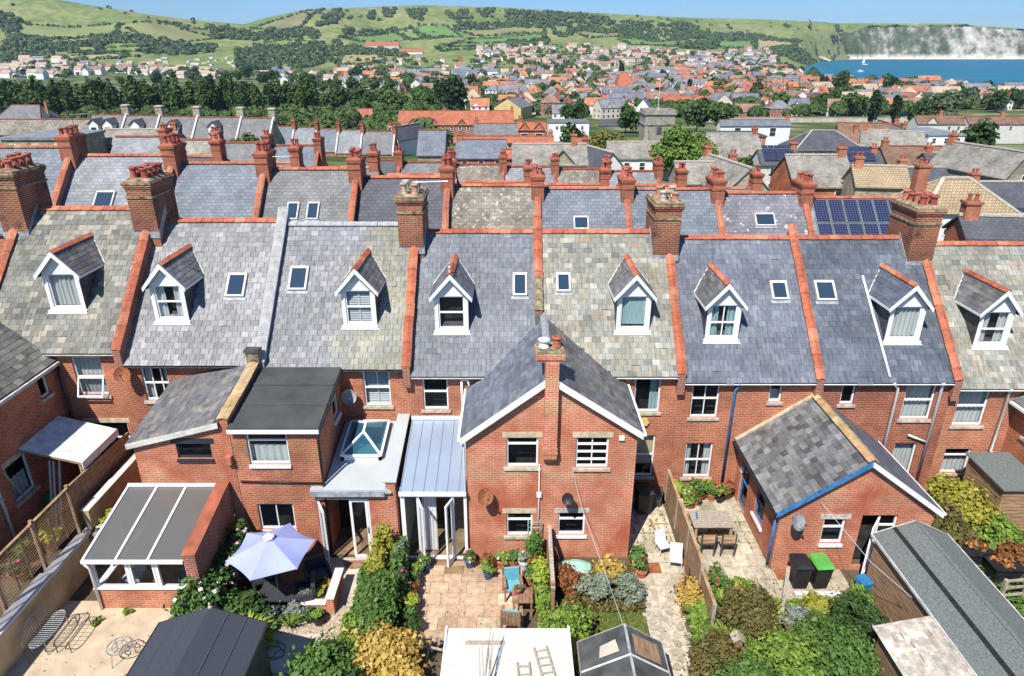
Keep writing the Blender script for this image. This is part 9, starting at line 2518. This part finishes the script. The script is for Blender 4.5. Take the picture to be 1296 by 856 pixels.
pn = thing('bottle', (6.6, 19.95, .62), 'blue bottle lying on the grey garden table', 'bottle')
mb = MB(); mb.tube([(6.55, 19.75, .66), (6.6, 20.0, .66), (6.62, 20.08, .66)], [.035, .035, .015], 8); mb.build('body', M_bluep, pn)
wall_pots = [(6.45, 'lime', None, 'lime leaved pot at the house wall, fence end'), (6.75, 'bright', 'white', 'white flowered pot under the sash window'), (7.1, 'green', None, 'tall leafy stem in a clay pot under the sash window'), (7.4, 'bright', 'orange', 'orange flowered clay pot at the wall'), (7.7, 'green', 'red', 'red flowered pot at the wall'), (8.0, 'green', 'orange', 'orange pot plant beside the blue downpipe'), (8.35, 'red', 'red', 'bright red geranium by the blue downpipe')]
for i, (x, lf, fl, nm) in enumerate(wall_pots): pot_plant(nm, x, 22.0 - .12 * (i % 3), -.13, .17, .28, (M_clay, M_clay, M_black)[i % 3], lf, fl, n=320, leaf=.05, lr=.27, lh=.38 if i == 2 else .26)
pot_plant('clay pot with red geranium in front of the wall pots', 7.0, 21.55, -.13, .15, .22, M_clay, 'green', 'red', n=200)
pot_plant('small terracotta bowl on the flagstones', 6.75, 21.4, -.13, .18, .18, M_clay, 'bright', n=120)
dk = thing('clay_disc', (6.7, 20.75, -.12), 'pair of terracotta saucers on the flagstones by the table', 'saucer')
for x, y in ((6.55, 20.75), (7.0, 20.95)): mb = MB(); mb.lathe((x, y, -.125), [(.2, 0), (.23, .04), (.2, .03)], 16); mb.build('saucer', M_terra_plain, dk)
ps_ = thing('timber_post', (8.55, 16.6, -.2), 'pale leaning timber post near the drain cover', 'post')
mb = MB(); mb.bar((8.4, 16.2, -.2), (8.6, 16.75, 1.15), .11, .07); mb.build('post', M_wood_pale, ps_)
wp = thing('stone_edging', (9.6, 16.9, -.2), 'white painted block edging in front of the wheelie bins', 'edging')
for i in range(6): mb = MB(); mb.box(9.0 + i * .24, 9.22 + i * .24, 16.72, 16.9, -.2, .02); mb.build('block', M_cope, wp)
beds = [('daylily clump with orange flower by the fence end', 6.55, 16.5, .55, .6, 'bright', 1), ('strappy bright green plant beside the crazy path', 5.75, 15.9, .55, .6, 'bright', 0), ('strappy pale plant below the rusty pole', 5.6, 15.0, .55, .55, 'green', 0), ('iris leaves by the little bird house post', 6.3, 15.0, .5, .6, 'bright', 0)]
for nm, x, y, r, h, lf, q in beds: blades(nm, (x, y, -.4 if x < 6.1 else -.2), r, h, 90, lf, .03)
SH = [('feathery bronze green shrub beside the crazy path', 5.75, 14.0, -.42, .8, .75, .65, 'bronze', 2400, None), ('dark bronze maple mound behind the iris leaves', 7.15, 15.6, -.2, .85, .75, .62, 'bronze', 2600, None), ('red flowered shrub at the fence corner', 6.55, 17.1, -.15, .35, .35, .4, 'green', 600, ('red', 30, .05)),
   ('orange flowered low shrub by the drain cover', 7.4, 16.9, -.2, .45, .35, .3, 'bright', 700, ('orange', 50, .04)), ('rust tipped shrub on the path side of the fence', 5.65, 16.8, -.42, .4, .5, .45, 'orange', 700, None),
   ('wide glossy green bush in front of the feathery bronze one', 6.3, 12.9, -.3, .95, .9, .7, 'green', 3000, None), ('broad light green bush in the middle bed', 7.6, 13.6, -.2, .95, .9, .75, 'bright', 3000, None), ('tall dense green bush beside the shingled store', 8.9, 13.4, -.2, .95, .95, .9, 'green', 3200, None), ('leafy green bush nearest the gravel', 8.6, 14.7, -.2, .7, .6, .6, 'green', 1800, None),
   ('lavender with violet spikes at the gravel edge', 8.6, 15.6, -.2, .45, .4, .35, 'silver', 900, ('violet', 120, .03)), ('yellow flowered sedum before the block edging', 9.5, 16.2, -.2, .5, .4, .3, 'gold', 900, None), ('dark bush under the washing line', 10.2, 15.3, -.2, .7, .7, .65, 'dark', 1600, None), ('purple tinged bush by the washing line post', 10.6, 14.6, -.2, .5, .6, .6, 'dark', 1200, ('violet', 80, .03)),
   ('low bright plant at the wing door', 10.9, 16.6, -.2, .4, .35, .3, 'bright', 600, None), ('light green shrub at the front of the middle bed', 7.0, 12.2, -.2, .9, .7, .65, 'bright', 2000, None), ('dense green bush before the shingled store', 9.3, 12.0, -.2, .9, .8, .75, 'green', 2000, None)]
for nm, x, y, z, rx, ry, rz, lf, n, fl in SH: shrub('garden_shrub', nm, (x, y, z), (rx, ry, rz), .038, int(n * 1.5), lf, k=22, flower=fl)
bh = thing('bird_house', (6.35, 14.35, -.3), 'small wooden bird house on a post among the bushes', 'bird house')
mb = MB(); mb.box(6.31, 6.39, 14.31, 14.39, -.3, .45); mb.build('post', M_wood, bh)
mb = MB(); mb.box(6.24, 6.46, 14.24, 14.46, .45, .68); mb.build('box', M_wood, bh)
mb = MB()
for xa, za, xb, zb in ((6.17, .68, 6.35, .83), (6.35, .83, 6.53, .68)): mb.hexa([(xa, 14.18, za), (xb, 14.18, zb), (xb, 14.52, zb), (xa, 14.52, za)], [(xa, 14.18, za + .03), (xb, 14.18, zb + .03), (xb, 14.52, zb + .03), (xa, 14.52, za + .03)])
mb.build('roof', M_wood_pale, bh)
shrub('garden_shrub', 'low green mat of plants in front of the crazy path', (4.1, 12.9, -.42), (.3, .5, .3), .04, 500, 'green', k=8)
# == gardens G and H
shrub('golden_bush', 'large golden green bush below the end house windows', (16.1, 20.3, -.2), (1.15, 1.0, 1.0), .06, 4200, 'gold', k=26)
shrub('golden_bush', 'darker olive bush merging with the golden one', (15.2, 19.4, -.2), (.85, .8, .75), .06, 2400, 'bronze', k=18)
shrub('garden_shrub', 'yellow green shrub spilling beside the golden bush', (16.7, 19.2, -.2), (.8, .7, .65), .055, 2000, 'bright', k=16)
shrub('garden_shrub', 'red brown maple behind the black planters', (16.9, 18.0, -.2), (.75, .55, .55), .05, 1800, 'red', k=16)
shrub('garden_shrub', 'small leafy shrub along the long shed eaves', (14.3, 18.2, -.2), (.5, .5, .4), .05, 900, 'green', k=10)
for i, (x, y) in enumerate(((15.55, 18.3), (16.05, 17.6))):
 pb = thing('planter', (x, y, -.2), ('upper' if i == 0 else 'lower') + ' black plastic tub planter of red flowers by the long shed', 'planter')
 mb = MB(); mb.hexa([(x - .36, y - .28, -.2), (x + .36, y - .28, -.2), (x + .36, y + .28, -.2), (x - .36, y + .28, -.2)], [(x - .44, y - .34, .5), (x + .44, y - .34, .5), (x + .44, y + .34, .5), (x - .44, y + .34, .5)]); mb.box(-.48 + x, .48 + x, y - .38, y + .38, .5, .56); mb.build('tub', M_black, pb)
 shrub('', '', (x, y, .5), (.3, .24, .14), .04, 260, 'red', k=6, parent=pb, stems=False, flower=('orange', 30, .05))
wf_ = thing('rail_fence', (16.6, 16.7, -.2), 'pale open wooden rail fence beside the black planters', 'fence')
for x, y in ((15.4, 16.6), (16.2, 16.7), (17.0, 16.8), (17.8, 16.9)): mb = MB(); mb.box(x - .05, x + .05, y - .05, y + .05, -.2, .75); mb.build('post', M_wood_pale, wf_)
for z in (.1, .4, .68): mb = MB(); mb.bar((15.35, 16.6, z), (17.85, 16.9, z), .035, .09); mb.build('rail', M_wood_pale, wf_)
wc_ = thing('garden_chair', (16.75, 19.0, -.2), 'white plastic garden chair at the timber store', 'chair')
mb = MB(); mb.box(16.95, 17.4, 18.75, 19.2, .22, .27); mb.build('seat', M_wpl, wc_)
mb = MB(); mb.tube([(16.97, 19.22, .25), (16.97, 19.3, .6), (17.06, 19.33, .72), (17.29, 19.33, .72), (17.38, 19.3, .6), (17.38, 19.22, .25)], .02, 6)
for i in range(5): mb.bar((17.03 + i * .075, 19.24, .27), (17.03 + i * .075, 19.32, .7), .035, .015)
mb.build('backrest', M_wpl, wc_)
for x in (17.0, 17.36):
 for y in (18.8, 19.16): mb = MB(); mb.tube([(x, y, .22), (x, y, -.2)], .018, 6); mb.build('leg', M_wpl, wc_)
sl_ = thing('slide', (18.2, 18.2, -.2), 'pale blue plastic slide by the timber store', 'slide')
mb = MB(); mb.bar((17.75, 17.6, -.1), (18.3, 18.9, 1.0), .4, .05); mb.build('chute', M_wpl, sl_)
mb = MB(); mb.bar((17.55, 17.68, .0), (18.1, 18.98, 1.1), .04, .12); mb.bar((17.95, 17.52, .0), (18.5, 18.82, 1.1), .04, .12); mb.build('side_rail', M_bluep, sl_)
# == dishes, alarm box, lines
def dish(label, p, F, r=.26, mat=None, tilt=.5, yaw=.4):
 """satellite dish on an arm from the wall; p on the wall, outward normal F"""
 rt = thing('satellite_dish', p, label, 'satellite dish')
 n = Vector(F).normalized(); c = Vector(p) + n * .34 + Vector((0, 0, .12))
 ax = (n + Vector((0, 0, .55)) + Vector((-n.y, n.x, 0)) * yaw).normalized()
 u = ax.cross(Vector((0, 0, 1))).normalized(); v = u.cross(ax)
 mb = MB()
 ring = lambda k, m_: [c + (u * math.cos(t) + v * math.sin(t) * 1.08) * (r * k) + ax * (m_ * r * .28) for t in [i * 2 * math.pi / 18 for i in range(18)]]
 rr = [ring(.02, 0), ring(.4, .16), ring(.75, .55), ring(1, 1)]
 for a, b_ in zip(rr, rr[1:]):
  for i in range(18): mb.poly([a[i], a[(i + 1) % 18], b_[(i + 1) % 18], b_[i]])
 mb.build('reflector', mat or M_dish, rt, smooth=True)
 mb = MB(); mb.tube([Vector(p), Vector(p) + n * .22, c], .016, 6); mb.tube([c - v * r * .9 + ax * .05, c + ax * .36 - v * .06], .01, 5); mb.box(*(sum(([q - .03, q + .03] for q in (c + ax * .37 - v * .05)), []))); mb.build('bracket', M_darkgrey, rt)
 return rt
dish('rusty brown satellite dish on the gable wall by the sun room', (-.9, 18.99, 2.25), (0, -1, 0), .27, M_rust)
dish('dark satellite dish on the gable wall between the windows', (1.85, 18.99, 2.15), (0, -1, 0), .2, M_black, yaw=-.3)
dish('brown satellite dish beside the open bedroom window', (-14.0, 22.39, 5.05), (0, -1, 0), .27, M_rust)
dish('dark grey satellite dish on the terrace wall above the roof lantern', (-5.95, 22.39, 4.15), (0, -1, 0), .27, M_dish)
dish('blue grey satellite dish on the single storey gabled wing', (9.1, 18.09, 1.95), (0, -1, 0), .26, M_dish)
al = thing('alarm_box', (5.0, 22.37, 3.05), 'yellow hexagonal burglar alarm box on the brick wall', 'alarm box')
mb = MB(); n = 6
P6 = [(4.98 + .17 * math.cos(i * math.pi / 3), 3.05 + .16 * math.sin(i * math.pi / 3)) for i in range(6)]
mb.v = [(x, 22.3, z) for x, z in P6] + [(x, 22.396, z) for x, z in P6]; mb.f = [tuple(range(6))] + [(i, (i + 1) % 6, 6 + (i + 1) % 6, 6 + i) for i in range(6)]; mb.m = [0] * 7
mb.build('cover', plain('alarm_yellow', (.62, .48, .13), .5, .08), al)
lt = thing('wall_lamp', (9.0, 22.3, 1.2), 'white bulkhead lamp on the brick wall by the blue framed door', 'lamp')
mb = MB(); mb.hexa([(8.98, 21.95, 1.15), (8.68, 21.95, 1.15), (8.68, 21.8, 1.15), (8.98, 21.8, 1.15)][::-1], [(8.78, 21.95, 1.4), (8.68, 21.95, 1.4), (8.68, 21.8, 1.4), (8.78, 21.8, 1.4)][::-1]); mb.build('cover', M_white, lt)
cl_ = thing('washing_line', (11, 18, 2.5), 'thin white line strung from the gabled wing over the garden', 'line')
mb = MB(); mb.tube([(9.9, 18.05, 2.6), (10.6, 16.0, 2.0), (11.1, 14.6, 1.95)], .007, 5); mb.build('rope', M_wpl, cl_)
cw_ = thing('overhead_cable', (2.0, 18.95, 3.4), 'pale slack cable dropping from the gable to the old shed', 'cable')
mb = MB(); mb.tube([(2.0, 18.97, 3.2), (2.3, 18.6, 2.0), (2.9, 16.0, 1.2), (3.0, 13.8, 1.7)], .007, 5); mb.build('wire', M_wpl, cw_)
for x, y, z, nm in ((-3.55, 26.4, 10.9, 'thin television aerial on the pale potted chimney'), (-14.3, 42.0, 9.6, 'television aerial behind the silver slated house'), (-26.0, 42.2, 12.0, 'aerial mast on the second row stack')):
 a_ = thing('television_aerial', (x, y, z), nm, 'aerial')
 mb = MB(); mb.tube([(x, y, z - 1.2), (x, y, z + .45)], .018, 6); mb.build('mast', M_darkgrey, a_)
 mb = MB(); mb.tube([(x - .1, y, z + .35), (x + 1.1, y - .1, z + .4)], .012, 5)
 for i in range(9): mb.tube([(x + .1 + i * .11, y - .16, z + .36 + i * .005), (x + .1 + i * .11, y + .16, z + .36 + i * .005)], .006, 4)
 mb.build('boom', M_metal, a_)
# == the air: thin summer haze over land and bay
m = bpy.data.materials.new('summer_haze'); m.use_nodes = True
ns, ls = m.node_tree.nodes, m.node_tree.links
ns.remove(ns['Principled BSDF'])
pv = ns.new('ShaderNodeVolumePrincipled')
pv.inputs['Color'].default_value = (0.62, 0.80, 1.0, 1)
pv.inputs['Density'].default_value = 0.00006
pv.inputs['Anisotropy'].default_value = 0.2
ls.new(pv.outputs['Volume'], ns['Material Output'].inputs['Volume'])
mb = MB(); mb.box(-10500, 12000, -400, 8000, -38, 330)
o = mb.build('haze', m); o['kind'] = 'stuff'
tag(o, 'thin blue summer haze in the air over town and bay', 'haze')
